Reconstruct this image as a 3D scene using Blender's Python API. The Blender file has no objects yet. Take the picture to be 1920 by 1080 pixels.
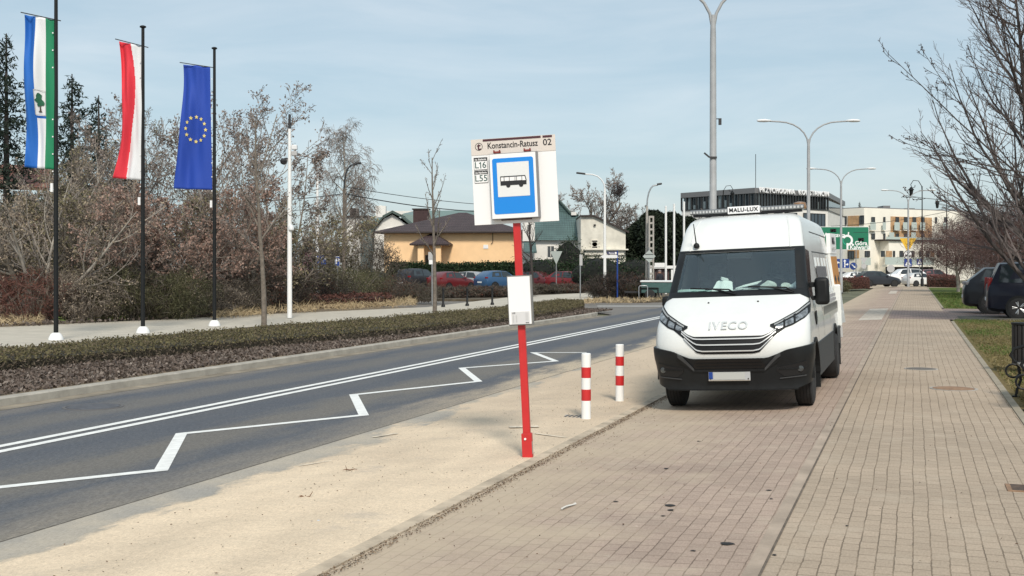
import bpy, bmesh, math, random
import numpy as np
from mathutils import Vector, Matrix, Euler
R = math.radians
SC = bpy.context.scene
COL = SC.collection
# ---------------------------------------------------------------- camera, sky, sun, exposure
FPX, HOR, EYE = 2150.0, 502.0, 1.75
cam_data = bpy.data.cameras.new("camera"); cam = bpy.data.objects.new("camera", cam_data); COL.objects.link(cam)
cam.location = (0, 0, EYE); cam.rotation_euler = (R(90), 0, 0)
cam_data.sensor_width = 36; cam_data.lens = FPX / 1920 * 36; cam_data.shift_y = -(540 - HOR) / 1920
cam_data.clip_start = 0.1; cam_data.clip_end = 3000
SC.camera = cam
SUN_EL, SUN_AZ = R(43), R(172)      # azimuth clockwise from +Y: nearly behind the camera
world = bpy.data.worlds.new("World"); SC.world = world; world.use_nodes = True
wn, wl = world.node_tree.nodes, world.node_tree.links
bg = wn["Background"]; bg.inputs[1].default_value = 0.135
sky = wn.new("ShaderNodeTexSky"); sky.sky_type = 'NISHITA'; sky.sun_disc = False
sky.sun_elevation = SUN_EL; sky.sun_rotation = SUN_AZ; sky.air_density = 1.0; sky.dust_density = 1.6; sky.ozone_density = 1.6
tc = wn.new("ShaderNodeTexCoord"); mp = wn.new("ShaderNodeMapping"); mp.inputs['Scale'].default_value = (1.6, 1.6, 9.0)
mp.inputs['Rotation'].default_value = (0.0, R(9), 0.3)
nz = wn.new("ShaderNodeTexNoise"); nz.inputs['Scale'].default_value = 2.4; nz.inputs['Detail'].default_value = 8; nz.inputs['Roughness'].default_value = .58
nz.inputs['Distortion'].default_value = .5
cr = wn.new("ShaderNodeValToRGB"); cr.color_ramp.elements[0].position = .36; cr.color_ramp.elements[1].position = .74
cr.color_ramp.elements[0].color = (2.12, 2.68, 2.92, 1); cr.color_ramp.elements[1].color = (2.95, 3.28, 3.37, 1)
mx = wn.new("ShaderNodeMix"); mx.data_type = 'RGBA'; mx.inputs['Factor'].default_value = .78
wl.new(tc.outputs['Generated'], mp.inputs['Vector']); wl.new(mp.outputs[0], nz.inputs['Vector']); wl.new(nz.outputs[0], cr.inputs[0])
wl.new(cr.outputs[0], mx.inputs['B']); wl.new(sky.outputs[0], mx.inputs['A']); wl.new(mx.outputs['Result'], bg.inputs[0])
sd = bpy.data.lights.new("sun", 'SUN'); sd.energy = 2.05; sd.angle = R(11); sd.color = (1, .925, .81)
sun = bpy.data.objects.new("sun", sd); COL.objects.link(sun)
sdir = Vector((math.sin(SUN_AZ) * math.cos(SUN_EL), math.cos(SUN_AZ) * math.cos(SUN_EL), math.sin(SUN_EL)))
sun.rotation_euler = sdir.to_track_quat('Z', 'Y').to_euler(); sun.location = (0, 0, 60)
vs = SC.view_settings; vs.view_transform = 'Standard'; vs.look = 'None'; vs.gamma = 1; vs.use_curve_mapping = False; vs.exposure = 0.66
# ---------------------------------------------------------------- frame of the street: u across the path, s along it
PHI = math.atan(752 / FPX); SP, CP = math.sin(PHI), math.cos(PHI)
def W(u, s, z=0.0): return Vector((s * SP + u * CP, s * CP - u * SP, z))
def US(v): return (v.x * CP - v.y * SP, v.x * SP + v.y * CP)
def G(px, py, z=0.0):
    d = FPX * (EYE - z) / (py - HOR); return Vector(((px - 960) / FPX * d, d, z))
def A(px, py, d): return Vector(((px - 960) / FPX * d, d, EYE - (py - HOR) / FPX * d))
def zpath(u):
    if u > -0.9: return 0.0
    if u > -3.45: return (u + .9) * .0431
    return -0.11 - (-3.45 - u) * .012
# ---------------------------------------------------------------- text meshes are made first, while the scene is empty
TXT = {}
def make_text(key, body, size, offset=0.0, extrude=.0008, align='CENTER', space=1.0):
    c = bpy.data.curves.new("t", 'FONT'); c.body = body; c.size = size; c.offset = offset; c.extrude = extrude
    c.align_x = align; c.align_y = 'CENTER'; c.space_character = space; c.resolution_u = 3
    o = bpy.data.objects.new("t", c); COL.objects.link(o); TXT[key] = (o, c)
make_text('stop', 'Konstancin-Ratusz', .072, .0012); make_text('02', '02', .088, .0012)
make_text('zad', 'na \u017c\u0105danie', .026, .0006); make_text('L', 'L', .088, .0002); make_text('6', '6', .088, .0002); make_text('L55', 'L55', .088, .0002)
make_text('tt', 't', .10, .003); make_text('tl', 'L55', .022, .0006); make_text('tw', 'WTP', .014, .001)
make_text('malu', 'MALU-LUX', .155, .004, space=1.1); make_text('malud', 'MALU-LUX', .12, .002); make_text('iveco', 'IVECO', .16, .003, .012, space=1.15)
make_text('clinic', 'PRZYCHODNIA  KONSTANCIN', 1.22, .03, .08, space=1.22)
make_text('gora', 'G\u00f3ra', .62, .014); make_text('kalw', 'Kalwaria', .62, .014); make_text('wars', 'Warszawa', .62, .014); make_text('724', '724', .42, .01)
make_text('P', 'P', .42, .01); make_text('rat', 'Ratusz', .12, .002); make_text('MX', 'MX', .2, .006)
bpy.context.view_layer.update()
dg = bpy.context.evaluated_depsgraph_get()
for k, (o, c) in list(TXT.items()):
    TXT[k] = bpy.data.meshes.new_from_object(o.evaluated_get(dg)); bpy.data.objects.remove(o); bpy.data.curves.remove(c)
FACE = Matrix(((1, 0, 0, 0), (0, 0, -1, 0), (0, 1, 0, 0), (0, 0, 0, 1)))   # lettering upright, facing -y
# ---------------------------------------------------------------- object helpers
def fin(o, parent):
    COL.objects.link(o)
    if parent is not None: o.parent = parent
    return o
def tag(o, label=None, cat=None, group=None, kind=None):
    if label: o['label'] = label
    if cat: o['category'] = cat
    if group: o['group'] = group
    if kind: o['kind'] = kind
    return o
def thing(name, label, cat, loc=(0, 0, 0), rz=0.0, group=None):
    o = bpy.data.objects.new(name, None); o.empty_display_size = .2; COL.objects.link(o)
    o.location = loc; o.rotation_euler = (0, 0, rz); return tag(o, label, cat, group)
def text(key, name, m, parent, x, y, z, rot=None, copy=False):
    me = TXT[key].copy() if copy or TXT[key].users else TXT[key]
    me.transform(FACE); me.materials.clear(); me.materials.append(m)
    o = bpy.data.objects.new(name, me); o.location = (x, y, z)
    if rot: o.rotation_euler = rot
    return fin(o, parent)
def kids(o): return [c for c in bpy.data.objects if c.parent == o]
def dup(root, loc, rz, label=None, group=None):
    r = root.copy(); COL.objects.link(r); r.location = loc; r.rotation_euler = (0, 0, rz)
    if label: r['label'] = label
    if group: r['group'] = group
    for ch in kids(root):
        c = ch.copy(); COL.objects.link(c); c.parent = r
        for g in kids(ch):
            d = g.copy(); COL.objects.link(d); d.parent = c
    return r
class MB:
    def __init__(s): s.v = []; s.f = []; s.m = []; s.cur = 0
    def add(s, vs, fs):
        b = len(s.v); s.v.extend([tuple(p) for p in vs])
        for f in fs: s.f.append(tuple(b + i for i in f)); s.m.append(s.cur)
        return s
    def box(s, c, d, rot=None):
        x, y, z = d[0] / 2, d[1] / 2, d[2] / 2
        ps = [Vector((a * x, b * y, e * z)) for e in (-1, 1) for b in (-1, 1) for a in (-1, 1)]
        if rot is not None:
            q = Euler(rot).to_matrix(); ps = [q @ p for p in ps]
        c = Vector(c)
        return s.add([p + c for p in ps], [(0, 2, 3, 1), (4, 5, 7, 6), (0, 1, 5, 4), (1, 3, 7, 5), (3, 2, 6, 7), (2, 0, 4, 6)])
    def tube(s, pts, rad, n=8, cap=True):
        pts = [Vector(p) for p in pts]; k = len(pts)
        if not isinstance(rad, (list, tuple)): rad = [rad] * k
        t0 = (pts[1] - pts[0]).normalized(); up = Vector((0, 0, 1)) if abs(t0.z) < .9 else Vector((1, 0, 0))
        a = t0.cross(up).normalized(); vs = []
        for i, p in enumerate(pts):
            t = (pts[min(i + 1, k - 1)] - pts[max(i - 1, 0)]).normalized()
            a = (a - t * a.dot(t)).normalized(); b = t.cross(a)
            for j in range(n):
                an = 2 * math.pi * j / n; vs.append(p + (a * math.cos(an) + b * math.sin(an)) * rad[i])
        fs = [(i * n + j, i * n + (j + 1) % n, (i + 1) * n + (j + 1) % n, (i + 1) * n + j) for i in range(k - 1) for j in range(n)]
        if cap: fs += [tuple(range(n - 1, -1, -1)), tuple((k - 1) * n + j for j in range(n))]
        return s.add(vs, fs)
    def lathe(s, prof, n=16, axis='z', c=(0, 0, 0)):
        vs = []; c = Vector(c)
        for r, h in prof:
            for j in range(n):
                an = 2 * math.pi * j / n; x, y = r * math.cos(an), r * math.sin(an)
                vs.append(c + (Vector((x, y, h)) if axis == 'z' else Vector((h, x, y)) if axis == 'x' else Vector((y, h, x))))
        k = len(prof)
        fs = [(i * n + j, i * n + (j + 1) % n, (i + 1) * n + (j + 1) % n, (i + 1) * n + j) for i in range(k - 1) for j in range(n)]
        fs += [tuple(range(n - 1, -1, -1)), tuple((k - 1) * n + j for j in range(n))]
        return s.add(vs, fs)
    def prism(s, poly, y0, y1):           # polygon in x,z (counter-clockwise seen from -y) between y0 and y1
        n = len(poly)
        vs = [(p[0], y0, p[1]) for p in poly] + [(p[0], y1, p[1]) for p in poly]
        return s.add(vs, [tuple(range(n)), tuple(range(2 * n - 1, n - 1, -1))] + [(i, i + n, (i + 1) % n + n, (i + 1) % n) for i in range(n)])
    def slab(s, poly, z0, z1):            # polygon in x,y, extruded up
        n = len(poly)
        vs = [(p[0], p[1], z0) for p in poly] + [(p[0], p[1], z1) for p in poly]
        return s.add(vs, [tuple(range(n - 1, -1, -1)), tuple(range(n, 2 * n))] + [(i, (i + 1) % n, (i + 1) % n + n, i + n) for i in range(n)])
    def grid(s, fn, nu, nv):
        vs = [fn(i / nu, j / nv) for j in range(nv + 1) for i in range(nu + 1)]
        return s.add(vs, [(j * (nu + 1) + i, j * (nu + 1) + i + 1, (j + 1) * (nu + 1) + i + 1, (j + 1) * (nu + 1) + i) for j in range(nv) for i in range(nu)])
    def build(s, name, mats, parent=None, smooth=None, bevel=0, loc=None, rz=None, seg=2):
        me = bpy.data.meshes.new(name); me.from_pydata(s.v, [], s.f)
        for m in (mats if isinstance(mats, (list, tuple)) else [mats]): me.materials.append(m)
        if len(me.materials) > 1: me.polygons.foreach_set('material_index', s.m)
        if smooth is not None:
            me.polygons.foreach_set('use_smooth', [True] * len(me.polygons)); me.set_sharp_from_angle(angle=R(smooth))
        me.update()
        o = bpy.data.objects.new(name, me); fin(o, parent)
        if loc is not None: o.location = loc
        if rz is not None: o.rotation_euler = (0, 0, rz)
        if bevel:
            b = o.modifiers.new('edge', 'BEVEL'); b.width = bevel; b.segments = seg; b.limit_method = 'ANGLE'; b.angle_limit = R(40)
        return o
def quads(name, P, mat, parent=None):          # P: (n,4,3) array -> one mesh of loose quads
    n = len(P); me = bpy.data.meshes.new(name); me.vertices.add(n * 4); me.vertices.foreach_set('co', P.astype(np.float32).ravel())
    me.loops.add(n * 4); me.loops.foreach_set('vertex_index', np.arange(n * 4, dtype=np.int32))
    me.polygons.add(n); me.polygons.foreach_set('loop_start', np.arange(0, n * 4, 4, dtype=np.int32))
    me.materials.append(mat); me.update(calc_edges=True); me.validate()
    return fin(bpy.data.objects.new(name, me), parent)
def leaf_quads(rg, C, length, width, up=0.0, vert=0.0):
    n = len(C); d = rg.normal(size=(n, 3)); d[:, 2] = d[:, 2] * (1 - vert) + vert * np.abs(rg.normal(size=n)) * 2.0 + up
    d /= np.linalg.norm(d, axis=1)[:, None]; e = np.cross(d, rg.normal(size=(n, 3))); e /= np.linalg.norm(e, axis=1)[:, None]
    L = (length * rg.uniform(.6, 1.4, n))[:, None] * d / 2; Wd = (width * rg.uniform(.6, 1.4, n))[:, None] * e / 2
    return np.stack([C - L - Wd * .5, C - L * .2 + Wd, C + L + Wd * .15, C + L * .1 - Wd], axis=1)
# ---------------------------------------------------------------- materials
MATS = {}
def mat(name, color, rough=.6, metal=0.0, spec=.5, noise=0.0, nscale=8.0, bump=0.0, bscale=40.0, coat=0.0, emit=None, trans=None):
    if name in MATS: return MATS[name]
    m = bpy.data.materials.new(name); m.use_nodes = True; MATS[name] = m
    n, l = m.node_tree.nodes, m.node_tree.links; b = n['Principled BSDF']
    c = (*color, 1) if len(color) == 3 else color
    b.inputs['Base Color'].default_value = c; b.inputs['Roughness'].default_value = rough; b.inputs['Metallic'].default_value = metal
    b.inputs['Specular IOR Level'].default_value = spec; b.inputs['Coat Weight'].default_value = coat; b.inputs['Coat Roughness'].default_value = .04
    if noise or bump:
        t = n.new('ShaderNodeTexCoord')
    if noise:
        x = n.new('ShaderNodeTexNoise'); x.inputs['Scale'].default_value = nscale; x.inputs['Detail'].default_value = 6; x.inputs['Roughness'].default_value = .6
        r = n.new('ShaderNodeMapRange'); r.inputs['From Min'].default_value = .3; r.inputs['From Max'].default_value = .7
        r.inputs['To Min'].default_value = 1 - noise; r.inputs['To Max'].default_value = 1 + noise
        q = n.new('ShaderNodeVectorMath'); q.operation = 'SCALE'; q.inputs[0].default_value = c[:3]
        l.new(t.outputs['Object'], x.inputs['Vector']); l.new(x.outputs[0], r.inputs['Value']); l.new(r.outputs[0], q.inputs['Scale']); l.new(q.outputs[0], b.inputs['Base Color'])
    if bump:
        x = n.new('ShaderNodeTexNoise'); x.inputs['Scale'].default_value = bscale; x.inputs['Detail'].default_value = 5
        u = n.new('ShaderNodeBump'); u.inputs['Strength'].default_value = bump; u.inputs['Distance'].default_value = .02
        l.new(t.outputs['Object'], x.inputs['Vector']); l.new(x.outputs[0], u.inputs['Height']); l.new(u.outputs[0], b.inputs['Normal'])
    return m
def leafmat(name, cols, rough=.7, trans=.25, noise=True):      # colour varies from leaf to leaf
    if name in MATS: return MATS[name]
    m = bpy.data.materials.new(name); m.use_nodes = True; MATS[name] = m
    n, l = m.node_tree.nodes, m.node_tree.links; b = n['Principled BSDF']
    g = n.new('ShaderNodeNewGeometry'); r = n.new('ShaderNodeValToRGB'); e = r.color_ramp.elements
    e[0].color = (*cols[0], 1); e[1].color = (*cols[-1], 1)
    for i, c in enumerate(cols[1:-1]): e.new((i + 1) / (len(cols) - 1)).color = (*c, 1)
    l.new(g.outputs['Random Per Island'], r.inputs[0]); l.new(r.outputs[0], b.inputs['Base Color'])
    b.inputs['Roughness'].default_value = rough; b.inputs['Specular IOR Level'].default_value = .25
    if trans:
        t = n.new('ShaderNodeBsdfTranslucent'); x = n.new('ShaderNodeMixShader'); x.inputs[0].default_value = trans
        l.new(r.outputs[0], t.inputs[0]); l.new(b.outputs[0], x.inputs[1]); l.new(t.outputs[0], x.inputs[2]); l.new(x.outputs[0], n['Material Output'].inputs[0])
    return m
def nodes_of(name):
    m = bpy.data.materials.new(name); m.use_nodes = True; MATS[name] = m
    n, l = m.node_tree.nodes, m.node_tree.links
    return m, n, l, n['Principled BSDF']
def nnoise(n, l, vec, scale, detail=5, rough=.6):
    x = n.new('ShaderNodeTexNoise'); x.inputs['Scale'].default_value = scale; x.inputs['Detail'].default_value = detail; x.inputs['Roughness'].default_value = rough
    l.new(vec, x.inputs['Vector']); return x.outputs[0]
def nrange(n, l, v, a, b, c, d):
    r = n.new('ShaderNodeMapRange'); r.inputs['From Min'].default_value = a; r.inputs['From Max'].default_value = b
    r.inputs['To Min'].default_value = c; r.inputs['To Max'].default_value = d; l.new(v, r.inputs['Value']); return r.outputs[0]
def nmix(n, l, f, a, b, mode='MIX'):
    x = n.new('ShaderNodeMix'); x.data_type = 'RGBA'; x.blend_type = mode
    for sock, val in ((x.inputs['Factor'], f), (x.inputs['A'], a), (x.inputs['B'], b)):
        if isinstance(val, (int, float)): sock.default_value = val
        elif isinstance(val, tuple): sock.default_value = (*val, 1)
        else: l.new(val, sock)
    return x.outputs['Result']
def nmath(n, l, op, a, b=None):
    x = n.new('ShaderNodeMath'); x.operation = op
    for i, v in enumerate((a, b)):
        if v is None: continue
        if isinstance(v, (int, float)): x.inputs[i].default_value = v
        else: l.new(v, x.inputs[i])
    return x.outputs[0]
def nbump(n, l, b, h, strength, dist=.01):
    u = n.new('ShaderNodeBump'); u.inputs['Strength'].default_value = strength; u.inputs['Distance'].default_value = dist
    l.new(h, u.inputs['Height']); l.new(u.outputs[0], b.inputs['Normal'])
def grain(n, l, o, sx, sy, lo, hi):
    st = n.new('ShaderNodeMapping'); st.inputs['Scale'].default_value = (sx, sy, 1); l.new(o, st.inputs[0])
    return nrange(n, l, nnoise(n, l, st.outputs[0], 1.0, 3, .75), .28, .72, lo, hi)
def paving(name, c1, c2, mortar, sandy=False):
    m, n, l, b = nodes_of(name)
    t = n.new('ShaderNodeTexCoord'); o = t.outputs['Object']
    sp = n.new('ShaderNodeSeparateXYZ'); l.new(o, sp.inputs[0]); cb = n.new('ShaderNodeCombineXYZ')
    wob = nrange(n, l, nnoise(n, l, o, .9, 3), 0, 1, -.02, .02); wob2 = nrange(n, l, nnoise(n, l, o, 14, 2), 0, 1, -.006, .006)
    l.new(nmath(n, l, 'ADD', sp.outputs[1], wob2), cb.inputs[0]); l.new(nmath(n, l, 'ADD', nmath(n, l, 'ADD', sp.outputs[0], wob), wob2), cb.inputs[1])
    k = n.new('ShaderNodeTexBrick'); l.new(cb.outputs[0], k.inputs['Vector']); k.inputs['Scale'].default_value = 1
    k.inputs['Brick Width'].default_value = .17; k.inputs['Row Height'].default_value = .104; k.inputs['Mortar Size'].default_value = .0052; k.inputs['Mortar Smooth'].default_value = .35
    k.inputs['Color1'].default_value = (*c1, 1); k.inputs['Color2'].default_value = (*c2, 1); l.new(nmix(n, l, nrange(n, l, nnoise(n, l, o, 2.3, 6, .7), .42, .62, 0, 1), tuple(c * .82 for c in mortar), tuple(min(1, c * 1.45) for c in mortar)), k.inputs['Mortar']); k.offset = .5
    big = nrange(n, l, nnoise(n, l, o, .45, 6), .3, .7, .86, 1.12); fine = nmath(n, l, 'MULTIPLY', grain(n, l, o, 70, 24, .84, 1.16), grain(n, l, o, 160, 70, .88, 1.12))
    v = n.new('ShaderNodeVectorMath'); v.operation = 'SCALE'; l.new(k.outputs[0], v.inputs[0]); l.new(nmath(n, l, 'MULTIPLY', big, fine), v.inputs['Scale'])
    col = v.outputs[0]
    patch = nrange(n, l, nnoise(n, l, o, 1.7, 7, .7), .52, .72, 0, .5)
    col = nmix(n, l, patch, col, (.50, .42, .33)); fleck = nrange(n, l, nnoise(n, l, o, 15, 5, .7), .67, .72, 0, .6); col = nmix(n, l, fleck, col, (.62, .54, .44)); speck = nrange(n, l, nnoise(n, l, o, 19, 4, .7), .70, .74, 0, .7); col = nmix(n, l, speck, col, (.07, .06, .05))
    stain = nrange(n, l, nnoise(n, l, o, 2.6, 8, .75), .66, .74, 0, .28)
    col = nmix(n, l, stain, col, (.10, .085, .07))
    if sandy:
        f = nrange(n, l, nmath(n, l, 'ADD', sp.outputs[0], nrange(n, l, nnoise(n, l, o, 1.1, 6, .7), .3, .7, -.9, .9)), -3.3, -1.6, .75, .0)
        col = nmix(n, l, f, col, (.50, .41, .30))
    l.new(col, b.inputs['Base Color']); b.inputs['Roughness'].default_value = .9; b.inputs['Specular IOR Level'].default_value = .25
    h = nmath(n, l, 'ADD', nmath(n, l, 'MULTIPLY', k.outputs['Fac'], -1.0), nmath(n, l, 'MULTIPLY', fine, .3))
    nbump(n, l, b, h, .5, .006); return m
M_GREY = paving('grey_paving', (.42, .335, .255), (.375, .30, .228), (.21, .165, .12))
M_PINK = paving('pink_paving', (.415, .318, .258), (.36, .277, .225), (.225, .17, .13), True)
M_PINK2 = paving('crossing_paving', (.27, .20, .18), (.23, .18, .165), (.13, .11, .09))
def nscale(n, l, col, f):
    v = n.new('ShaderNodeVectorMath'); v.operation = 'SCALE'; l.new(f, v.inputs['Scale'])
    if isinstance(col, tuple): v.inputs[0].default_value = col
    else: l.new(col, v.inputs[0])
    return v.outputs[0]
def mk_asphalt():
    m, n, l, b = nodes_of('asphalt'); t = n.new('ShaderNodeTexCoord'); o = t.outputs['Object']; sp = n.new('ShaderNodeSeparateXYZ'); l.new(o, sp.inputs[0]); u = sp.outputs[0]
    st = n.new('ShaderNodeMapping'); st.inputs['Scale'].default_value = (1.0, .22, 1); l.new(o, st.inputs[0])
    wob = nrange(n, l, nnoise(n, l, st.outputs[0], 2.2, 6, .65), .3, .7, -.28, .28); uw = nmath(n, l, 'ADD', u, wob)
    band = lambda c, w: nrange(n, l, nmath(n, l, 'ABSOLUTE', nmath(n, l, 'SUBTRACT', uw, c)), w * .3, w, 1, 0)
    col = nmix(n, l, nrange(n, l, nnoise(n, l, st.outputs[0], .9, 6), .35, .65, 0, 1), (.080, .088, .105), (.100, .105, .117))
    for c, w, k in ((-7.45, .62, .62), (-10.2, .6, .45), (-8.99, .5, .2)): col = nmix(n, l, nmath(n, l, 'MULTIPLY', band(c, w), k), col, (.185, .165, .135))
    dust = nrange(n, l, uw, -6.75, -5.95, 0, .7); col = nmix(n, l, dust, col, (.29, .25, .195))
    dust2 = nrange(n, l, uw, -11.0, -11.45, 0, .5); col = nmix(n, l, dust2, col, (.25, .215, .17))
    sandy = nmath(n, l, 'MULTIPLY', nrange(n, l, sp.outputs[1], 13, 19, 0, 1), nrange(n, l, nmath(n, l, 'ADD', uw, nmath(n, l, 'MULTIPLY', wob, .8)), -6.55, -6.05, 0, .85)); col = nmix(n, l, sandy, col, (.50, .41, .30))
    crack = nmath(n, l, 'LESS_THAN', nmath(n, l, 'ABSOLUTE', nmath(n, l, 'ADD', nmath(n, l, 'ADD', u, 5.972), nrange(n, l, nnoise(n, l, o, 3.0, 6, .7), .3, .7, -.008, .008))), .011); col = nmix(n, l, nmath(n, l, 'MULTIPLY', crack, .8), col, (.05, .042, .03))
    col = nscale(n, l, col, nmath(n, l, 'MULTIPLY', grain(n, l, o, 60, 16, .62, 1.42), grain(n, l, o, 150, 60, .8, 1.2)))
    vo = n.new('ShaderNodeTexVoronoi'); vo.inputs['Scale'].default_value = 26; l.new(o, vo.inputs['Vector']); spk = nrange(n, l, vo.outputs['Distance'], .10, .22, .5, 0); col = nmix(n, l, spk, col, (.24, .235, .225))
    l.new(col, b.inputs['Base Color']); b.inputs['Roughness'].default_value = .8; b.inputs['Specular IOR Level'].default_value = .35
    nbump(n, l, b, nnoise(n, l, o, 110, 3), .5, .01); return m
M_ASPH = mk_asphalt()
def mk_sand():
    m, n, l, b = nodes_of('sand'); t = n.new('ShaderNodeTexCoord'); o = t.outputs['Object']; far = n.new('ShaderNodeSeparateXYZ'); l.new(o, far.inputs[0]); u, s_ = far.outputs[0], far.outputs[1]
    st = n.new('ShaderNodeMapping'); st.inputs['Scale'].default_value = (1.6, .35, 1); st.inputs['Rotation'].default_value = (0, 0, .12); l.new(o, st.inputs[0])
    a = nrange(n, l, nnoise(n, l, st.outputs[0], 1.3, 8, .62), .36, .68, 0, 1); col = nmix(n, l, a, (.76, .62, .46), (.63, .515, .385))
    g = nrange(n, l, nnoise(n, l, o, 1.1, 8, .66), .60, .70, 0, .42); col = nmix(n, l, g, col, (.40, .36, .32))
    far_f = nrange(n, l, nmath(n, l, 'ADD', s_, nrange(n, l, nnoise(n, l, o, .8, 5), .3, .7, -3, 3)), 9, 17, 0, .5); col = nmix(n, l, far_f, col, (.42, .34, .265))
    pb = nrange(n, l, nnoise(n, l, o, 24, 4, .65), .69, .735, 0, .7); col = nmix(n, l, pb, col, (.19, .135, .09))
    # the concrete gutter shows where the sand thins out towards the road
    st2 = n.new('ShaderNodeMapping'); st2.inputs['Scale'].default_value = (1.0, .45, 1); l.new(o, st2.inputs[0])
    e = nmath(n, l, 'ADD', nmath(n, l, 'ADD', u, nmath(n, l, 'MULTIPLY', s_, .045)), nrange(n, l, nnoise(n, l, st2.outputs[0], 1.6, 9, .62), .3, .7, -.42, .42))
    cov = nrange(n, l, e, -5.22, -5.02, 0, 1); gc = nmix(n, l, nrange(n, l, nnoise(n, l, o, 1.5, 6), .35, .65, 0, 1), (.33, .31, .28), (.44, .39, .32))
    col = nmix(n, l, cov, gc, col)
    sp = nmath(n, l, 'MULTIPLY', grain(n, l, o, 70, 22, .82, 1.17), grain(n, l, o, 150, 70, .88, 1.12)); l.new(nscale(n, l, col, sp), b.inputs['Base Color']); b.inputs['Roughness'].default_value = .95; b.inputs['Specular IOR Level'].default_value = .1
    h = nmath(n, l, 'MULTIPLY', cov, nmath(n, l, 'ADD', nnoise(n, l, o, 9, 8, .7), nmath(n, l, 'MULTIPLY', nnoise(n, l, o, 80, 3), .35))); nbump(n, l, b, h, .6, .035); return m
M_SAND = mk_sand()
M_KERB = mat('kerb_concrete', (.36, .335, .29), .9, noise=.22, nscale=3, bump=.3, bscale=60)
M_KERBD = mat('kerb_dirty', (.25, .215, .165), .92, noise=.35, nscale=2.5, bump=.4, bscale=50)
M_GUTTER = mat('gutter_concrete', (.33, .31, .285), .9, noise=.2, nscale=2.0, bump=.3, bscale=70)
M_PAVE = mat('far_paving', (.47, .43, .36), .9, noise=.12, nscale=1.5, bump=.2)
M_SOIL = mat('soil', (.10, .08, .055), .95, noise=.5, nscale=1.6, bump=.6, bscale=14)
M_DRYSOIL = mat('leaf_litter', (.17, .13, .085), .95, noise=.5, nscale=2.2, bump=.6, bscale=12)
M_GROUND = mat('earth', (.12, .12, .07), .95, noise=.4, nscale=.4)
M_PAINT = mat('road_paint', (.80, .80, .775), .6, noise=.13, nscale=9, bump=.3, bscale=70)
def mk_lawn():
    m, n, l, b = nodes_of('lawn'); t = n.new('ShaderNodeTexCoord'); o = t.outputs['Object']; sp = n.new('ShaderNodeSeparateXYZ'); l.new(o, sp.inputs[0])
    a = nrange(n, l, nmath(n, l, 'ADD', nmath(n, l, 'MULTIPLY', sp.outputs[1], .012), nnoise(n, l, o, .8, 7, .7)), .75, 1.25, 0, 1)
    col = nmix(n, l, a, (.20, .155, .075), (.095, .125, .035)); f = nrange(n, l, nnoise(n, l, o, 22, 4, .7), .3, .7, .6, 1.35)
    v = n.new('ShaderNodeVectorMath'); v.operation = 'SCALE'; l.new(col, v.inputs[0]); l.new(f, v.inputs['Scale']); l.new(v.outputs[0], b.inputs['Base Color'])
    b.inputs['Roughness'].default_value = .95; b.inputs['Specular IOR Level'].default_value = .1; nbump(n, l, b, nnoise(n, l, o, 40, 4), .8, .04); return m
M_LAWN = mk_lawn()
M_WHITE = mat('white_paint', (.80, .80, .79), .35); M_VAN = mat('van_white', (.72, .735, .72), .30, coat=.5, noise=.05, nscale=2.2)
M_BLACK = mat('black_plastic', (.009, .010, .011), .55, spec=.3, noise=.25, nscale=6); M_BUMP = mat('bumper_plastic', (.011, .0125, .014), .46, spec=.3, noise=.3, nscale=4, bump=.06, bscale=300)
M_RUB = mat('tyre_rubber', (.018, .018, .019), .82, noise=.3, nscale=10); M_DARK = mat('dark_metal', (.025, .025, .028), .5)
M_STEEL = mat('galvanised_steel', (.40, .41, .42), .42, metal=.75, noise=.12, nscale=5); M_GPOLE = mat('grey_pole_paint', (.34, .35, .36), .5, noise=.12, nscale=4)
M_CHROME = mat('chrome', (.7, .7, .7), .15, metal=1); M_ALU = mat('aluminium', (.55, .56, .57), .35, metal=.8)
M_RED = mat('red_paint', (.52, .022, .024), .42, noise=.1, nscale=6); M_BLUE = mat('sign_blue', (.004, .225, .70), .45); M_DBLUE = mat('dark_blue', (.008, .045, .24), .5)
M_SWHITE = mat('sign_white', (.82, .82, .825), .45); M_CREAMS = mat('sign_cream', (.66, .60, .55), .5); M_MAROON = mat('maroon', (.06, .012, .022), .5)
M_INK = mat('ink', (.012, .012, .014), .5); M_GREENT = mat('green_ink', (.01, .07, .06), .5); M_LGREY = mat('light_grey', (.42, .42, .42), .6); M_PANEL = mat('panel_grey', (.70, .71, .72), .5)
M_SGREEN = mat('sign_green', (.005, .16, .085), .5); M_YEL = mat('sign_yellow', (.75, .45, .03), .5); M_ORANGE = mat('orange_panel', (.46, .20, .035), .5)
M_CONC = mat('pole_concrete', (.36, .34, .31), .9, noise=.2, nscale=5, bump=.3)
M_WOODP = mat('weathered_timber', (.14, .115, .095), .9, noise=.3, nscale=7, bump=.3)
M_BARK = mat('bark', (.17, .145, .12), .95, noise=.35, nscale=9, bump=.6, bscale=30); M_BARKD = mat('dark_bark', (.055, .045, .042), .95, noise=.3, nscale=9, bump=.5, bscale=30)
M_BARKP = mat('pale_bark', (.30, .275, .24), .9, noise=.35, nscale=5, bump=.4)
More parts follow.
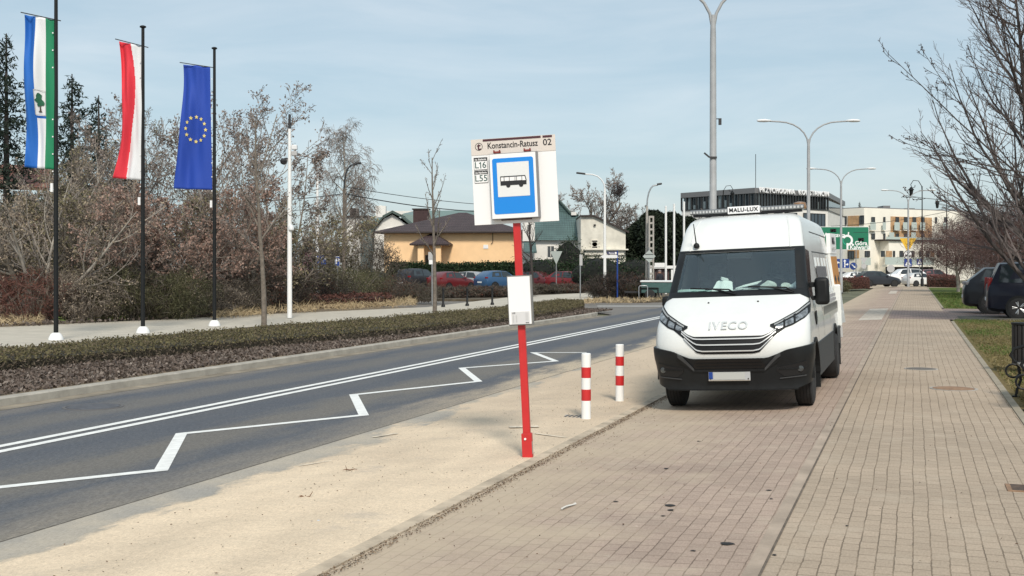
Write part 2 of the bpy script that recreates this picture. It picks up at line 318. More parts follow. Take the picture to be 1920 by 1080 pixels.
def mk_glass(name, tint, gl=.05, rough=.02):
    m, n, l, b = nodes_of(name); n.remove(b); t = n.new('ShaderNodeBsdfTransparent'); t.inputs[0].default_value = (*tint, 1)
    g = n.new('ShaderNodeBsdfGlossy'); g.inputs['Roughness'].default_value = rough; g.inputs['Color'].default_value = (.9, .95, 1, 1)
    f = n.new('ShaderNodeLayerWeight'); f.inputs[0].default_value = .5; x = n.new('ShaderNodeMixShader'); fa = nmath(n, l, 'ADD', nmath(n, l, 'MULTIPLY', nmath(n, l, 'POWER', f.outputs['Facing'], 4.0), .6), gl)
    l.new(fa, x.inputs[0]); l.new(t.outputs[0], x.inputs[1]); l.new(g.outputs[0], x.inputs[2]); l.new(x.outputs[0], n['Material Output'].inputs[0]); return m
M_SCREEN = mk_glass('windscreen_glass', (.90, .955, .94), .09); M_LENS = mk_glass('lens_glass', (.85, .88, .9), .06)
M_CARGLASS = mat('car_glass', (.02, .028, .032), .06, spec=.8); M_WINGLASS = mat('window_glass', (.055, .065, .075), .08, spec=.8)
# ---------------------------------------------------------------- the ground, as strips in the street's frame (x = u, y = s)
rnd = random.Random(7)
def struct(name, mb, m, kind='structure'):
    o = mb.build(name, m, rz=-PHI); o['kind'] = kind; return o
def strip(name, m, prof, s0, s1, ns=1, kind='structure'):      # cross profile [(u,z)...] drawn along s
    b = MB(); k = len(prof)
    b.grid(lambda a, c: (prof[round(a * (k - 1))][0], s0 + (s1 - s0) * c, prof[round(a * (k - 1))][1]), k - 1, ns); return struct(name, b, m, kind)
def sheet(name, m, pts, z, kind='structure', skirt=0.0):
    b = MB(); n = len(pts); v = [(p[0], p[1], z) for p in pts]; area = sum(pts[i][0] * pts[(i + 1) % n][1] - pts[(i + 1) % n][0] * pts[i][1] for i in range(n))
    if area < 0: v.reverse()
    b.add(v, [tuple(range(n))])
    if skirt: b.add(v + [(p[0], p[1], z - skirt) for p in v], [(i + n, (i + 1) % n + n, (i + 1) % n, i) for i in range(n)])
    return struct(name, b, m, kind)
sheet('ground', M_GROUND, [(-900, -60), (900, -60), (900, 1600), (-900, 1600)], -0.19)
strip('road', M_ASPH, [(-11.45, -.15), (-8.7, -.148), (-5.95, -.15)], -15, 112, 30)
sheet('side_street', M_ASPH, [(-70, 49.5), (-14.5, 48.6), (-12.9, 47.4), (-11.45, 45.0), (-11.45, 66), (-13.5, 62.5), (-16, 60.5), (-70, 58)], -.151)
sheet('roundabout', M_ASPH, [(-70, 112), (60, 112), (60, 150), (-70, 150)], -.149)
gut = strip('gutter', M_GUTTER, [(-5.95, -.148), (-5.5, -.146), (-5.1, -.144)], 40.0, 70, 4)
M_KERBL = mat('mossy_kerb', (.31, .27, .205), .92, noise=.3, nscale=2.5, bump=.4, bscale=50)
strip('grey_footpath', M_GREY, [(-.82, 0), (.2, .0), (1.16, 0)], -12, 111, 12)
strip('pink_cycle_path', M_PINK, [(-3.37, zpath(-3.37)), (-2.2, zpath(-2.2)), (-.92, 0)], -12, 110, 12)
strip('path_kerb', mat('divider_setts', (.365, .292, .23), .92, noise=.25, nscale=2.5, bump=.4, bscale=40), [(-.92, -.05), (-.918, .006), (-.825, .006), (-.82, -.05)], -12, 108)
strip('path_joint', mat('joint_dirt', (.12, .097, .075), .95, noise=.5, nscale=6), [(-.829, .0085), (-.814, .0045)], -12, 108, 4)
strip('sand_kerb', mat('sandy_kerb', (.46, .38, .285), .95, noise=.35, nscale=3.5, bump=.5, bscale=40), [(-3.49, -.2), (-3.488, -.094), (-3.375, -.096), (-3.37, -.2)], -12, 60)
strip('lawn_kerb', M_KERBL, [(1.16, -.05), (1.165, .012), (1.25, .02), (1.255, -.1)], -12, 40)
strip('lawn_kerb', M_KERBL, [(1.16, -.05), (1.165, .012), (1.25, .02), (1.255, -.1)], 53, 108)
# far side of the road: gutter, kerb, planting bed, pavement
strip('far_gutter', M_KERBD, [(-11.75, -.145), (-11.45, -.146)], -15, 44)
strip('far_kerb', M_KERB, [(-11.95, -.03), (-11.78, -.03), (-11.755, -.045), (-11.75, -.2)], -15, 43)
tipc = MB(); nn = 9
arc = [(-11.75 - 2.6 + 2.6 * math.cos(R(90 * i / nn)), 43 + 4.2 * math.sin(R(90 * i / nn))) for i in range(nn + 1)]
arc2 = [(-11.95 - 2.4 + 2.4 * math.cos(R(90 * i / nn)), 43 + 4.0 * math.sin(R(90 * i / nn))) for i in range(nn + 1)]
tipc.add([(p[0], p[1], -.03) for p in arc2] + [(p[0], p[1], -.03) for p in arc] + [(p[0], p[1], -.2) for p in arc],
         [(i, i + nn + 1, i + nn + 2, i + 1) for i in range(nn)] + [(i + nn + 1, i + 2 * nn + 2, i + 2 * nn + 3, i + nn + 2) for i in range(nn)])
struct('corner_kerb', tipc, M_KERB)
sheet('planting_bed', M_DRYSOIL, [(-11.95, -15), (-11.95, 43)] + arc2 + [(-26, 47), (-60, 47), (-60, -15)], -.034)
def usof(px, py, z=0.0): return US(G(px, py, z))
near = [usof(x, y) for x, y in ((-700, 735), (-150, 672), (200, 636), (500, 609), (800, 590), (1000, 570))]
far = [usof(x, y) for x, y in ((1108, 548), (960, 556), (800, 575), (500, 588), (0, 612), (-300, 630), (-900, 680))]
sheet('far_footpath', M_PAVE, near + [usof(1112, 560)] + far, -.02)
sheet('verge', M_SOIL, [(-14, 60.5), (-12.3, 63.5), (-11.9, 67), (-11.9, 111), (-200, 111), (-200, 59.5), (-60, 59.5)], -.03, skirt=.2)
strip('verge_kerb', M_KERB, [(-11.9, -.02), (-11.76, -.02), (-11.75, -.2)], 67, 111)
sheet('car_park', mat('carpark_paving', (.20, .19, .175), .9, noise=.2, nscale=1), [usof(560, 546), usof(1108, 546), usof(1100, 536), usof(400, 536)], -.012)
# sand strip with a ragged edge over the gutter
b = MB(); S0, S1, NS = -4.0, 40.0, 240
def sedge(s):
    base = -5.05 - .055 * (s - 3) if s < 22 else -6.1
    return base + .16 * math.sin(s * 1.7) * math.sin(s * .61 + 1) + .10 * math.sin(s * 4.3 + 2) + rnd.uniform(-.07, .07)
edges = [sedge(S0 + (S1 - S0) * i / NS) for i in range(NS + 1)]
def sandfn(a, c):
    i = round(c * NS); u = -3.485 + (-5.948 + 3.485) * a; s = S0 + (S1 - S0) * c
    z = zpath(u) + .012 * math.sin(a * math.pi) * (1 + .5 * math.sin(s * 2.1 + a * 5)) + .004 * math.sin(s * 9 + a * 13)
    return (u, s, max(z - .02 * max(0, -4.9 - u), -.146))
b.grid(lambda a, c: sandfn(1 - a, c), 16, NS); o = struct('sand_strip', b, M_SAND)
strip('dry_verge', M_SAND, [(-5.1, -.139), (-3.49, -.112)], 39.9, 60)
# dark gritty joint along the sand kerb
# right-hand side
sheet('lawn', M_LAWN, [(1.25, -12), (1.25, 41.5), (60, 41.5), (60, -12)], -.005)
sheet('lawn', M_LAWN, [(1.25, 52.5), (1.25, 108), (60, 108), (60, 52.5)], -.004)
sheet('parking_bay', M_PINK2, [(1.16, 41.5), (60, 41.5), (60, 52.5), (1.16, 52.5)], -.003)
sheet('crossing', M_PINK2, [(-.8, 41.5), (1.158, 41.5), (1.158, 49.5), (-.8, 49.5)], .004)
strip('grid_paving', mat('turf_grid', (.10, .095, .075), .9, noise=.35, nscale=6), [(1.5, .003), (9.5, .003)], 42.2, 44.6)
strip('far_footpath_end', M_GREY, [(-4, -.004), (10, -.004)], 108, 112)
# ---- road markings
def ribbon(name, pts, w, z, m=None):
    pts = [Vector((p[0], p[1])) for p in pts]; L = []; Rr = []
    for i, p in enumerate(pts):
        d0 = (pts[i] - pts[i - 1]).normalized() if i else (pts[1] - pts[0]).normalized(); d1 = (pts[i + 1] - pts[i]).normalized() if i < len(pts) - 1 else d0
        n0 = Vector((-d0.y, d0.x)); n1 = Vector((-d1.y, d1.x)); k = (n0 + n1)
        k = n0 if k.length < .2 else k.normalized(); q = min(2.2, 1 / max(.25, k.dot(n0))); L.append(p + k * w / 2 * q); Rr.append(p - k * w / 2 * q)
    n = len(pts); mb = MB(); mb.add([(p.x, p.y, z) for p in Rr] + [(p.x, p.y, z) for p in L], [(i, i + 1, i + 1 + n, i + n) for i in range(n - 1)])
    return struct(name, mb, m or M_PAINT)
ribbon('centre_line', [(-8.86, -15), (-8.90, 20), (-9.02, 48)], .125, -.143); ribbon('centre_line', [(-9.12, -15), (-9.16, 20), (-9.28, 48)], .125, -.143)
zz = [(-130, 927), (302, 881), (340, 813), (682, 778), (663, 740), (897, 715), (866, 690), (1042, 677), (1000, 661), (1100, 661)]
ribbon('zigzag_marking', [usof(x, y, -.145) for x, y in zz], .13, -.1445)
a1, a2 = usof(1120, 574, -.15), usof(1290, 574, -.15); ribbon('edge_line', [a1, a2], .5, -.145)
for pts, w in (([(560, 866), (655, 851)], .05), ([(700, 813), (745, 806)], .09), ([(1002, 812), (1062, 820)], .07), ([(955, 800), (1010, 799)], .22)):
    ribbon('faded_paint', [usof(x, y, -.10) for x, y in pts], w * .6, -.101 if pts[0][0] > 900 else -.137, mat('faded_paint', (.66, .57, .45), .85, noise=.35, nscale=9))
# white grid plates set in the paving
for (ua, ub, s0, s1) in ((-1.75, -1.0, 40.5, 51.5), (-1.6, -1.1, 82, 92)):
    mb = MB(); n = 10
    for i in range(n): mb.box(((ua + ub) / 2, s0 + (s1 - s0) * (i + .5) / n, zpath((ua + ub) / 2) + .012), (ub - ua, (s1 - s0) / n * (.9 if i in (0, n - 1) else .55), .012), (0, -math.atan(.0431), 0))
    struct('inlaid_setts', mb, mat('white_setts', (.50, .46, .40), .9, noise=.2))
# ---------------------------------------------------------------- manhole covers and litter
def cover(name, label, px, py, r, m, z=0.0, square=False, ring=None):
    t = thing(name, label, 'manhole cover', G(px, py, z), -PHI)
    mb = MB()
    if square:
        mb.box((0, 0, .003), (r * 2, r * 2, .012)); mb.build('plate', m, t, bevel=.003)
        f = MB()
        for i in range(5): f.box((0, -r * .7 + i * r * .35, .0105), (r * 1.5, r * .12, .004))
        f.build('ribs', M_DARK, t)
    else:
        mb.lathe([(r * .86, -.004), (r * .86, .009), (r * .2, .0095)], 28); mb.build('plate', m, t, 30)
        f = MB(); f.lathe([(r, -.004), (r, .007), (r * .9, .008), (r * .9, -.004)], 28); f.build('frame_ring', ring or M_CONC, t, 30)
    return t
M_RUST = mat('rusty_iron', (.27, .165, .10), .85, noise=.3, nscale=12, bump=.3)
cover('manhole_cover', 'rusty square cover set in the grey paving', 1925, 917, .15, M_RUST, .0, True)
cover('manhole_cover', 'round brown iron manhole cover in the grey footpath', 1788, 729, .33, M_RUST)
cover('manhole_cover', 'small round cover in the grey footpath level with the van windscreen', 1727, 692, .28, mat('iron', (.13, .115, .10), .8, noise=.3), .0)
cover('manhole_cover', 'round iron manhole cover sunk in the asphalt road', 175, 763, .40, mat('road_iron', (.085, .088, .10), .8, noise=.3), -.15, ring=mat('road_iron_ring', (.12, .115, .115), .8))
gr = thing('drain_grate', 'small iron drain grate beside the nearer striped bollard', 'drain', G(1082, 782, -.12), -PHI)
mb = MB(); mb.box((0, 0, .004), (.36, .24, .01)); mb.build('frame', M_CONC, gr)
mb = MB()
for i in range(6): mb.box((-.13 + i * .052, 0, .0105), (.028, .2, .004))
mb.build('bars', M_DARK, gr)
def twig(px, py, z, label):
    p = G(px, py, z); mb = MB(); r2 = random.Random(px)
    for k in range(4):
        a = r2.uniform(0, 6.28); q = Vector((math.cos(a) * .07, math.sin(a) * .05, .008)); mb.tube([Vector((0, 0, .008)), q * .6 + Vector((0, 0, .012)), q + Vector((0, 0, .004 if k else .05))], [.005, .004, .002], 4)
    tag(mb.build('twig', mat('dry_twig', (.16, .075, .03), .9), loc=p), label, 'twig')
twig(572, 934, -.125, 'small brown dry twig lying on the sand near the road edge'); twig(656, 883, -.125, 'thin brown stick on the sand nearer the red post')
p = G(593, 981, -.13); rg = np.random.default_rng(5)
mb = MB(); mb.grid(lambda a, c: ((a - .5) * .10, (c - .5) * .06, .012 + .014 * math.sin(a * 7) * math.cos(c * 5)), 5, 4)
tag(mb.build('paper_scrap', mat('scrap', (.50, .58, .70), .6), loc=p), 'crumpled pale blue scrap of plastic on the sand', 'litter')
mb = MB(); mb.grid(lambda a, c: ((a - .5) * .022, (c - .5) * .24, .006 + .006 * math.sin(a * 7 + c * 4)), 4, 8)
tag(mb.build('paper_scrap', mat('scrap_white', (.62, .60, .56), .7), loc=G(1066, 950, -.06), rz=-.5), 'thin whitish strip of litter on the pink paving', 'litter')
mb = MB(); 
for (px, py, k) in ((1257, 950, 1.0), (1258, 959, .6), (1243, 970, .4), (1364, 1030, 1.0), (1442, 928, .5), (1446, 945, .4), (1588, 998, .3), (1154, 938, .5), (1249, 877, .6), (1310, 826, .5), (1300, 1041, .4), (1452, 1054, .4)):
    u, s = usof(px, py, -.04); z = zpath(u) + .006; n = 9; q = random.Random(px)
    ring = [(u + math.cos(6.283 * i / n) * .055 * k * q.uniform(.4, 1.1), s + math.sin(6.283 * i / n) * .045 * k * q.uniform(.5, 1.1), z + .0) for i in range(n)]
    mb.add(ring + [(u, s, z + .004)], [(i, (i + 1) % n, n) for i in range(n)])
struct('tar_spots', mb, mat('tar', (.018, .016, .015), .75), 'stuff')
# crumbs, pebbles and dead leaves scattered on sand and paving
rg = np.random.default_rng(11); N = 1100
u = np.concatenate([rg.uniform(-5.4, -3.5, N), rg.normal(-3.315, .03, 9000), rg.normal(-3.2, .18, 900), rg.uniform(-3.3, 1.1, 500)]); s = np.concatenate([rg.uniform(5, 30, N), rg.uniform(5, 34, 9900), rg.uniform(5, 30, 500)])
z = np.array([zpath(x) for x in u]) + .012 + np.where(u < -3.5, .012, 0)
C = np.stack([u * CP + s * SP, s * CP - u * SP, z], 1); Q = leaf_quads(rg, C, .018 * rg.uniform(.4, 1.3, len(C)), .013); Q[:, :, 2] = C[:, None, 2] + (Q[:, :, 2] - C[:, None, 2]) * .5
o = quads('ground_debris', Q, leafmat('debris_colour', [(.05, .03, .02), (.12, .07, .04), (.22, .15, .09), (.06, .045, .035)], trans=0)); o['kind'] = 'stuff'
# ---------------------------------------------------------------- bus stop
BS = G(990, 858, -.116); LEAN = R(-2.75)
bs = thing('bus_stop_sign', 'leaning red bus stop post with white timetable case and big stop plate', 'bus stop', BS); bs.rotation_euler = (0, LEAN, R(-9))
k_ = BS.y / FPX            # metres per photo pixel at the post
def px2(x, y): return ((x - 990) * k_, (858 - y) * k_)
def post_part(name, b, m, **kw): return b.build(name, m, bs, **kw)
H = 603 * k_
mb = MB(); mb.box((0, 0, 1.42), (.072, .062, 2.8)); post_part('post', mb, M_RED, bevel=.006)
mb = MB(); mb.box((0, 0, .12), (.10, .085, .24)); sl = post_part('post_sleeve', mb, M_RED, bevel=.004)
mb = MB(); mb.lathe([(.011, -.055), (.011, -.0445)], 10, 'y', (-.012, 0, .19)); mb.build('bolt', M_SWHITE, sl)
mb = MB(); mb.box((.049, -.005, .1), (.004, .06, .12)); mb.build('bare_patch', M_ALU, sl)
# back plate: 0.80 x 0.82 with the stop name; z measured along the post
PZ0, PZ1 = 440 * k_, 601 * k_; PW = 160 * k_; yb = -.045
mb = MB(); mb.box((0.005, yb + .004, (PZ0 + PZ1) / 2), (PW, .008, PZ1 - PZ0)); pl = post_part('stop_plate', mb, M_SWHITE, bevel=.002)
hb = (PZ1 - PZ0) * .185
mb = MB(); mb.box((.005, yb - .002, PZ1 - hb / 2), (PW - .002, .004, hb)); mb.build('name_strip', M_CREAMS, pl)
mb = MB(); mb.box((-.005, yb - .006, PZ1 - .014), (.575, .004, .020)); mb.box((.348, yb - .006, PZ1 - .014), (.092, .004, .020)); mb.build('top_bar', M_MAROON, pl)
nzc = PZ1 - hb * .47
st_ = text('stop', 'stop_name', M_INK, pl, .0, yb - .005, nzc); st_.scale = (.93, 1, 1.18); text('02', 'stop_number', M_INK, pl, .345, yb - .005, nzc)
mb = MB(); n = 32
for i in range(n):
    a0, a1 = 6.2832 * i / n, 6.2832 * (i + 1) / n
    mb.add([(-.335 + r * math.cos(a), yb - .006, nzc + r * math.sin(a)) for a, r in ((a0, .033), (a1, .033), (a1, .038), (a0, .038))], [(0, 1, 2, 3)])
mb.build('operator_ring', M_INK, pl); text('tt', 'operator_mark', M_MAROON, pl, -.335, yb - .005, nzc)
for zz_, key in ((PZ1 - hb - .085, 'L16'), (PZ1 - hb - .215, 'L55')):
    cx = -.325
    mb = MB(); mb.box((cx, yb - .002, zz_), (.135, .004, .122)); pn = mb.build('line_panel', M_INK, pl)
    mb = MB(); mb.box((cx, yb - .005, zz_ - .016), (.129, .004, .082)); mb.build('panel_face', M_SWHITE, pl)
    if key == 'L16':
        text('L', 'line_letter', M_GREENT, pl, cx - .040, yb - .0082, zz_ - .016, copy=True); text('6', 'line_digit', M_GREENT, pl, cx + .036, yb - .0082, zz_ - .016)
        mb = MB(); y_ = yb - .0078; zc_ = zz_ - .016; mb.prism([(cx - .004, zc_ - .031), (cx + .005, zc_ - .031), (cx + .005, zc_ + .031), (cx - .002, zc_ + .031), (cx - .016, zc_ + .022), (cx - .014, zc_ + .015), (cx - .004, zc_ + .020)], y_ - .001, y_ + .0006); mb.build('line_digit', M_GREENT, pl)
    else: text(key, 'line_number', M_GREENT, pl, cx, yb - .0082, zz_ - .016)
    text('zad', 'request_note', M_SWHITE, pl, cx, yb - .0052, zz_ + .042, copy=True)
# framed blue sign in front
SX = .012; SW, SZ0, SZ1 = .475, 448 * k_, 571 * k_; yf = yb - .055
mb = MB(); mb.box((SX, yf + .02, (SZ0 + SZ1) / 2), (SW, .062, SZ1 - SZ0)); fr = post_part('sign_box', mb, mat('grey_frame', (.20, .20, .21), .5), bevel=.003)
mb = MB(); mb.box((SX - .008, yf - .013, (SZ0 + SZ1) / 2), (SW - .022, .004, SZ1 - SZ0 - .014)); mb.build('white_board', M_SWHITE, fr)
def rrect(cx, cz, w, h, r, n=6):
    out = []
    for qx, qz, a in ((1, -1, -90), (1, 1, 0), (-1, 1, 90), (-1, -1, 180)):
        for i in range(n + 1): t = R(a + 90 * i / n); out.append((cx + qx * (w / 2 - r) + r * math.cos(t), cz + qz * (h / 2 - r) + r * math.sin(t)))
    return out
cz = (SZ0 + SZ1) / 2
mb = MB(); mb.prism(rrect(SX - .008, cz, .405, .545, .022), yf - .018, yf - .0152); mb.build('blue_field', M_BLUE, fr)
mb = MB(); mb.prism(rrect(SX - .008, cz + .062, .315, .335, .003), yf - .0205, yf - .0182); mb.build('white_field', mat('pictogram_white', (.72, .73, .73), .5), fr)
bx, bz = SX - .008, cz + .05; ys = yf - .0232
mb = MB(); mb.prism([(bx - .128, bz - .045), (bx + .128, bz - .045), (bx + .130, bz + .0), (bx + .118, bz + .045), (bx - .128, bz + .045)], ys, yf - .0208)
for wx in (-.052, .075): mb.lathe([(.021, ys - .0004), (.021, yf - .0208)], 16, 'y', (bx + wx, 0, bz - .047))
bus = mb.build('bus_pictogram', M_INK, fr)
mb = MB()
for x0, x1 in ((-.121, -.094), (-.087, -.042), (-.036, .010), (.013, .020), (.023, .030), (.036, .082)): mb.box((bx + (x0 + x1) / 2, ys - .001, bz + .016), (x1 - x0, .002, .036))
mb.prism([(bx + .088, bz - .004), (bx + .122, bz - .004), (bx + .112, bz + .035), (bx + .088, bz + .035)], ys - .002, ys - .0002)
mb.build('pictogram_windows', M_SWHITE, fr)
for dx in (-.16, .14):
    mb = MB(); mb.box((SX + dx, yf + .0, SZ1 + .012), (.07, .03, .018)); mb.box((SX + dx - .028, yf - .012, SZ1 + .022), (.012, .02, .02)); mb.box((SX + dx + .028, yf - .012, SZ1 + .022), (.012, .02, .02)); mb.build('hinge_clip', mat('brown_clip', (.22, .03, .025), .6), fr)
mb = MB(); mb.box((.01, -.03, SZ0 - .006), (.30, .10, .01)); post_part('bottom_clamp', mb, M_MAROON)
# timetable case
TZ0, TZ1 = 249 * k_, 342 * k_; TW = .245
mb = MB(); mb.box((.008, -.055, (TZ0 + TZ1) / 2), (TW, .055, TZ1 - TZ0)); tcase = post_part('timetable_case', mb, mat('case_grey', (.17, .17, .165), .55, noise=.15), bevel=.004)
mb = MB(); mb.box((.003, -.0845, (TZ0 + TZ1) / 2), (TW - .026, .004, TZ1 - TZ0 - .022)); mb.build('case_board', M_SWHITE, tcase)
pz = TZ0 + .072
mb = MB(); mb.box((.006, -.0875, pz), (.178, .002, .122)); pg = mb.build('timetable_sheet', mat('sheet_paper', (.60, .60, .61), .7), tcase)
mb = MB()
for i in range(9): mb.box((-.066, -.0889, pz + .024 - i * .008), (.012, .001, .004)); mb.box((-.035, -.0889, pz + .024 - i * .008), (.013, .001, .004))
for i in range(10): mb.box((.068, -.0889, pz + .045 - i * .008), (.028, .001, .002))
mb.build('timetable_rows', M_LGREY, tcase); text('tl', 'timetable_line', M_INK, tcase, -.06, -.0885, pz + .048); text('tw', 'timetable_mark', M_INK, tcase, .07, -.0885, pz - .05)
# ---------------------------------------------------------------- red and white bollards
def bollard(px, py, label, z, h=.80):
    t = thing('striped_bollard', label, 'bollard', G(px, py, z), .3, 'striped bollards on the sand strip')
    zs = [-.05, h * .42 - .125, h * .42 + .03, h * .61 + .01, h * .79, h]
    zs = [-.05, .27, .435, .595, .765, h * 1.22]
    H_ = h * 1.0; zs = [-.05, H_ * .285, H_ * .455, H_ * .63, H_ * .79, H_]
    for i in range(5):
        mb = MB(); pr = [(.058, zs[i]), (.058, zs[i + 1])] if i < 4 else [(.058, zs[4]), (.058, H_ - .008), (.05, H_), (.0, H_ + .002)]
        if i in (1, 3): pr = [(.0592, zs[i]), (.0592, zs[i + 1])]
        mb.lathe(pr, 20); mb.build('red_band' if i in (1, 3) else 'white_band', M_RED if i in (1, 3) else M_WHITE, t, 40)
    return t
bollard(1099, 786, 'nearer red and white striped bollard beside the drain grate', -.122, .815); b2 = bollard(1162, 753, 'farther red and white striped bollard, closest to the parked van', -.118, .80)
# ---------------------------------------------------------------- street furniture builders
def lathe_obj(name, prof, m, parent, n=16, c=(0, 0, 0), axis='z', smooth=40):
    mb = MB(); mb.lathe(prof, n, axis, c); return mb.build(name, m, parent, smooth)
def tube_obj(name, pts, rad, m, parent, n=10):
    mb = MB(); mb.tube(pts, rad, n); return mb.build(name, m, parent, 50)
def twin_lamp(loc, label, rz=0.0, top=8.15, reach=1.95):
    t = thing('twin_street_lamp', label, 'street lamp', loc, rz, 'two armed street lamps along the path')
    lathe_obj('pole', [(.12, 0), (.12, 1.4), (.095, 1.45), (.075, top - .6), (.06, top)], M_GPOLE, t)
    lathe_obj('foot_collar', [(.16, 0), (.16, .05), (.13, .08)], M_DARK, t)
    for sx in (-1, 1):
        pts = [(sx * .03, 0, top - .25)] + [(sx * (.03 + reach * .72 * (1 - math.cos(a))), 0, top - .25 + 1.1 * math.sin(a)) for a in [R(x) for x in (15, 30, 45, 60, 75, 88)]] + [(sx * reach * .98, 0, top + .88)]
        arm = tube_obj('arm', pts, .038, M_GPOLE, t, 8)
        mb = MB()
        prof = [(-.36, .02, .02), (-.30, .10, .05), (-.05, .155, .085), (.2, .13, .08), (.34, .06, .05)]
        vs = []; n = 12
        for y, w, h in prof:
            for j in range(n): an = 6.2832 * j / n; vs.append((sx * (reach + .22) + sx * y, w * math.cos(an), top + .90 + h * math.sin(an) * (1 if math.sin(an) > 0 else .9)))
        mb.add(vs, [(i * n + j, i * n + (j + 1) % n, (i + 1) * n + (j + 1) % n, (i + 1) * n + j) for i in range(len(prof) - 1) for j in range(n)] + [tuple(range(n)), tuple(range(4 * n, 5 * n))])
        hd = mb.build('lamp_head', M_PANEL, arm, 50)
    return t
L1 = A(1337, 640, 28.5); L1.z = -.1
tw = twin_lamp(Vector((L1.x, L1.y, -.12)), 'nearest tall grey twin lamp post rising behind the van roof', -PHI * .2)
mb = MB(); mb.box((0, -.09, 4.6), (.17, .03, .05)); mb.box((-.16, -.09, 4.66), (.18, .03, .04), (0, .7, 0)); mb.build('clamp_bracket', M_DARK, tw)
mb = MB(); mb.box((.17, 0, 5.5), (.07, .07, .16)); mb.box((.1, 0, 5.57), (.14, .02, .02)); mb.build('small_camera', M_DARK, tw); mb = MB(); mb.box((.12, 0, 3.3), (.09, .05, .06)); mb.build('sensor', M_DARK, tw)
for px, d, lab in ((1516, 56, 'second grey twin lamp post, between the clinic and the van roof'), (1577, 83, 'third grey twin lamp post, standing behind the green road sign'), (1703, 106, 'farthest grey twin lamp post, directly behind the yellow triangle sign')):
    p = A(px, 600, d); dup(tw, (p.x, p.y, -.12), 0.0, lab)
# the copies carry the clamps too small to see; remove them from the copies
for o in [o for o in bpy.data.objects if o.name.startswith(('clamp_bracket', 'small_camera', 'sensor')) and o.parent is not tw]: bpy.data.objects.remove(o)
def cobra(px, top_px, base_d, tip_dx, label, m_low, m_up, split=.0, name='street_lamp', rise=22, z0=0.0):
    p = A(px, 500, base_d); k = base_d / FPX; ht = EYE + (HOR - top_px) * k - z0
    t = thing(name, label, 'street lamp', (p.x, p.y, z0)); sx = 1 if tip_dx > 0 else -1; L = abs(tip_dx) * k; rr = rise * k
    z1 = ht - rr * 1.6
    lathe_obj('pole', [(.11, 0), (.09, z1 * .5), (.07, z1)], m_low, t, 10)
    pts = [(0, 0, z1)] + [(sx * L * .55 * (1 - math.cos(a)), 0, z1 + rr * 1.5 * math.sin(a)) for a in [R(x) for x in (20, 40, 60, 80)]] + [(sx * L * .8, 0, ht - .05)]
    tube_obj('arm', pts, .045, m_up, t, 8)
    mb = MB(); mb.box((sx * L * .9, 0, ht), (L * .34, .26, .11), (0, -sx * .12, 0)); mb.build('lamp_head', M_DARK if m_up is not M_WHITE else M_PANEL, t, bevel=.03)
    return t
cobra(595, 290, 64, -42, 'slim street lamp with white lower pole standing over the toilet sign', M_WHITE, M_GPOLE); 
wp = cobra(645, 306, 62, 30, 'street lamp arm on a weathered timber utility pole beside the birch', M_WOODP, M_DARK, name='utility_pole', rise=30)
cobra(1134, 325, 76, -50, 'white street lamp with long arm in front of the white gabled house', M_WHITE, M_PANEL, rise=18)
cobra(1213, 345, 70, 26, 'concrete lamp pole with curved arm beside the dark conifers', M_CONC, M_STEEL, rise=26)
lp = thing('lattice_pole', 'short perforated concrete pole standing against the concrete lamp pole', 'utility pole', (A(1221, 500, 69.4).x, 69.4, 0)); zt = EYE + (HOR - 405) * 69.4 / FPX
mb = MB(); mb.box((-.12, 0, zt / 2), (.09, .2, zt)); mb.box((.12, 0, zt / 2), (.09, .2, zt)); mb.build('rails', M_CONC, lp)
mb = MB()
for i in range(13): mb.box((0, 0, .25 + i * (zt - .3) / 12), (.16, .19, .12))
mb.build('webs', M_CONC, lp)
# white camera pole
cp = thing('camera_pole', 'slender white pole with surveillance cameras beside the slim tree', 'camera pole', G(543, 596, 0)); kk = cp.location.y / FPX
hp = 381 * kk; lathe_obj('pole', [(.085, 0), (.085, hp * .12), (.075, hp * .55), (.055, hp * .93)], M_WHITE, cp); lathe_obj('pole_tip', [(.05, hp * .93), (.045, hp * .97), (.045, hp), (.02, hp + .02)], M_DARK, cp)
for z, sx, m in ((hp * .83, 1, M_PANEL), (hp * .80, 1, M_LGREY)):
    mb = MB(); mb.box((sx * .18, -.05, z + .06), (.2, .16, .16)); mb.box((sx * .06, 0, z + .05), (.14, .04, .04)); mb.build('camera_box', m, cp, bevel=.02)
mb = MB(); mb.lathe([(.02, -.12), (.1, -.08), (.13, .02), (.07, .1)], 12, 'z', (-.2, -.05, hp * .77)); mb.box((-.08, 0, hp * .785), (.2, .04, .04)); mb.build('dome_camera', M_DARK, cp, 40)
lathe_obj('floodlight', [(.02, -.1), (.1, -.05), (.1, .05), (.05, .12)], M_PANEL, cp, 12, (.07, -.06, hp * .44))
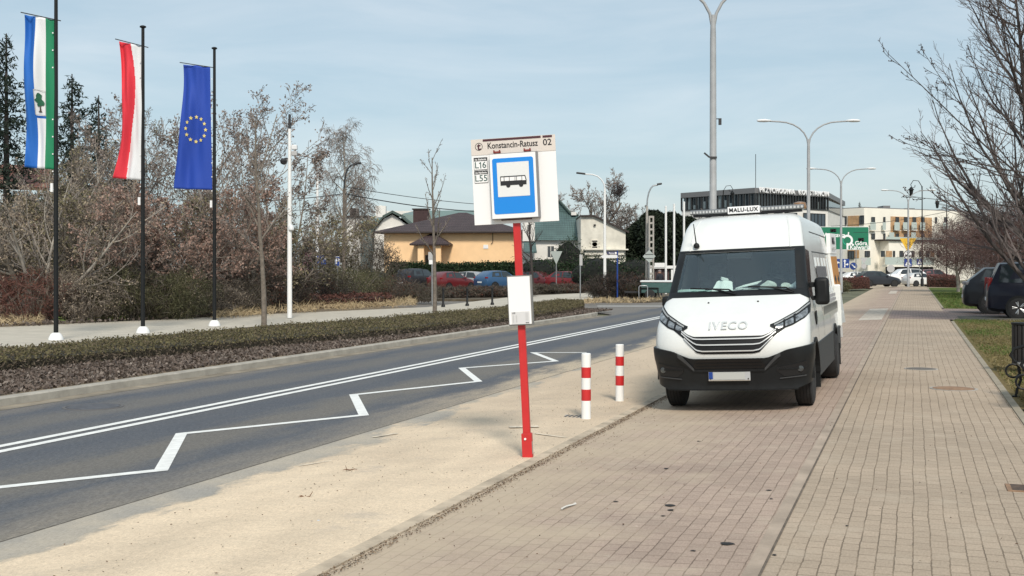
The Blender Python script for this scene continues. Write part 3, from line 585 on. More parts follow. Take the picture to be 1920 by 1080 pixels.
# ---------------------------------------------------------------- flag poles and flags
FL = [((105, 637), -8, 'nearest black flagpole, carrying the striped town flag'), ((268, 624), 52, 'middle black flagpole, carrying the red and white flag'), ((402, 611), 92, 'farthest black flagpole, carrying the blue star flag')]
FP = []
for (bx_, by_), ty, lab in FL:
    p = G(bx_, by_, 0); k = p.y / FPX; hh = (by_ - ty) * k
    t = thing('flagpole', lab, 'flagpole', (p.x, p.y, -.01), 0, 'black flagpoles along the far footpath')
    lathe_obj('base_cone', [(.18, 0), (.175, .05), (.13, .14), (.085, .18), (.06, .185)], M_WHITE, t, 18); lathe_obj('pole', [(.056, .15), (.052, hh * .5), (.042, hh)], M_BLACK, t, 12)
    lathe_obj('finial', [(.045, hh), (.085, hh + .02), (.085, hh + .05), (.04, hh + .07)], M_BLACK, t, 14); FP.append((t, p, k))
    mb = MB()
    for i in range(9): mb.box((-.065, -.03, hh - .9 - i * .42), (.03, .015, .03))
    mb.build('flag_rings', M_SWHITE, t)
    tube_obj('weight', [(-.09, -.03, hh - 4.76), (-.09, -.03, hh - 4.55)], .04, M_SWHITE, t, 8)
def flag(idx, label, corners, wave, mats_at, amp=.12, name='flag'):
    t, p, k = FP[idx]; tube_obj('rod_arm', [A(corners[0][0] - 5, corners[0][1] - 3, p.y - .02) - t.location, A(corners[1][0] + 8, corners[1][1] + 1, p.y) - t.location], .014, M_DARK, t, 6); (tlx, tly), (trx, try_), (brx, bry), (blx, bly) = corners; d = p.y - .02
    mb = MB(); NU, NV = 48, 60
    def fn(a, c):
        x = (tlx + (trx - tlx) * a) * (1 - c) + (blx + (brx - blx) * a) * c; y = (tly + (try_ - tly) * a) * (1 - c) + (bly + (bry - bly) * a) * c
        x += wave(c) * (1 - a) ; q = A(x, y, d)
        return (q.x, q.y + amp * (1 - a * .9) * (math.sin(a * 9 + c * 5) * .6 + math.sin(a * 17 - c * 7 + idx) * .25 + .5 * math.sin(c * 9 + 1)), q.z)
    mb.grid(fn, NU, NV); ms = []
    fs = []
    for i in range(NV):
        for j in range(NU): fs.append(mats_at((j + .5) / NU, (i + .5) / NV))
    mb.m = fs
    pal = [mat('flag_blue', (.010, .12, .46), .75), mat('flag_white', (.70, .71, .73), .75), mat('flag_green', (.008, .20, .09), .75), mat('flag_red', (.66, .028, .048), .75), mat('flag_navy', (.012, .055, .36), .75), M_INK]
    o = mb.build(name, pal, None, 180)
    s = o.modifiers.new('cloth', 'SOLIDIFY'); s.thickness = .004; s.offset = 0
    return tag(o, label, 'flag', 'flags on the black flagpoles'), fn
def town(a, c):
    if .33 < a < .66 and .485 < c < .645: return 1
    if .33 < a < .66 and .645 <= c < .665: return 0
    return 0 if a < .36 else 1 if a < .66 else 2
f1, fn1 = flag(0, 'long blue, white and green vertical flag with a tree badge', [(44, 26), (106, 38), (104, 318), (51, 314)], lambda c: 5 * math.sin(c * 3.1) * -.4, town, .15, 'town_flag')
f2, fn2 = flag(1, 'long red and white vertical flag blown to one side', [(221, 76), (270, 88), (268, 338), (214, 334)], lambda c: 12 * math.sin(math.pi * c ** 1.1), lambda a, c: 3 if a < (.50 + .12 * math.sin(c * 5.5) * (1 if c < .6 else 1)) else 1, .15, 'national_flag')
f3, fn3 = flag(2, 'deep blue vertical flag with a ring of yellow stars', [(342, 120), (394, 126), (398, 356), (330, 354)], lambda c: 3 * math.sin(c * 5), lambda a, c: 4, .14, 'european_flag')
# badge tree and its outline on the town flag; stars on the blue flag
def on_flag(name, fn, polys, m, parent):
    mb = MB()
    for poly in polys:
        ps = [fn(a, c) for a, c in poly]; n = len(ps); cen = Vector((sum(p[0] for p in ps) / n, sum(p[1] for p in ps) / n, sum(p[2] for p in ps) / n))
        mb.add([(p[0], p[1] - .02, p[2]) for p in ps] + [(cen.x, cen.y - .02, cen.z)], [(i, (i + 1) % n, n) for i in range(n)])
    return mb.build(name, m, parent)
r3 = random.Random(3)
blob = lambda a, c, ra, rc, n=12: [(a + ra * math.cos(6.2832 * i / n) * r3.uniform(.75, 1.1), c + rc * math.sin(6.2832 * i / n) * r3.uniform(.75, 1.1)) for i in range(n)]
on_flag('badge_border', fn1, [[(.33, .483), (.66, .483), (.66, .487), (.33, .487)], [(.33, .643), (.66, .643), (.66, .647), (.33, .647)], [(.325, .483), (.34, .483), (.34, .647), (.325, .647)], [(.652, .483), (.664, .483), (.664, .647), (.652, .647)]], M_LGREY, f1)
on_flag('badge_tree_crown', fn1, [blob(.48, .525, .09, .022), blob(.46, .55, .12, .02), blob(.53, .565, .11, .02), blob(.47, .58, .08, .012)], mat('badge_green', (.01, .10, .05), .7), f1)
on_flag('badge_tree_trunk', fn1, [[(.475, .585), (.515, .585), (.525, .615), (.56, .628), (.42, .628), (.47, .615)]], mat('badge_brown', (.06, .045, .03), .7), f1)
stars = []
for i in range(12):
    an = 6.2832 * i / 12; ca, cc = .52 + .31 * math.sin(an), .515 - .098 * math.cos(an) + .0; st = []
    for j in range(10):
        rr = (1 if j % 2 == 0 else .48); t = 6.2832 * j / 10; st.append((ca + .062 * rr * math.sin(t) * 1.0, cc - .0175 * rr * math.cos(t)))
    stars.append(st)
for st in stars: on_flag('star', fn3, [st], mat('star_yellow', (.72, .60, .22), .7), f3)
# ---------------------------------------------------------------- the white van (local: x to the photo's right, y to the rear, z up)
VAN = [  # z, front y, half width, corner depth, exponent
    (.36, .16, .955, .42, 3.2), (.60, .10, .985, .44, 3.0), (.70, .055, 1.0, .45, 2.9), (.80, .03, 1.005, .45, 2.8), (.92, .045, 1.005, .44, 2.7), (1.02, .075, 1.0, .43, 2.6), (1.10, .13, .995, .42, 2.6),
    (1.18, .235, .985, .40, 2.7), (1.28, .40, .975, .36, 2.9), (1.38, .59, .965, .32, 3.1), (1.46, .76, .945, .28, 3.4), (1.50, .84, .935, .27, 3.5), (1.80, 1.13, .90, .24, 3.6), (2.09, 1.42, .868, .22, 3.6), (2.15, 1.475, .86, .22, 3.4),
    (2.33, 1.61, .838, .22, 3.0), (2.46, 1.745, .812, .24, 2.8), (2.54, 1.87, .78, .25, 2.7), (2.59, 2.0, .735, .25, 2.6), (2.625, 2.2, .67, .25, 2.6), (2.64, 2.5, .56, .2, 2.6)]
VL = 6.35
def vparam(z):
    if z <= VAN[0][0]: return VAN[0][1:]
    for a, b in zip(VAN, VAN[1:]):
        if z <= b[0]:
            t = (z - a[0]) / (b[0] - a[0]); return tuple(a[i] + (b[i] - a[i]) * t for i in range(1, 5))
    return VAN[-1][1:]
def vsurf(t, z, off=0.0):          # |t|<=1 across the nose, beyond that along the side (metres past the corner)
    P, w, c, n = vparam(z); q = min(abs(t), 1.0); sg = 1 if t >= 0 else -1
    x = w * q; y = P + c * (1 - max(0.0, 1 - q ** n) ** (1 / n))
    if abs(t) > 1: y += abs(t) - 1
    nx = q ** 3.5 if abs(t) <= 1 else 1.0; ny = -(1 - q ** 6) if abs(t) <= 1 else 0.0; ln = math.hypot(nx, ny) or 1
    return (sg * (x + off * nx / ln), y + off * ny / ln, z)
def tcols(a, b, n):                # parameters spaced evenly along the rounded nose
    f = lambda t: math.copysign(2 / math.pi * math.asin(min(1, abs(t)) ** 1.4) + max(0, abs(t) - 1) * 1.2, t)
    lo, hi = f(a), f(b); out = []
    for i in range(n + 1):
        v = lo + (hi - lo) * i / n; s = abs(v)
        out.append(math.copysign((math.sin(s * math.pi / 2) ** (1 / 1.4)) if s <= 1 else 1 + (s - 1) / 1.2, v))
    out[0], out[-1] = a, b; return out
def pw(pts):                       # piecewise linear function of t
    def f(t):
        if t <= pts[0][0]: return pts[0][1]
        for a, b in zip(pts, pts[1:]):
            if t <= b[0]: return a[1] + (b[1] - a[1]) * (t - a[0]) / (b[0] - a[0])
        return pts[-1][1]
    return f
def patch(name, ta, tb, zlo, zhi, off, thick, m, parent, nt=24, nzz=4, smooth=40, bevel=0, bulge=0.0):
    ts = tcols(ta, tb, nt); lo = zlo if callable(zlo) else (lambda t: zlo); hi = zhi if callable(zhi) else (lambda t: zhi)
    k = nt + 1; F = []; B = []
    for j in range(nzz + 1):
        for i, t in enumerate(ts):
            z = lo(t) + (hi(t) - lo(t)) * j / nzz; bo = bulge * math.sin(math.pi * j / nzz) if bulge else 0
            F.append(vsurf(t, z, off + bo)); B.append(vsurf(t, z, off - thick))
    n = len(F); fs = []
    for j in range(nzz):
        for i in range(nt):
            a = j * k + i; fs.append((a, a + 1, a + 1 + k, a + k)); fs.append((n + a, n + a + k, n + a + 1 + k, n + a + 1))
    for i in range(nt):
        fs.append((i, n + i, n + i + 1, i + 1)); a = nzz * k + i; fs.append((a, a + 1, n + a + 1, n + a))
    for j in range(nzz):
        a = j * k; fs.append((a, a + k, n + a + k, n + a)); a = j * k + nt; fs.append((a, n + a, n + a + k, a + k))
    mb = MB(); mb.add(F + B, fs); return mb.build(name, m, parent, smooth, bevel)
VU, VSS = -2.125, 14.2
van = thing('white_van', 'white high roof delivery van with light bar, parked on the pink path', 'van', W(VU, VSS, zpath(VU) + .004)); van.rotation_euler = (0, R(-2.45), -PHI); VSC = .968; van.scale = (VSC,) * 3
# shell
tl = [-1 - (VL - 1.0) * f for f in (1, .9, .78, .66, .54, .42, .3, .18, .1, .04)] + tcols(-1, 1, 40) + [1 + (VL - 1.0) * f for f in (.04, .1, .18, .3, .42, .54, .66, .78, .9, 1)]
tset = [-.875, .875]
for x in tset: tl[min(range(len(tl)), key=lambda i: abs(tl[i] - x))] = x
zl = sorted(set([r[0] for r in VAN] + [1.54, 2.085, .5, 1.15, 1.65, 1.9, 2.2]))
def body_y(t, z):
    p = vsurf(t, z); 
    return (p[0], min(p[1], VL) if abs(t) < 1 + VL - 1.0 - 1e-6 else VL, z)
bm = bmesh.new(); k = len(tl); rows = []
for z in zl:
    row = []
    for t in tl:
        P, w, c, n = vparam(z)
        if abs(t) > 1:
            f = (abs(t) - 1) / (VL - 1.0); x = math.copysign(w * (1 - .02 * f ** 8), t); y = P + c + (VL - P - c) * f
        else: x, y, _ = vsurf(t, z)
        row.append(bm.verts.new((x, y, z)))
    rows.append(row)
for j in range(len(zl) - 1):
    for i in range(k - 1): bm.faces.new((rows[j][i], rows[j][i + 1], rows[j + 1][i + 1], rows[j + 1][i]))
    bm.faces.new((rows[j][k - 1], rows[j][0], rows[j + 1][0], rows[j + 1][k - 1]))
bm.faces.new(list(reversed(rows[0]))); bm.faces.new(rows[-1])
bmesh.ops.recalc_face_normals(bm, faces=bm.faces)
me = bpy.data.meshes.new('shell'); bm.to_mesh(me); bm.free(); tmp = bpy.data.objects.new('tmp_shell', me); COL.objects.link(tmp)
AX1, AX2, WR = 1.02, 5.02, .37
cut = MB()
for ax in (AX1, AX2):
    for sx in (-1, 1): cut.lathe([(.455, sx * .62), (.455, sx * 1.2)] if sx > 0 else [(.455, -1.2), (.455, -.62)], 40, 'x', (0, ax, .40))
co = cut.build('tmp_cut', M_BLACK); co.hide_render = True
bo = tmp.modifiers.new('b', 'BOOLEAN'); bo.operation = 'DIFFERENCE'; bo.object = co; bo.solver = 'EXACT'
bpy.context.view_layer.update(); dg = bpy.context.evaluated_depsgraph_get()
me = bpy.data.meshes.new_from_object(tmp.evaluated_get(dg)); bpy.data.objects.remove(tmp); bpy.data.objects.remove(co)
bm = bmesh.new(); bm.from_mesh(me); kill = []
for f in bm.faces:
    c = f.calc_center_median(); P, w, cc, n = vparam(c.z)
    if 1.54 < c.z < 2.085 and abs(c.x) < .875 * w and c.y < P + cc + .05: kill.append(f)
    f.smooth = True
bmesh.ops.delete(bm, geom=kill, context='FACES')
bm.to_mesh(me); bm.free(); me.materials.clear(); me.materials.append(M_VAN); me.set_sharp_from_angle(angle=R(38)); me.name = 'body_shell'
body = bpy.data.objects.new('body_shell', me); fin(body, van)
# windscreen, its black surround, side glass
patch('windscreen', -.885, .885, 1.53, 2.095, -.004, .006, M_SCREEN, van, 24, 6, 60)
sur = patch('windscreen_surround', -1.03, 1.03, 1.478, 1.552, .004, .02, M_BLACK, van, 32, 2, 50)
patch('top_band', -1.03, 1.03, 2.088, 2.128, .004, .02, M_BLACK, sur, 32, 2, 50)
for sx in (-1, 1):
    a, b = sorted((sx * .868, sx * 1.03)); patch('pillar', a, b, 1.552, 2.088, .004, .02, M_BLACK, sur, 8, 6, 50)
    a, b = sorted((sx * 1.03, sx * 1.62)); patch('side_window', a, b, (lambda t, s_=sx: 1.40 if abs(t) > 1.3 else 1.40 + (1.3 - abs(t)) * .3), pw([(-1.62, 2.06), (-1.03, 2.09), (1.03, 2.09), (1.62, 2.06)]), .004, .02, M_CARGLASS, van, 12, 4, 50)
mb = MB(); p = vsurf(0, 2.02); mb.box((0, p[1] + .09, 2.025), (.34, .05, .12), (-.6, 0, 0)); mb.build('sensor_cover', M_BLACK, van, bevel=.01)
# nose: grille, bars, headlamps, bumper
gt = pw([(-.80, 1.20), (-.72, 1.15), (-.52, 1.015), (-.44, .985), (.44, .985), (.52, 1.015), (.72, 1.15), (.80, 1.20)]); gb = pw([(-.80, 1.13), (-.58, .975), (-.40, .78), (-.32, .76), (.32, .76), (.40, .78), (.58, .975), (.80, 1.13)])
gr_ = patch('grille', -.76, .76, gb, gt, .008, .05, M_BLACK, van, 48, 4, 40)
for i, f in enumerate((.86, .53, .17)):
    lo = lambda t, f=f: gb(t) + (gt(t) - gb(t)) * f; e = (.60, .60, .56)[i]
    patch('grille_bar', -e, e, lambda t, lo=lo: lo(t) - .0075, lambda t, lo=lo: lo(t) + .0075, .026, .03, mat('grille_chrome', (.62, .63, .63), .3, metal=.3), gr_, 44, 2, 40)
ht = pw([(.52, 1.115), (.60, 1.142), (.86, 1.275), (1.06, 1.43), (1.12, 1.45)]); hb_ = pw([(.52, 1.10), (.62, 1.04), (.80, 1.10), (.95, 1.185), (1.06, 1.31), (1.12, 1.42)])
for sx in (-1, 1):
    T = lambda f, s_=sx: (lambda t: f(abs(t)))
    a, b = sorted((sx * .53, sx * 1.11)); hl = patch('headlight', a, b, T(hb_), T(ht), .010, .05, M_BLACK, van, 20, 5, 50)
    a, b = sorted((sx * .60, sx * .97)); mid = lambda t: hb_(t) + (ht(t) - hb_(t)) * .5
    patch('reflector', a, b, T(lambda t: hb_(t) + .02), T(lambda t: hb_(t) + (ht(t) - hb_(t)) * .62), .014, .02, mat('reflector', (.34, .35, .355), .2, metal=.75, noise=.75, nscale=18), hl, 14, 4, 50, bulge=.006)
    for q in (.70, .82):
        a, b = sorted((sx * (q - .012), sx * (q + .012))); patch('divider', a, b, T(lambda t: hb_(t) + .015), T(lambda t: ht(t) - .02), .022, .02, M_BLACK, hl, 2, 3, 50)
    a, b = sorted((sx * .58, sx * 1.08)); patch('running_light', a, b, T(lambda t: ht(t) - .030), T(lambda t: ht(t) - .012), .015, .02, mat('drl', (.30, .31, .31), .2), hl, 18, 1, 50)
bt = pw([(-1.4, .86), (-1, .85), (-.72, .80), (-.60, .745), (-.48, .70), (.48, .70), (.60, .745), (.72, .80), (1, .85), (1.4, .86)]); bb = pw([(-1.25, .42), (-1.0, .36), (-.85, .30), (.85, .30), (1, .36), (1.25, .42)])
bu = patch('bumper', -1.14, 1.14, bb, bt, .035, .08, M_BUMP, van, 56, 10, 45)
patch('lower_grille', -.47, .47, .565, lambda t: .685 if abs(t) < .4 else .685 - (abs(t) - .4) * 1.2, .040, .03, mat('grille_black', (.004, .004, .005), .35), bu, 20, 3, 40)
for zq in (.60, .64): patch('slat', -.42, .42, zq - .006, zq + .006, .047, .02, M_BLACK, bu, 20, 1, 40)
patch('brow', -.62, .62, pw([(-.62, .655), (-.45, .53), (.45, .53), (.62, .655)]), pw([(-.62, .70), (-.45, .562), (.45, .562), (.62, .70)]), .052, .03, M_BUMP, bu, 30, 2, 40)
for sx in (-1, 1):
    a, b = sorted((sx * .455, sx * .64)); F = lambda f: (lambda t: f(abs(t)))
    patch('cheek_highlight', a, b, F(pw([(.455, .535), (.60, .69), (.64, .722)])), F(pw([(.455, .572), (.59, .735), (.64, .765)])), .056, .04, mat('highlight_grey', (.05, .053, .057), .5), bu, 10, 3, 30)  # slanting highlights of the bumper, put in as strips of lighter grey
    a, b = sorted((sx * .905, sx * 1.12)); patch('pillar_foot', a, b, F(pw([(.905, 1.475), (1.0, 1.425), (1.12, 1.44)])), F(pw([(.905, 1.50), (1.0, 1.56), (1.12, 1.56)])), .006, .02, M_BLACK, van, 10, 3, 40)
    a, b = sorted((sx * .64, sx * .93)); patch('recess_edge', a, b, F(pw([(.64, .428), (.93, .452)])), F(pw([(.64, .44), (.93, .466)])), .050, .03, mat('highlight_grey', (.05, .053, .057), .5), bu, 12, 1, 30)
patch('chin_lip', -.86, .86, .285, .335, .028, .05, M_BLACK, bu, 34, 2, 40)
for sx in (-1, 1):
    fa, fb = .60, .93; F = lambda f: (lambda t: f(abs(t)))
    a, b = sorted((sx * fa, sx * fb)); fr_ = patch('fog_lamp_recess', a, b, F(pw([(.60, .53), (.70, .455), (.93, .475)])), F(pw([(.60, .575), (.75, .60), (.93, .645)])), .042, .03, mat('recess_black', (.006, .006, .007), .55), bu, 14, 3, 40)
    a, b = sorted((sx * .62, sx * .92)); patch('recess_rib', a, b, F(pw([(.62, .545), (.92, .545)])), F(pw([(.62, .56), (.92, .565)])), .050, .02, M_BUMP, bu, 12, 1, 40)
    p = vsurf(sx * .86, .55, .045); mb = MB(); mb.lathe([(.0, -.012), (.034, -.01), (.042, .0), (.042, .03)], 16, 'y', p); mb.build('fog_lamp', mat('fog_glass', (.10, .11, .115), .15, metal=.6), bu, 40)
# number plate (blank face as in the photograph)
p = vsurf(0, .475, .045)
mb = MB(); mb.box((0, p[1] - .006, .475), (.53, .02, .125)); np_ = mb.build('number_plate', mat('plate_frame', (.42, .43, .44), .4), van, bevel=.004)
mb = MB(); mb.box((.0, p[1] - .018, .478), (.40, .004, .092)); mb.build('plate_face', mat('plate_blur', (.44, .45, .43), .5), np_)
mb = MB(); mb.box((-.235, p[1] - .018, .482), (.05, .004, .09)); mb.build('plate_band', M_DBLUE, np_)
mb = MB(); mb.box((0, p[1] - .018, .421), (.53, .006, .012)); mb.build('plate_rim', M_CHROME, np_)
for sx in (-.24, .24): 
    mb = MB(); mb.lathe([(.008, p[1] - .024), (.008, p[1] - .016)], 8, 'y', (sx, 0, .44)); mb.build('plate_screw', M_INK, np_)
# name on the bonnet, washer jets, bonnet seam, wipers
me = TXT['iveco'].copy(); me.transform(FACE); me.materials.clear(); me.materials.append(mat('badge_chrome', (.70, .71, .70), .3, metal=.35))
for v in me.vertices:
    q = vsurf(v.co.x / vparam(1.12)[1], 1.115 + v.co.z * .82); v.co = Vector((q[0], q[1] - .012 + v.co.y * .9, q[2]))
fin(bpy.data.objects.new('maker_lettering', me), van)
for x in (-.32, .33):
    q = vsurf(x, 1.40); mb = MB(); mb.lathe([(.012, 0), (.014, .012), (.006, .02)], 8, 'z', (x, q[1], 1.395)); mb.build('washer_jet', M_BLACK, van, 40)
for x0, x1 in ((-.62, .02), (.18, .78)):
    pts = []
    for i in range(7):
        x = x0 + (x1 - x0) * i / 6; z = 1.60 - .035 * i / 6 - (.05 if i > 5 else 0); q = vsurf(x / .94, z); pts.append((q[0], q[1] - .035, z))
    wi = tube_obj('wiper', pts, .011, M_BLACK, van, 6)
    q = vsurf(x1 / .94, 1.50); tube_obj('wiper_arm', [pts[3], (x1 * .97, q[1] - .03, 1.505)], .012, M_BLACK, wi, 6)
# inside the cab
mb = MB(); mb.grid(lambda a, c: ((a - .5) * 1.72, 1.0 + .62 * c, 1.50 + .02 * math.sin(c * 6)), 6, 4); mb.box((0, 1.45, 1.32), (1.72, .55, .3)); mb.build('dashboard', mat('dash', (.02, .023, .026), .8), van)
mb = MB(); mb.box((0, 2.75, 1.6), (1.62, .04, 1.5)); mb.build('bulkhead', mat('bulkhead', (.20, .23, .23), .7), van)
for x in (-.45, .45):
    mb = MB(); mb.box((x, 2.25, 1.38), (.52, .16, .75), (-.12, 0, 0)); st = mb.build('seat', mat('seat_cloth', (.08, .10, .10), .9, noise=.5, nscale=9), van, bevel=.05)
    mb = MB(); mb.box((x, 2.34, 1.84), (.28, .11, .2)); mb.build('headrest', mat('seat_cloth', (.045, .055, .065)), st, bevel=.03)
mb = MB(); c_ = Vector((.45, 1.72, 1.53))
mb.tube([c_ + Vector((.2 * math.cos(R(a)), -.12 * math.sin(R(a)), .17 * math.sin(R(a)))) for a in range(0, 361, 20)], .016, 6); mb.box(c_, (.36, .03, .05)); mb.build('steering_wheel', M_BLACK, van, 50)
# wheels
def wheel(parent, x, y, r, w, sx, m_rim, name='wheel', nspoke=0, rimr=.60):
    wt = MB(); h = w / 2
    wt.lathe([(r * .62, -h), (r * .86, -h * 1.02), (r * .96, -h * .88), (r, -h * .6), (r, h * .6), (r * .96, h * .88), (r * .86, h * 1.02), (r * .62, h)], 36, 'x', (x, y, r)); t = wt.build(name, M_RUB, parent, 35)
    rb = MB(); o = sx * h * .8
    rb.lathe([(r * rimr, x + o * .2), (r * (rimr + .04), x + o * 1.12), (r * rimr * .95, x + o * 1.1), (r * rimr * .86, x + o * .72), (r * .26, x + o * .86), (r * .2, x + o * 1.02), (.001, x + o * 1.02)] if sx > 0 else
             [(.001, x + o * 1.02), (r * .2, x + o * 1.02), (r * .26, x + o * .86), (r * rimr * .86, x + o * .72), (r * rimr * .95, x + o * 1.1), (r * (rimr + .04), x + o * 1.12), (r * rimr, x + o * .2)], 24, 'x', (0, y, r))
    rim = rb.build('rim', m_rim if not nspoke else M_BLACK, t, 35)
    if nspoke:
        sb = MB()
        for q in range(nspoke):
            an = 6.2832 * q / nspoke
            for da in (-.16, .16):
                c0 = Vector((x + o * 1.0, y + r * .14 * math.cos(an), r + r * .14 * math.sin(an))); c1 = Vector((x + o * 1.08, y + r * rimr * math.cos(an + da), r + r * rimr * math.sin(an + da))); sb.tube([c0, c1], [r * .085, r * .07], 6)
        sb.lathe([(r * (rimr - .05), x + o * 1.02), (r * (rimr + .03), x + o * 1.14)] if sx > 0 else [(r * (rimr + .03), x + o * 1.14), (r * (rimr - .05), x + o * 1.02)], 24, 'x', (0, y, r)); sb.build('spokes', m_rim, t, 40)
    return t
M_RIM = mat('wheel_steel', (.30, .31, .32), .5, metal=.5)
for sx in (-1, 1):
    w_ = wheel(van, sx * .855, AX1, WR, .225, sx, M_RIM)
    for q in range(-2, 3):
        mb = MB(); mb.lathe([(WR + .001, sx * .855 + q * .042 - .005), (WR + .003, sx * .855 + q * .042 - .004), (WR + .003, sx * .855 + q * .042 + .004), (WR + .001, sx * .855 + q * .042 + .005)], 36, 'x', (0, AX1, WR))
        mb.build('tread_rib', mat('tread', (.008, .008, .008), .9), w_)
    wheel(van, sx * .86, AX2, WR, .36, sx, M_RIM)
    mb = MB(); mb.box((sx * .90, AX1 + .47, .36), (.24, .02, .34)); mb.build('mudflap', M_BLACK, van); mb = MB(); mb.box((sx * .88, AX2 + .52, .36), (.34, .02, .36)); mb.build('mudflap', M_BLACK, van)
    for ax in (AX1, AX2):        # black arch lips and inner arch
        mb = MB(); n = 18
        for i in range(n):
            a0, a1 = R(180 * i / n), R(180 * (i + 1) / n)
            X0, X1 = sorted((sx * .93, sx * 1.025)); ring = lambda a, r, X: (X, ax + r * math.cos(a), .40 + r * math.sin(a))
            mb.add([ring(a, r, X) for X in (X0, X1) for a, r in ((a0, .443), (a1, .443), (a1, .50), (a0, .50))], [(0, 3, 2, 1), (4, 5, 6, 7), (0, 1, 5, 4), (2, 3, 7, 6)])
        mb.build('arch_lip', M_BLACK, van)
    sd = 1 if sx > 0 else -1
    # darker lower sides, groove lines, door seams
    for ya, yb_, za, zb in ((1.53, 4.50, .34, .80), (5.52, VL - .03, .40, .80)):
        mb = MB(); mb.box((sx * 1.0, (ya + yb_) / 2, (za + zb) / 2), (.035, yb_ - ya, zb - za)); mb.build('dark_lower_side', mat('lower_side_grey', (.03, .033, .036), .6, noise=.2), van, bevel=.006)
    for zq, ya, yb_ in ((2.36, 2.9, VL - .25), (2.06, 2.7, VL - .3)):
        w0 = vparam(zq)[1]; mb = MB(); mb.box((sx * (w0 + .001), (ya + yb_) / 2, zq), (.008, yb_ - ya, .014), (0, 0, 0)); mb.build('side_groove', mat('groove', (.06, .065, .07), .6), van)
    for yq, za, zb in ((1.72, .82, 2.02), (2.72, .82, 2.05), (2.82, .82, 2.05), (4.2, .82, 2.05)):
        mb = MB(); n = 8; w_ = lambda z: vparam(z)[1] + .0015
        mb.add([(sx * w_(za + (zb - za) * i / n), yq + e, za + (zb - za) * i / n) for i in range(n + 1) for e in (0, .012)], [(2 * i, 2 * i + 1, 2 * i + 3, 2 * i + 2) for i in range(n)]); mb.build('door_seam', M_BLACK, van)
    for yq in (3.2, 3.75, 4.5, 5.05, 5.6):     # pressed ribs of the load box
        mb = MB(); n = 6
        w_ = lambda z: vparam(z)[1]
        vs = []
        for i in range(n + 1):
            z = 1.42 + .56 * i / n
            for e, o in ((-.14, 0), (-.10, .018), (.10, .018), (.14, 0)): vs.append((sx * (w_(z) - .002 + o), yq + e, z))
        mb.add(vs, [(4 * i + j, 4 * i + j + 1, 4 * i + j + 5, 4 * i + j + 4) for i in range(n) for j in range(3)]); mb.build('side_rib', M_VAN, van, 30)
    # mirror
    if sx > 0:
        mb = MB(); mb.box((1.10, 1.33, 1.50), (.19, .13, .37)); mi = mb.build('mirror', M_BLACK, van, 60, .05, seg=3)
        mb = MB(); mb.box((1.03, 1.36, 1.59), (.20, .06, .07)); mb.box((1.03, 1.36, 1.41), (.20, .06, .06)); mb.build('mirror_arm', M_BLACK, mi, bevel=.01)
        mb = MB(); mb.box((1.10, 1.402, 1.51), (.16, .012, .28)); mb.build('mirror_glass', M_CHROME, mi)
    else:       # folded in
        mb = MB(); mb.box((-1.03, 1.42, 1.42), (.13, .24, .16)); mi = mb.build('mirror', M_BLACK, van, 60, .04, seg=3)
        mb = MB(); mb.box((-.98, 1.34, 1.43), (.10, .06, .06)); mb.build('mirror_arm', M_BLACK, mi, bevel=.01)
# side repeater housing, lettering blocks too small to read, hatched strip
mb = MB(); mb.lathe([(.0, .985), (.085, .99), (.10, 1.01), (.0, 1.02)], 16, 'x', (0, 1.42, 1.14)); mb.build('fuel_cap', M_BLACK, van, 40)
q3 = random.Random(4); mb = MB()
def sidebox(y, z, dy, dz, o=.004): w0 = vparam(z)[1]; mb.box((w0 + o, y, z), (.006, dy, dz), (0, math.atan(-.11) if z > 1.5 else -.07, 0))
y = 2.95
while y < 4.9:
    d = q3.uniform(.07, .13); sidebox(y, 1.76, d, .17, .021); y += d + q3.uniform(.03, .05)
mb.build('side_lettering', mat('letter_grey', (.12, .12, .13), .6), van)
mb = MB(); y = 2.9
while y < 6.1:
    d = q3.uniform(.04, .10); sidebox(y, 1.36, d, .05); sidebox(y, 1.29, d, .05); y += d + .03
mb.build('side_small_lettering', mat('letter_pale', (.33, .33, .34), .6), van)
mb = MB()
for i in range(21): w0 = vparam(1.15)[1]; mb.add([(w0 + .006, 2.9 + i * .16 + a, z) for a, z in ((0, 1.06), (.1, 1.06), (.14, 1.24), (.04, 1.24))], [(0, 1, 2, 3)])
mb.build('hatched_strip', mat('hatch', (.13, .13, .12), .5), van)
mb = MB(); mb.box((vparam(1.15)[1] + .002, 4.5, 1.15), (.006, 3.3, .20), (0, -.03, 0)); mb.build('strip_ground', mat('hatch_pale', (.48, .47, .42), .4), van)
# roof light bar with its name panel, beacon, aerial
lb = thing('roof_light_bar', 'clear light bar with a name panel across the roof of the white van', 'light bar', (0, 0, 0)); lb.parent = None
lbm = Matrix.Translation(van.location) @ van.rotation_euler.to_matrix().to_4x4() @ Matrix.Translation((0, 2.42 * VSC, 2.63 * VSC)); lb.location = lbm.translation; lb.rotation_euler = lbm.to_euler()
mb = MB(); mb.box((0, .02, .03), (1.52, .18, .03)); mb.box((-.55, .02, .0), (.05, .12, .05)); mb.box((.55, .02, .0), (.05, .12, .05)); mb.build('base_rail', M_DARK, lb, bevel=.004)
for xa, xb in ((-.80, -.26), (.20, .80)):
    mb = MB(); mb.box(((xa + xb) / 2, 0, .078), (xb - xa, .24, .066)); le = mb.build('lens', mat('lens_clear', (.16, .17, .18), .15, spec=.7), lb, 60, .02, seg=3)
    mb = MB(); n = 12
    for i in range(n): mb.box((xa + (xb - xa) * (i + .5) / n, -.122, .077), ((xb - xa) / n * .62, .006, .032))
    mb.build('light_cells', mat('cell', (.50, .51, .51), .15), le)
mb = MB(); mb.box((-.03, -.06, .078), (.45, .16, .10)); nb = mb.build('name_panel', M_SWHITE, lb, bevel=.008)
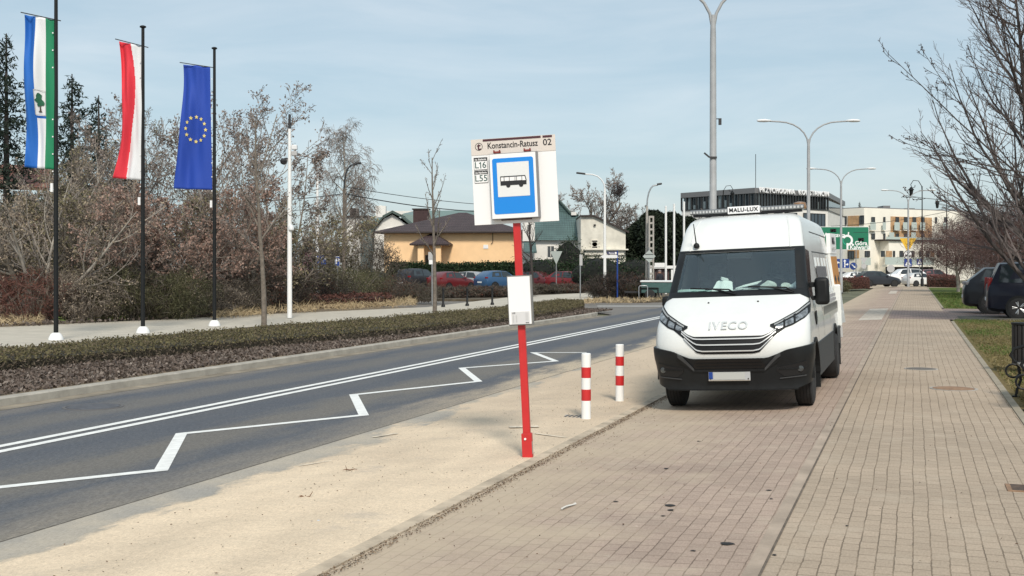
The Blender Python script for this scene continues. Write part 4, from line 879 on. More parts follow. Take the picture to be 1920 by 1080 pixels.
bm_ = text('malu', 'panel_lettering', M_INK, nb, -.03, -.1455, .077); bm_.scale = (.50, 1, .50)
lathe_obj('beacon', [(.09, .03), (.10, .06), (.085, .12), (.03, .135)], mat('amber', (.26, .15, .08), .25), lb, 14, (.73, .04, .02))
mb = MB(); mb.lathe([(.045, 0), (.04, .035), (.02, .055)], 12, 'z', (0, 0, 0)); mb.tube([(0, 0, .04), (.0, -.02, .36)], [.010, .006], 6)
an_ = mb.build('aerial', M_BLACK, van, 50); q = vsurf(-.70, 2.17); an_.location = (q[0], q[1] - .02, q[2] + .01); an_.rotation_euler = (R(25), 0, 0)
for sx in (-1, 1):
    mb = MB(); pts = [vsurf(sx * .80, z, .004) for z in (2.12, 2.3, 2.46, 2.56)]; mb.tube(pts, .012, 5); mb.build('roof_bead', M_VAN, van, 60)
# open rear doors, bumper step and lamp
RD = MB(); ang = R(60); hx, hy = .97, VL - .02
door = bpy.data.objects.new('rear_door', None); fin(door, van); door.location = (hx, hy, 0); door.rotation_euler = (Matrix.Rotation(R(84), 3, 'Z') @ Matrix.Rotation(R(-5.5), 3, 'X')).to_euler(); door.location = (1.07, VL - .02, 0)
mb = MB(); mb.box((.30, 0, 1.50), (.60, .05, 1.35)); dl = mb.build('door_skin', M_VAN, door, bevel=.01); dl.parent = door
mb = MB(); mb.box((.30, -.028, 1.72), (.58, .008, .62)); mb.build('orange_board', M_ORANGE, door)
mb = MB()
for xq in (.16, .46): mb.add([(xq + a, -.034, 1.62 + c) for a, c in ((0, -.09), (.09, 0), (0, .09), (-.09, 0))], [(0, 1, 2, 3)])
mb.build('black_diamonds', M_INK, door)
mb = MB(); mb.box((.29, -.02, 2.26), (.60, .07, .36), (.10, 0, 0)); mb.build('tilted_board', M_SWHITE, door, bevel=.006)
text('malud', 'board_lettering', M_LGREY, door, .29, -.066, 2.17).scale = (.6, 1, .8); text('MX', 'board_mark', M_INK, door, .29, -.066, 2.31)
mb = MB(); mb.box((0, VL + .10, .50), (1.9, .22, .14)); mb.build('rear_step', M_BLACK, van, bevel=.02)
mb = MB(); mb.box((.99, VL + .02, 1.15), (.12, .10, .75)); mb.build('rear_corner', M_VAN, van, bevel=.03)
mb = MB(); mb.box((1.0, VL + .06, .68), (.10, .10, .20)); mb.build('rear_lamp', mat('lamp_clear', (.5, .5, .5), .15), van, bevel=.015)
mb = MB(); mb.box((0, 3.2, .42), (1.1, 5.6, .16)); mb.box((0, AX1, .36), (1.5, .14, .14)); mb.box((0, AX2, .36), (1.5, .14, .14)); mb.build('chassis', M_BLACK, van)
# papers and gloves heaped on the dashboard
vm = Matrix.Translation(van.location) @ van.rotation_euler.to_matrix().to_4x4() @ Matrix.Scale(VSC, 4)
q4 = random.Random(9)
M_PAPER = {'paper_green': mat('paper_green', (.58, .78, .73), .8), 'paper_white': mat('paper_white', (.84, .88, .86), .8), 'glove_white': mat('glove_white', (.58, .62, .58), .85, noise=.2, nscale=30), 'stick': mat('stick', (.22, .17, .13), .9)}
for i, (x, w_, h_, cl, lab, kind) in enumerate(((-.62, .46, .05, 'paper_green', 'flat pale green papers under the windscreen, by the passenger side', 0), (-.22, .28, .17, 'paper_white', 'upright crumpled white paper leaning on the windscreen', 1), (.06, .34, .06, 'paper_white', 'white papers with sticks on the dashboard beside the upright paper', 2), (.40, .22, .11, 'glove_white', 'rumpled pale work glove on the dashboard', 3), (.62, .14, .08, 'glove_white', 'small crumpled tissue on the dashboard by the driver side', 3), (.77, .16, .09, 'paper_white', 'folded white strap at the driver end of the dashboard', 3))):
    mb = MB()
    if kind in (0, 2):
        for j in range(5): mb.box((x + q4.uniform(-.3, .3) * w_, 1.26 + q4.uniform(-.05, .06), 1.532 + .010 * j), (w_ * q4.uniform(.4, .75), .16, .004), (q4.uniform(-.12, .30), q4.uniform(-.10, .10), q4.uniform(-.5, .5)))
        if kind == 2:
            for j in range(4): mb.tube([(x - .1 + j * .03, 1.24, 1.58 + .01 * j), (x + .20 + j * .015, 1.27 + .02 * j, 1.63 + .012 * j)], .006, 4)
    elif kind == 1:
        mb.grid(lambda a, c: (x + (a - .5) * w_ * (1.1 - .35 * c) + .02 * c, 1.16 + c * .15 + .012 * math.sin(a * 9), 1.53 + c * h_ * (1 - .25 * abs(a - .4)) + .004 * math.sin(a * 17)), 10, 6)
        mb.box((x + .02, 1.32, 1.71), (.10, .06, .03), (.3, .3, .4))
    else:
        n1, n2 = 12, 8; ph = q4.uniform(0, 6)
        mb.grid(lambda a, c: (x + w_ * .5 * math.cos(6.2832 * a) * math.sin(math.pi * c) * (1 + .25 * math.sin(a * 19 + ph)), 1.27 + .07 * math.sin(6.2832 * a) * math.sin(math.pi * c) * (1 + .2 * math.sin(a * 13)), 1.535 + h_ * .5 * (1 - math.cos(math.pi * c)) * (1 + .25 * math.sin(a * 12.566 + ph))), n1, n2)
    o = mb.build('crumpled_paper', M_PAPER[cl], None, 40); o.matrix_world = vm; tag(o, lab, 'papers', 'papers on the van dashboard')
# ---------------------------------------------------------------- cars (front towards -y)
PAINT = {}
def paint(c): 
    key = 'car_paint_%d_%d_%d' % tuple(int(v * 1000) for v in c); return mat(key, c, .30, coat=.15 if max(c) < .05 else .4, spec=.2 if max(c) < .05 else .4)
SHAPES = {  # (y, half width factor, sill, belt, top, top half width factor); y from 0 (nose) to 1 (tail)
    'hatch': (4.0, 1.75, 1.48, [(0, .72, .32, .62, .64, .6), (.03, .90, .24, .68, .72, .72), (.10, .98, .2, .74, .84, .8), (.24, 1, .18, .90, .98, .84), (.30, 1, .18, .94, 1.02, .85), (.46, 1, .18, .96, 1.44, .70), (.62, 1, .18, .98, 1.48, .71), (.82, 1, .18, 1.0, 1.44, .69), (.95, .97, .22, 1.02, 1.1, .80), (.985, .92, .26, .92, .98, .78), (1, .80, .34, .80, .84, .7)], (4, 5, 7, 8)),
    'sedan': (4.6, 1.82, 1.45, [(0, .72, .32, .58, .6, .6), (.03, .90, .24, .66, .70, .72), (.10, .98, .2, .74, .82, .8), (.24, 1, .18, .88, .95, .84), (.28, 1, .18, .92, .98, .85), (.44, 1, .18, .95, 1.42, .69), (.58, 1, .18, .97, 1.45, .70), (.73, 1, .18, .98, 1.38, .68), (.87, .98, .2, 1.0, 1.06, .80), (.98, .92, .26, .94, 1.0, .78), (1, .80, .36, .80, .84, .7)], (4, 5, 7, 8)),
    'suv': (4.6, 1.88, 1.70, [(0, .76, .36, .78, .8, .64), (.025, .92, .28, .86, .90, .76), (.09, .99, .25, .94, 1.02, .82), (.22, 1, .24, 1.06, 1.13, .85), (.27, 1, .24, 1.08, 1.16, .86), (.41, 1, .24, 1.10, 1.64, .72), (.6, 1, .24, 1.12, 1.70, .73), (.84, 1, .24, 1.15, 1.66, .71), (.955, .98, .27, 1.16, 1.22, .82), (.985, .94, .30, 1.02, 1.08, .8), (1, .84, .38, .86, .9, .72)], (4, 5, 7, 8)),
    'mpv': (4.7, 1.92, 1.86, [(0, .76, .34, .76, .8, .64), (.025, .92, .26, .86, .92, .76), (.08, .99, .22, .96, 1.06, .82), (.17, 1, .2, 1.06, 1.16, .86), (.21, 1, .2, 1.08, 1.2, .87), (.36, 1, .2, 1.10, 1.80, .76), (.6, 1, .2, 1.12, 1.86, .77), (.92, 1, .2, 1.14, 1.80, .75), (.975, .98, .24, 1.14, 1.2, .84), (.992, .95, .28, 1.02, 1.08, .82), (1, .88, .36, .86, .9, .76)], (4, 5, 7, 8))}
def make_car(label, color, kind, loc, rz, cat='car', group='parked cars', rim=None, spokes=5, detail=True, name='parked_car', scale=1.0, tail=None):
    L, Wd, Hh, st, (i0, i1, i2, i3) = SHAPES[kind]; w = Wd / 2; t = thing(name, label, cat, loc, rz, group); t.scale = (scale,) * 3
    secs = []
    for (f, wf, si, be, tp, wt) in st:
        y = (f - .5) * L; a = w * wf; secs.append([(0, y, si), (a * .86, y, si), (a * .985, y, si + .10), (a, y, (si + be) * .54), (a * .985, y, be - .05), (a * .955, y, be), (w * wt, y, tp - .035 if tp - be > .2 else tp - .01), (w * wt * .82, y, tp), (0, y, tp + .015)])
    vs = []; n = len(secs[0]); ring = 2 * n - 2
    for s_ in secs: vs += s_ + [(-p[0], p[1], p[2]) for p in reversed(s_[1:-1])]
    fs = [(i * ring + j, i * ring + (j + 1) % ring, (i + 1) * ring + (j + 1) % ring, (i + 1) * ring + j) for i in range(len(secs) - 1) for j in range(ring)] + [tuple(range(ring - 1, -1, -1)), tuple((len(secs) - 1) * ring + j for j in range(ring))]
    mb = MB(); mb.add(vs, fs); b = mb.build('body', paint(color), t, 42)
    V = lambda i, j: Vector(secs[i][j])
    def pane(name, q, inset=.07, off=.012, parent=None):
        c = sum(q, Vector()) / len(q); nrm = (q[1] - q[0]).cross(q[2] - q[0]).normalized()
        if nrm.dot(c - Vector((0, c.y * .6, .6))) < 0: nrm = -nrm
        mb = MB(); mb.add([p + (c - p) * inset + nrm * off for p in q], [tuple(range(len(q)))]); return mb.build(name, M_CARGLASS, parent or t)
    flip = lambda p: Vector((-p.x, p.y, p.z))
    pane('windscreen', [V(i0, 6), V(i1, 6), flip(V(i1, 6)), flip(V(i0, 6))], .09)
    pane('rear_window', [V(i2, 6), V(i3, 6), flip(V(i3, 6)), flip(V(i2, 6))], .12)
    for sg in (1, -1):
        S = (lambda p: p) if sg > 0 else flip
        mid = (i1 + i2) // 2; mid = max(mid, i1 + 1)
        a5, a6 = V(i0, 5).lerp(V(i1, 5), .25), V(i1, 6)
        pane('side_window', [S(a5), S(V(mid, 5)), S(V(mid, 6)), S(a6)], .08); pane('side_window', [S(V(mid, 5)), S(V(i2, 5).lerp(V(i3, 5), .45)), S(V(i2, 6)), S(V(mid, 6))], .08)
        r = {'hatch': .31, 'sedan': .32, 'suv': .37, 'mpv': .345}[kind]
        for f in (.19, .80):
            y = (f - .5) * L; mb = MB(); X0, X1 = sorted((sg * (w - .16), sg * (w + .004))); mb.lathe([(r * 1.17, X0), (r * 1.17, X1)], 22, 'x', (0, y, r)); mb.build('wheel_arch', M_BLACK, t, 40)
            if detail: wheel(t, sg * (w - .10), y, r, .22, sg, rim or M_ALU, nspoke=spokes)
            else: wheel(t, sg * (w - .10), y, r, .22, sg, rim or M_ALU)
        hl_ = MB(); p = V(2, 4); hl_.box((sg * w * .74, secs[1][0][1] + .02, secs[1][4][2] + .0), (w * .36, .12, .13), (0, 0, sg * .45)); hl_.build('headlight', mat('headlamp', (.55, .57, .6), .12), t, 60, .02)
        tl_ = MB(); zt = st[i3][3] - .06; tl_.box((sg * w * .82, secs[-2][0][1] - .04, zt), (w * .26 if kind != 'mpv' else w * .12, .14, .12 if kind != 'mpv' else .5), (0, 0, -sg * .35)); tl_.build('tail_light', tail or mat('tail_red', (.22, .01, .012), .2), t, 60, .02)
        mi = MB(); mi.box((sg * (w + .07), secs[i0][0][1] + .28, secs[i0][5][2] + .06), (.16, .1, .13)); mi.build('door_mirror', paint(color), t, bevel=.02)
    for y, zq, sgn in ((secs[0][0][1] - .012, .48, -1), (secs[-1][0][1] + .012, .62, 1)):
        mb = MB(); mb.box((0, y, zq), (.5, .02, .11)); mb.build('number_plate', M_PANEL, t)
    mb = MB(); mb.box((0, secs[0][0][1] - .004, .58 if kind != 'suv' else .70), (w * .9, .03, .12)); mb.build('grille', M_BLACK, t)
    return t
def spot(px, d, z): p = A(px, 500, d); return Vector((p.x, p.y, z))
DG = 'cars in the car park beyond the shrubs'
make_car('dark green hatchback half hidden by shrubs, parked under the birch', (.02, .05, .055), 'hatch', spot(712, 91, -.02), R(75), group=DG, detail=False)
make_car('dark estate car seen from behind under the yellow house', (.025, .025, .03), 'suv', spot(783, 89, -.02), R(150), group=DG, detail=False)
make_car('dark red hatchback beside the young street tree', (.13, .016, .018), 'hatch', spot(847, 88, -.02), R(140), group=DG, detail=False)
make_car('silver hatchback parked between the dark red and the blue car', (.33, .34, .35), 'hatch', spot(893, 90, -.02), R(60), group=DG, detail=False)
make_car('blue hatchback partly hidden by the timetable case', (.03, .085, .18), 'hatch', spot(938, 87, .05), R(130), group=DG, detail=False)
make_car('maroon hatchback just past the red post, by the yield sign', (.10, .018, .02), 'hatch', spot(1012, 90, -.02), R(55), group=DG, detail=False)
make_car('bright red hatchback at the end of the row by the footpath', (.15, .014, .016), 'hatch', spot(1073, 88, .0), R(62), group=DG, detail=False)
# right-hand parking bay: tails towards the path
fr_dir = R(90) - PHI
def tail_at(px, d, L): p = A(px, 500, d); return Vector((p.x + CP * L / 2, p.y - SP * L / 2, 0))
make_car('glossy black off-road car reversed up to the path, farther one', (.012, .014, .018), 'suv', tail_at(1803, 44.6, 4.9), fr_dir, scale=1.05, group='cars in the bay beside the path', tail=mat('tail_grey', (.20, .20, .21), .2))
sv = make_car('dark navy people carrier behind the bare tree trunk', (.008, .010, .020), 'mpv', tail_at(1851, 40.8, 4.9), fr_dir, group='cars in the bay beside the path', rim=M_ALU, scale=1.06)
mb = MB()
for sg in (-1, 1): mb.tube([(sg * .70, -.6, 1.88), (sg * .70, -.55, 1.93), (sg * .70, 1.7, 1.93), (sg * .70, 1.75, 1.86)], .022, 6)
mb.build('roof_rails', M_DARK, sv, 50)
TR = 'cars passing the roundabout'
make_car('white saloon by the blue lane arrows sign', (.80, .80, .78), 'sedan', spot(1608, 121, -.13), R(100), group=TR, detail=False, name='car')
make_car('dark grey hatchback crossing the end of the path', (.03, .034, .042), 'hatch', spot(1646, 114, -.13), R(97), group=TR, detail=False, name='car', scale=1.06)
make_car('large white off-road car left of the small silver car', (.80, .80, .80), 'suv', spot(1694, 128, -.13), R(-85), group=TR, detail=False, name='car', scale=1.05)['label'] = 'large white off-road car behind the yellow triangle signpost'
make_car('small silver white hatchback right of the signpost', (.62, .62, .61), 'hatch', spot(1727, 116.5, -.13), R(105), group=TR, detail=False, name='car', scale=.92)['label'] = 'small silver hatchback in front of the tall lantern post'
make_car('dark maroon van behind the reddish hedge by the flats', (.16, .05, .055), 'suv', spot(1752, 133, -.13), R(95), group=TR, detail=False, name='car')
make_car('dull pink estate car behind the lane arrows sign', (.25, .14, .14), 'sedan', spot(1577, 128, -.13), R(95), group=TR, detail=False, name='car')
# ---------------------------------------------------------------- signs
def sign_post(name, label, cat, px, d, ztop, m=M_STEEL, r=.035, z0=-.05, rz=0.0, group=None):
    p = A(px, 500, d); t = thing(name, label, cat, (p.x, p.y, z0), rz, group); lathe_obj('post', [(r, 0), (r, ztop - z0)], m, t, 10); return t
def zof(py, d): return EYE - (py - HOR) / FPX * d
def disc(name, c, r, m, parent, y=0.0, n=28, r_in=0): 
    mb = MB(); mb.prism([(c[0] + r * math.cos(6.2832 * i / n), c[1] + r * math.sin(6.2832 * i / n)) for i in range(n)], y - .008, y); return mb.build(name, m, parent)
def plate(name, poly, m, parent, y=0.0, th=.008): mb = MB(); mb.prism(poly, y - th, y); return mb.build(name, m, parent)
d = 116
t = sign_post('roundabout_signpost', 'signpost with yellow triangle, roundabout disc and pedestrian crossing plate', 'traffic sign', 1702, d, zof(448, d), z0=-.02); z0 = -.02
zc = zof(456, d) - z0; plate('yield_sign', [(0, zc - .92), (.84, zc + .50), (-.84, zc + .50)][::1], M_YEL, t, -.06); 
zc = zof(478, d) - z0; o = disc('roundabout_sign', (0, zc), .47, M_INK, t, -.06)
disc('disc_face', (0, zc), .40, M_SWHITE, o, -.075)
for k in range(3):
    a = R(90 + 120 * k); mb = MB(); pr = [(.30 * math.cos(a + x), zc + .30 * math.sin(a + x)) for x in (-.7, -.35, 0, .35)] + [(.14 * math.cos(a + x), zc + .14 * math.sin(a + x)) for x in (.35, 0, -.35, -.7)]; mb.prism(pr[::-1], -.10, -.084); mb.build('ring_arrow', M_INK, o)
disc('disc_centre', (0, zc), .13, M_INK, o, -.084)
def cross_sign(t, cx, zc, s):
    o = plate('crossing_sign', rrect(cx, zc, s, s, .04), M_DBLUE, t, -.06); plate('white_triangle', [(cx - s * .38, zc - s * .36), (cx + s * .38, zc - s * .36), (cx, zc + s * .40)], M_SWHITE, o, -.075)
    mb = MB(); mb.prism([(cx - .09 * s, zc - .30 * s), (cx + .0, zc - .12 * s), (cx + .11 * s, zc - .30 * s), (cx + .06 * s, zc + .12 * s), (cx - .07 * s, zc + .1 * s)], -.10, -.084); mb.prism([(cx + .06 * s * math.cos(6.283 * i / 10), zc + .19 * s + .06 * s * math.sin(6.283 * i / 10)) for i in range(10)], -.10, -.084); mb.build('walking_figure', M_INK, o)
cross_sign(t, 0, zof(492.5, d) - z0, .78)
t = sign_post('crossing_signpost', 'small blue pedestrian crossing sign on its own post near the lantern', 'traffic sign', 1724, 124, zof(486, 124)); cross_sign(t, 0, zof(491, 124) + .05, .62)
d = 120
t = sign_post('direction_sign', 'big green roundabout direction sign above the reddish hedge', 'road sign', 1605, d, zof(468, d), z0=-.02, r=.05)
k = d / FPX; X0, X1 = (1528 - 1605) * k, (1629 - 1605) * k; Z0, Z1 = zof(468.5, d) + .02, zof(425, d) + .02
o = plate('green_board', rrect((X0 + X1) / 2, (Z0 + Z1) / 2, X1 - X0, Z1 - Z0, .12), M_SWHITE, t, -.06); plate('green_field', rrect((X0 + X1) / 2, (Z0 + Z1) / 2, X1 - X0 - .10, Z1 - Z0 - .10, .10), M_SGREEN, o, -.075)
lathe_obj('second_post', [(.05, 0), (.05, Z1)], M_STEEL, t, 10, ((X0 + .8), 0, 0))
cx, cz = (1588.5 - 1605) * k, zof(450.5, d) + .02
mb = MB(); n = 30
def arcband(mb, r0, r1, a0, a1, y0=-.095, y1=-.08, n=24):
    pts = [(cx + r1 * math.cos(R(a0 + (a1 - a0) * i / n)), cz + r1 * math.sin(R(a0 + (a1 - a0) * i / n))) for i in range(n + 1)] + [(cx + r0 * math.cos(R(a1 - (a1 - a0) * i / n)), cz + r0 * math.sin(R(a1 - (a1 - a0) * i / n))) for i in range(n + 1)]
    for i in range(n): mb.prism([pts[i], pts[i + 1], pts[2 * n - i], pts[2 * n + 1 - i]], y0, y1)
arcband(mb, .36, .58, -85, 150)
def spoke(a, r0, r1, w, y0=-.095):
    c, s = math.cos(R(a)), math.sin(R(a)); mb.prism([(cx + r0 * c + w * s, cz + r0 * s - w * c), (cx + r1 * c + w * s, cz + r1 * s - w * c), (cx + r1 * c - w * s, cz + r1 * s + w * c), (cx + r0 * c - w * s, cz + r0 * s + w * c)], y0 - .004, -.08)
spoke(-90, .3, .98, .10); spoke(82, .5, .86, .06); spoke(145, .5, .90, .08); spoke(-38, .5, .86, .075); mb.build('roundabout_diagram', M_SWHITE, o)
mb = MB(); arcband(mb, .42, .52, 160, 262); mb.build('diagram_teal_arc', mat('sign_teal', (.02, .35, .22), .5), o)  # teal part of the printed roundabout ring
text('gora', 'destination', M_SWHITE, o, (1614 - 1605) * k, -.085, zof(456, d)); text('kalw', 'destination', M_SWHITE, o, (1613 - 1605) * k - .05, -.085, zof(463.5, d))
text('wars', 'destination', M_SWHITE, o, (1561 - 1605) * k, -.085, zof(441, d) + .02)
for px, py in ((1614, 449), (1562, 432)):
    mb = MB(); x, z = (px - 1605) * k, zof(py, d); mb.box((x, -.08, z), (.62, .006, .36)); mb.build('route_plate', M_YEL, o); text('724', 'route_number', M_INK, o, x, -.087, z, copy=True)
# blue lane board on the third lamp's side
d = 100
t = sign_post('lane_arrows_sign', 'blue board of white lane arrows below the green road sign', 'traffic sign', 1578, d, zof(486, d) + .0)
k = d / FPX; cxx, czz = (1579.5 - 1578) * k, zof(494, d) + .05; o = plate('blue_board', rrect(cxx, czz, 25 * k, 17 * k, .05), M_DBLUE, t, -.06)
def arrow(o, pts, w, tip, tw_, m=M_SWHITE):
    mb = MB()
    for a, b in zip(pts, pts[1:]):
        a, b = Vector(a), Vector(b); e = (b - a).normalized(); nn_ = Vector((-e.y, e.x)) * w / 2; mb.prism([tuple(a - nn_), tuple(b - nn_), tuple(b + nn_), tuple(a + nn_)], -.095, -.078)
    e = (Vector(pts[-1]) - Vector(pts[-2])).normalized(); q = Vector((-e.y, e.x)) * tw_ / 2; b = Vector(pts[-1]); mb.prism([tuple(b - q), tuple(b + e * tip), tuple(b + q)], -.099, -.078); mb.build('lane_arrow', m, o)
arrow(o, [(cxx - .22, czz - .32), (cxx - .22, czz + .05), (cxx - .40, czz + .08)], .09, .16, .26); arrow(o, [(cxx + .18, czz - .34), (cxx + .18, czz + .18)], .10, .18, .28); arrow(o, [(cxx + .18, czz - .12), (cxx + .38, czz - .08)], .09, .14, .24)
t = sign_post('keep_right_sign', 'small blue sign with a slanting white arrow beside the lane arrows board', 'traffic sign', 1600, 124, zof(494, 124)); o = disc('blue_disc', (.0, zof(499, 124) + .05), .40, M_DBLUE, t, -.06); zq = zof(499, 124) + .05; arrow(o, [(-.2, zq + .18), (.08, zq - .08)], .10, .18, .26)
t = sign_post('round_sign', 'pale back of a round traffic sign among the passing cars', 'traffic sign', 1670, 124, zof(500, 124)); disc('sign_disc', (0, zof(508, 124) + .3), .42, M_LGREY, t, -.04)
t = sign_post('yield_sign_back', 'grey back of a yield sign in front of the flats balcony', 'traffic sign', 1619.5, 130, zof(484, 130)); zq = zof(488, 130) + .05; plate('sign_plate', [(0, zq - .42), (.42, zq + .28), (-.42, zq + .28)], M_LGREY, t, -.04); disc('lower_plate', (0, zof(498, 130)), .3, M_LGREY, t, -.04)
t = sign_post('yield_sign_back', 'grey back of a yield sign by the bright red car', 'traffic sign', 1043, 84, zof(468, 84) , z0=-.05); zq = zof(479, 84); plate('sign_plate', [(0, zq - .62), (.44, zq + .36), (-.44, zq + .36)], mat('sign_back', (.36, .40, .38), .5), t, -.04)
t = sign_post('narrow_sign', 'narrow grey upright sign on a thin post near the blue signpost', 'traffic sign', 1088, 66, zof(476, 66)); zq = zof(486, 66); plate('sign_plate', rrect(.04, zq, .17, .62, .02), M_LGREY, t, -.04)
t = sign_post('small_sign', 'white and grey plates on a thin post beside the young street tree', 'traffic sign', 810, 53, zof(475, 53), z0=0); zq = zof(479, 53); plate('upper_plate', [(-.17, zq - .2), (.17, zq - .2), (.17, zq + .16), (-.17, zq + .16)], M_LGREY, t, -.04); plate('lower_plate', rrect(0, zof(491, 53), .28, .22, .02), M_SWHITE, t, -.04)
t = sign_post('fingerpost', 'blue post carrying a navy street plate and a white arrow board', 'direction sign', 1157.5, 66.5, zof(470, 66.5), M_DBLUE, .045); k = 66.5 / FPX
zq = zof(474.5, 66.5) + .05; plate('street_plate', rrect(-10 * k, zq, 19 * k, 5.5 * k, .02), mat('navy', (.015, .02, .09), .5), t, -.05); text('rat', 'plate_lettering', M_SWHITE, t, -11 * k, -.06, zq); disc('plate_emblem', (-3.2 * k, zq), 2.0 * k, M_SWHITE, t, -.062, 16)
zq = zof(481, 66.5) + .05; plate('arrow_board', [(-27 * k, zq - 2.6 * k), (0, zq - 2.6 * k), (0, zq + 2.6 * k), (-27 * k, zq + 2.6 * k), (-32 * k, zq)], M_PANEL, t, -.05)
t = sign_post('priority_sign_back', 'grey diamond back of a priority sign by the lattice pole', 'traffic sign', 1217, 68, zof(464, 68)); zq = zof(479, 68); plate('sign_plate', [(0, zq - .38), (.38, zq), (0, zq + .38), (-.38, zq)], mat('sign_back', (.36, .40, .38), .5), t, -.06)
mb = MB(); mb.box((0, -.075, zq + .12), (.5, .03, .03)); mb.box((0, -.075, zq - .12), (.5, .03, .03)); mb.build('clamp_bars', M_DARK, t)
t = sign_post('toilet_sign', 'dark blue pictogram board with three white symbols under the trees', 'sign', 597, 62, zof(482, 62), M_STEEL, z0=0); k = 62 / FPX; zq = zof(487, 62); o = plate('blue_board', rrect(6 * k, zq, 17 * k, 17 * k, .03), M_DBLUE, t, -.05)
mb = MB(); mb.prism([(-.03, zq - .12), (.0, zq + .02), (.03, zq - .12), (.06, zq - .12), (.03, zq + .12), (-.03, zq + .12), (-.06, zq - .12)], -.075, -.062); mb.box((.22, -.07, zq + .1), (.09, .012, .12)); mb.box((.36, -.07, zq + .08), (.08, .012, .18)); mb.box((.24, -.07, zq - .1), (.07, .012, .14)); mb.build('symbols', M_SWHITE, o)
t = sign_post('parking_sign', 'narrow blue parking sign on a post beside the birch trunk', 'traffic sign', 633, 62.5, zof(481, 62.5), z0=0); k = 62.5 / FPX; zq = zof(490, 62.5); plate('sign_rim', rrect(0, zq, 9 * k, 18 * k, .03), M_SWHITE, t, -.05); plate('blue_board', rrect(0, zq, 8 * k, 16.5 * k, .03), M_DBLUE, t, -.065); text('P', 'parking_letter', M_SWHITE, t, 0, -.075, zq)
t = sign_post('pink_banner', 'faded pink banner board half hidden by the shrubs', 'banner', 568, 58, zof(474, 58), z0=0); k = 58 / FPX; zq = zof(491, 58); plate('banner_board', rrect(9 * k, zq, 16 * k, 34 * k, .02), mat('banner_pink', (.52, .24, .30), .7, noise=.5, nscale=14), t, -.05); lathe_obj('second_post', [(.035, 0), (.035, zq + .4)], M_STEEL, t, 8, (17 * k, 0, 0))
for px, d, top, lab in ((1248.5, 78, 388, 'bare white pole rising in front of the conifers, nearer the lattice pole'), (1264, 79, 384, 'bare white pole in front of the conifers, close to the van roof'), (1282.5, 82, 380, 'bare white pole standing partly behind the van roof')):
    t = sign_post('white_pole', lab, 'pole', px, d, zof(top, d), M_WHITE, .075, group='white flagless poles by the conifers'); lathe_obj('pole_cap', [(.09, zof(top, d) + .05), (.07, zof(top, d) + .12)], M_PANEL, t, 10)
for px, py, lab in ((831, 575, 'nearest the young tree'), (876, 573, 'middle of the row'), (923, 571, 'nearest the red post')):
    p = G(px, py, 0); t = thing('black_bollard', 'short black cast bollard along the far footpath, ' + lab, 'bollard', (p.x, p.y, -.01), 0, 'black bollards along the far footpath')
    lathe_obj('shaft', [(.09, 0), (.085, .08), (.05, .12), (.045, .75)], M_BLACK, t, 12); lathe_obj('cap', [(.06, .75), (.065, .8), (.03, .86), (.0, .87)], M_BLACK, t, 12)
# lantern posts
def lantern(px, d, top, label, sx):
    p = A(px, 500, d); h = zof(top, d); t = thing('lantern_post', label, 'lantern post', (p.x, p.y, -.05), 0, 'ornamental lantern posts near the flats')
    lathe_obj('pole', [(.16, 0), (.15, .7), (.08, .8), (.06, h * .6), (.045, h)], M_BLACK, t, 10)
    pts = [(0, 0, h * .93), (sx * .05, 0, h), (sx * .35, 0, h + .5), (sx * .85, 0, h + .55), (sx * 1.1, 0, h + .15), (sx * .98, 0, h - .15), (sx * .7, 0, h - .1), (sx * .68, 0, h + .1)]; tube_obj('scroll_bracket', pts, .035, M_BLACK, t, 6)
    lathe_obj('lantern', [(.06, h + .05), (.30, h - .25), (.20, h - .28), (.14, h - .75), (.05, h - .82)], M_BLACK, t, 10, (sx * 1.05, 0, -.12)); return t
lantern(1729, 110, 348, 'taller black scroll lantern post by the silver car', -1); lantern(1775, 128, 374, 'smaller black scroll lantern post above the reddish tree', -1); lantern(1356, 132, 356, 'black scroll lantern post in front of the clinic glazing', 1)
# overhead cables
def cable(label, a, b, sag, r=.018):
    pts = [a.lerp(b, i / 16) - Vector((0, 0, sag * 4 * (i / 16) * (1 - i / 16))) for i in range(17)]; mb = MB(); mb.tube(pts, r, 4); tag(mb.build('overhead_cable', M_DARK), label, 'cable', 'overhead cables from the timber pole')
a0 = A(646, 350, 62); cable('upper overhead cable sloping from the timber pole over the yellow house', a0, A(1010, 388, 82), .25); cable('lower thicker overhead cable from the timber pole over the yellow house', A(646, 363, 62), A(1010, 396, 82), .4, .028); cable('short overhead cable dropping from the timber pole to the green gable', A(650, 366, 62), A(735, 405, 108), .6); cable('overhead cable running from the timber pole back into the trees', A(645, 363, 62), A(300, 372, 64), .3, .022)
cable('long thin overhead cable crossing in front of the flats', A(1558, 424, 116), A(1830, 384, 112), .4, .022); cable('lower thin overhead cable crossing in front of the flats', A(1600, 436, 116), A(1830, 410, 112), .3, .02)
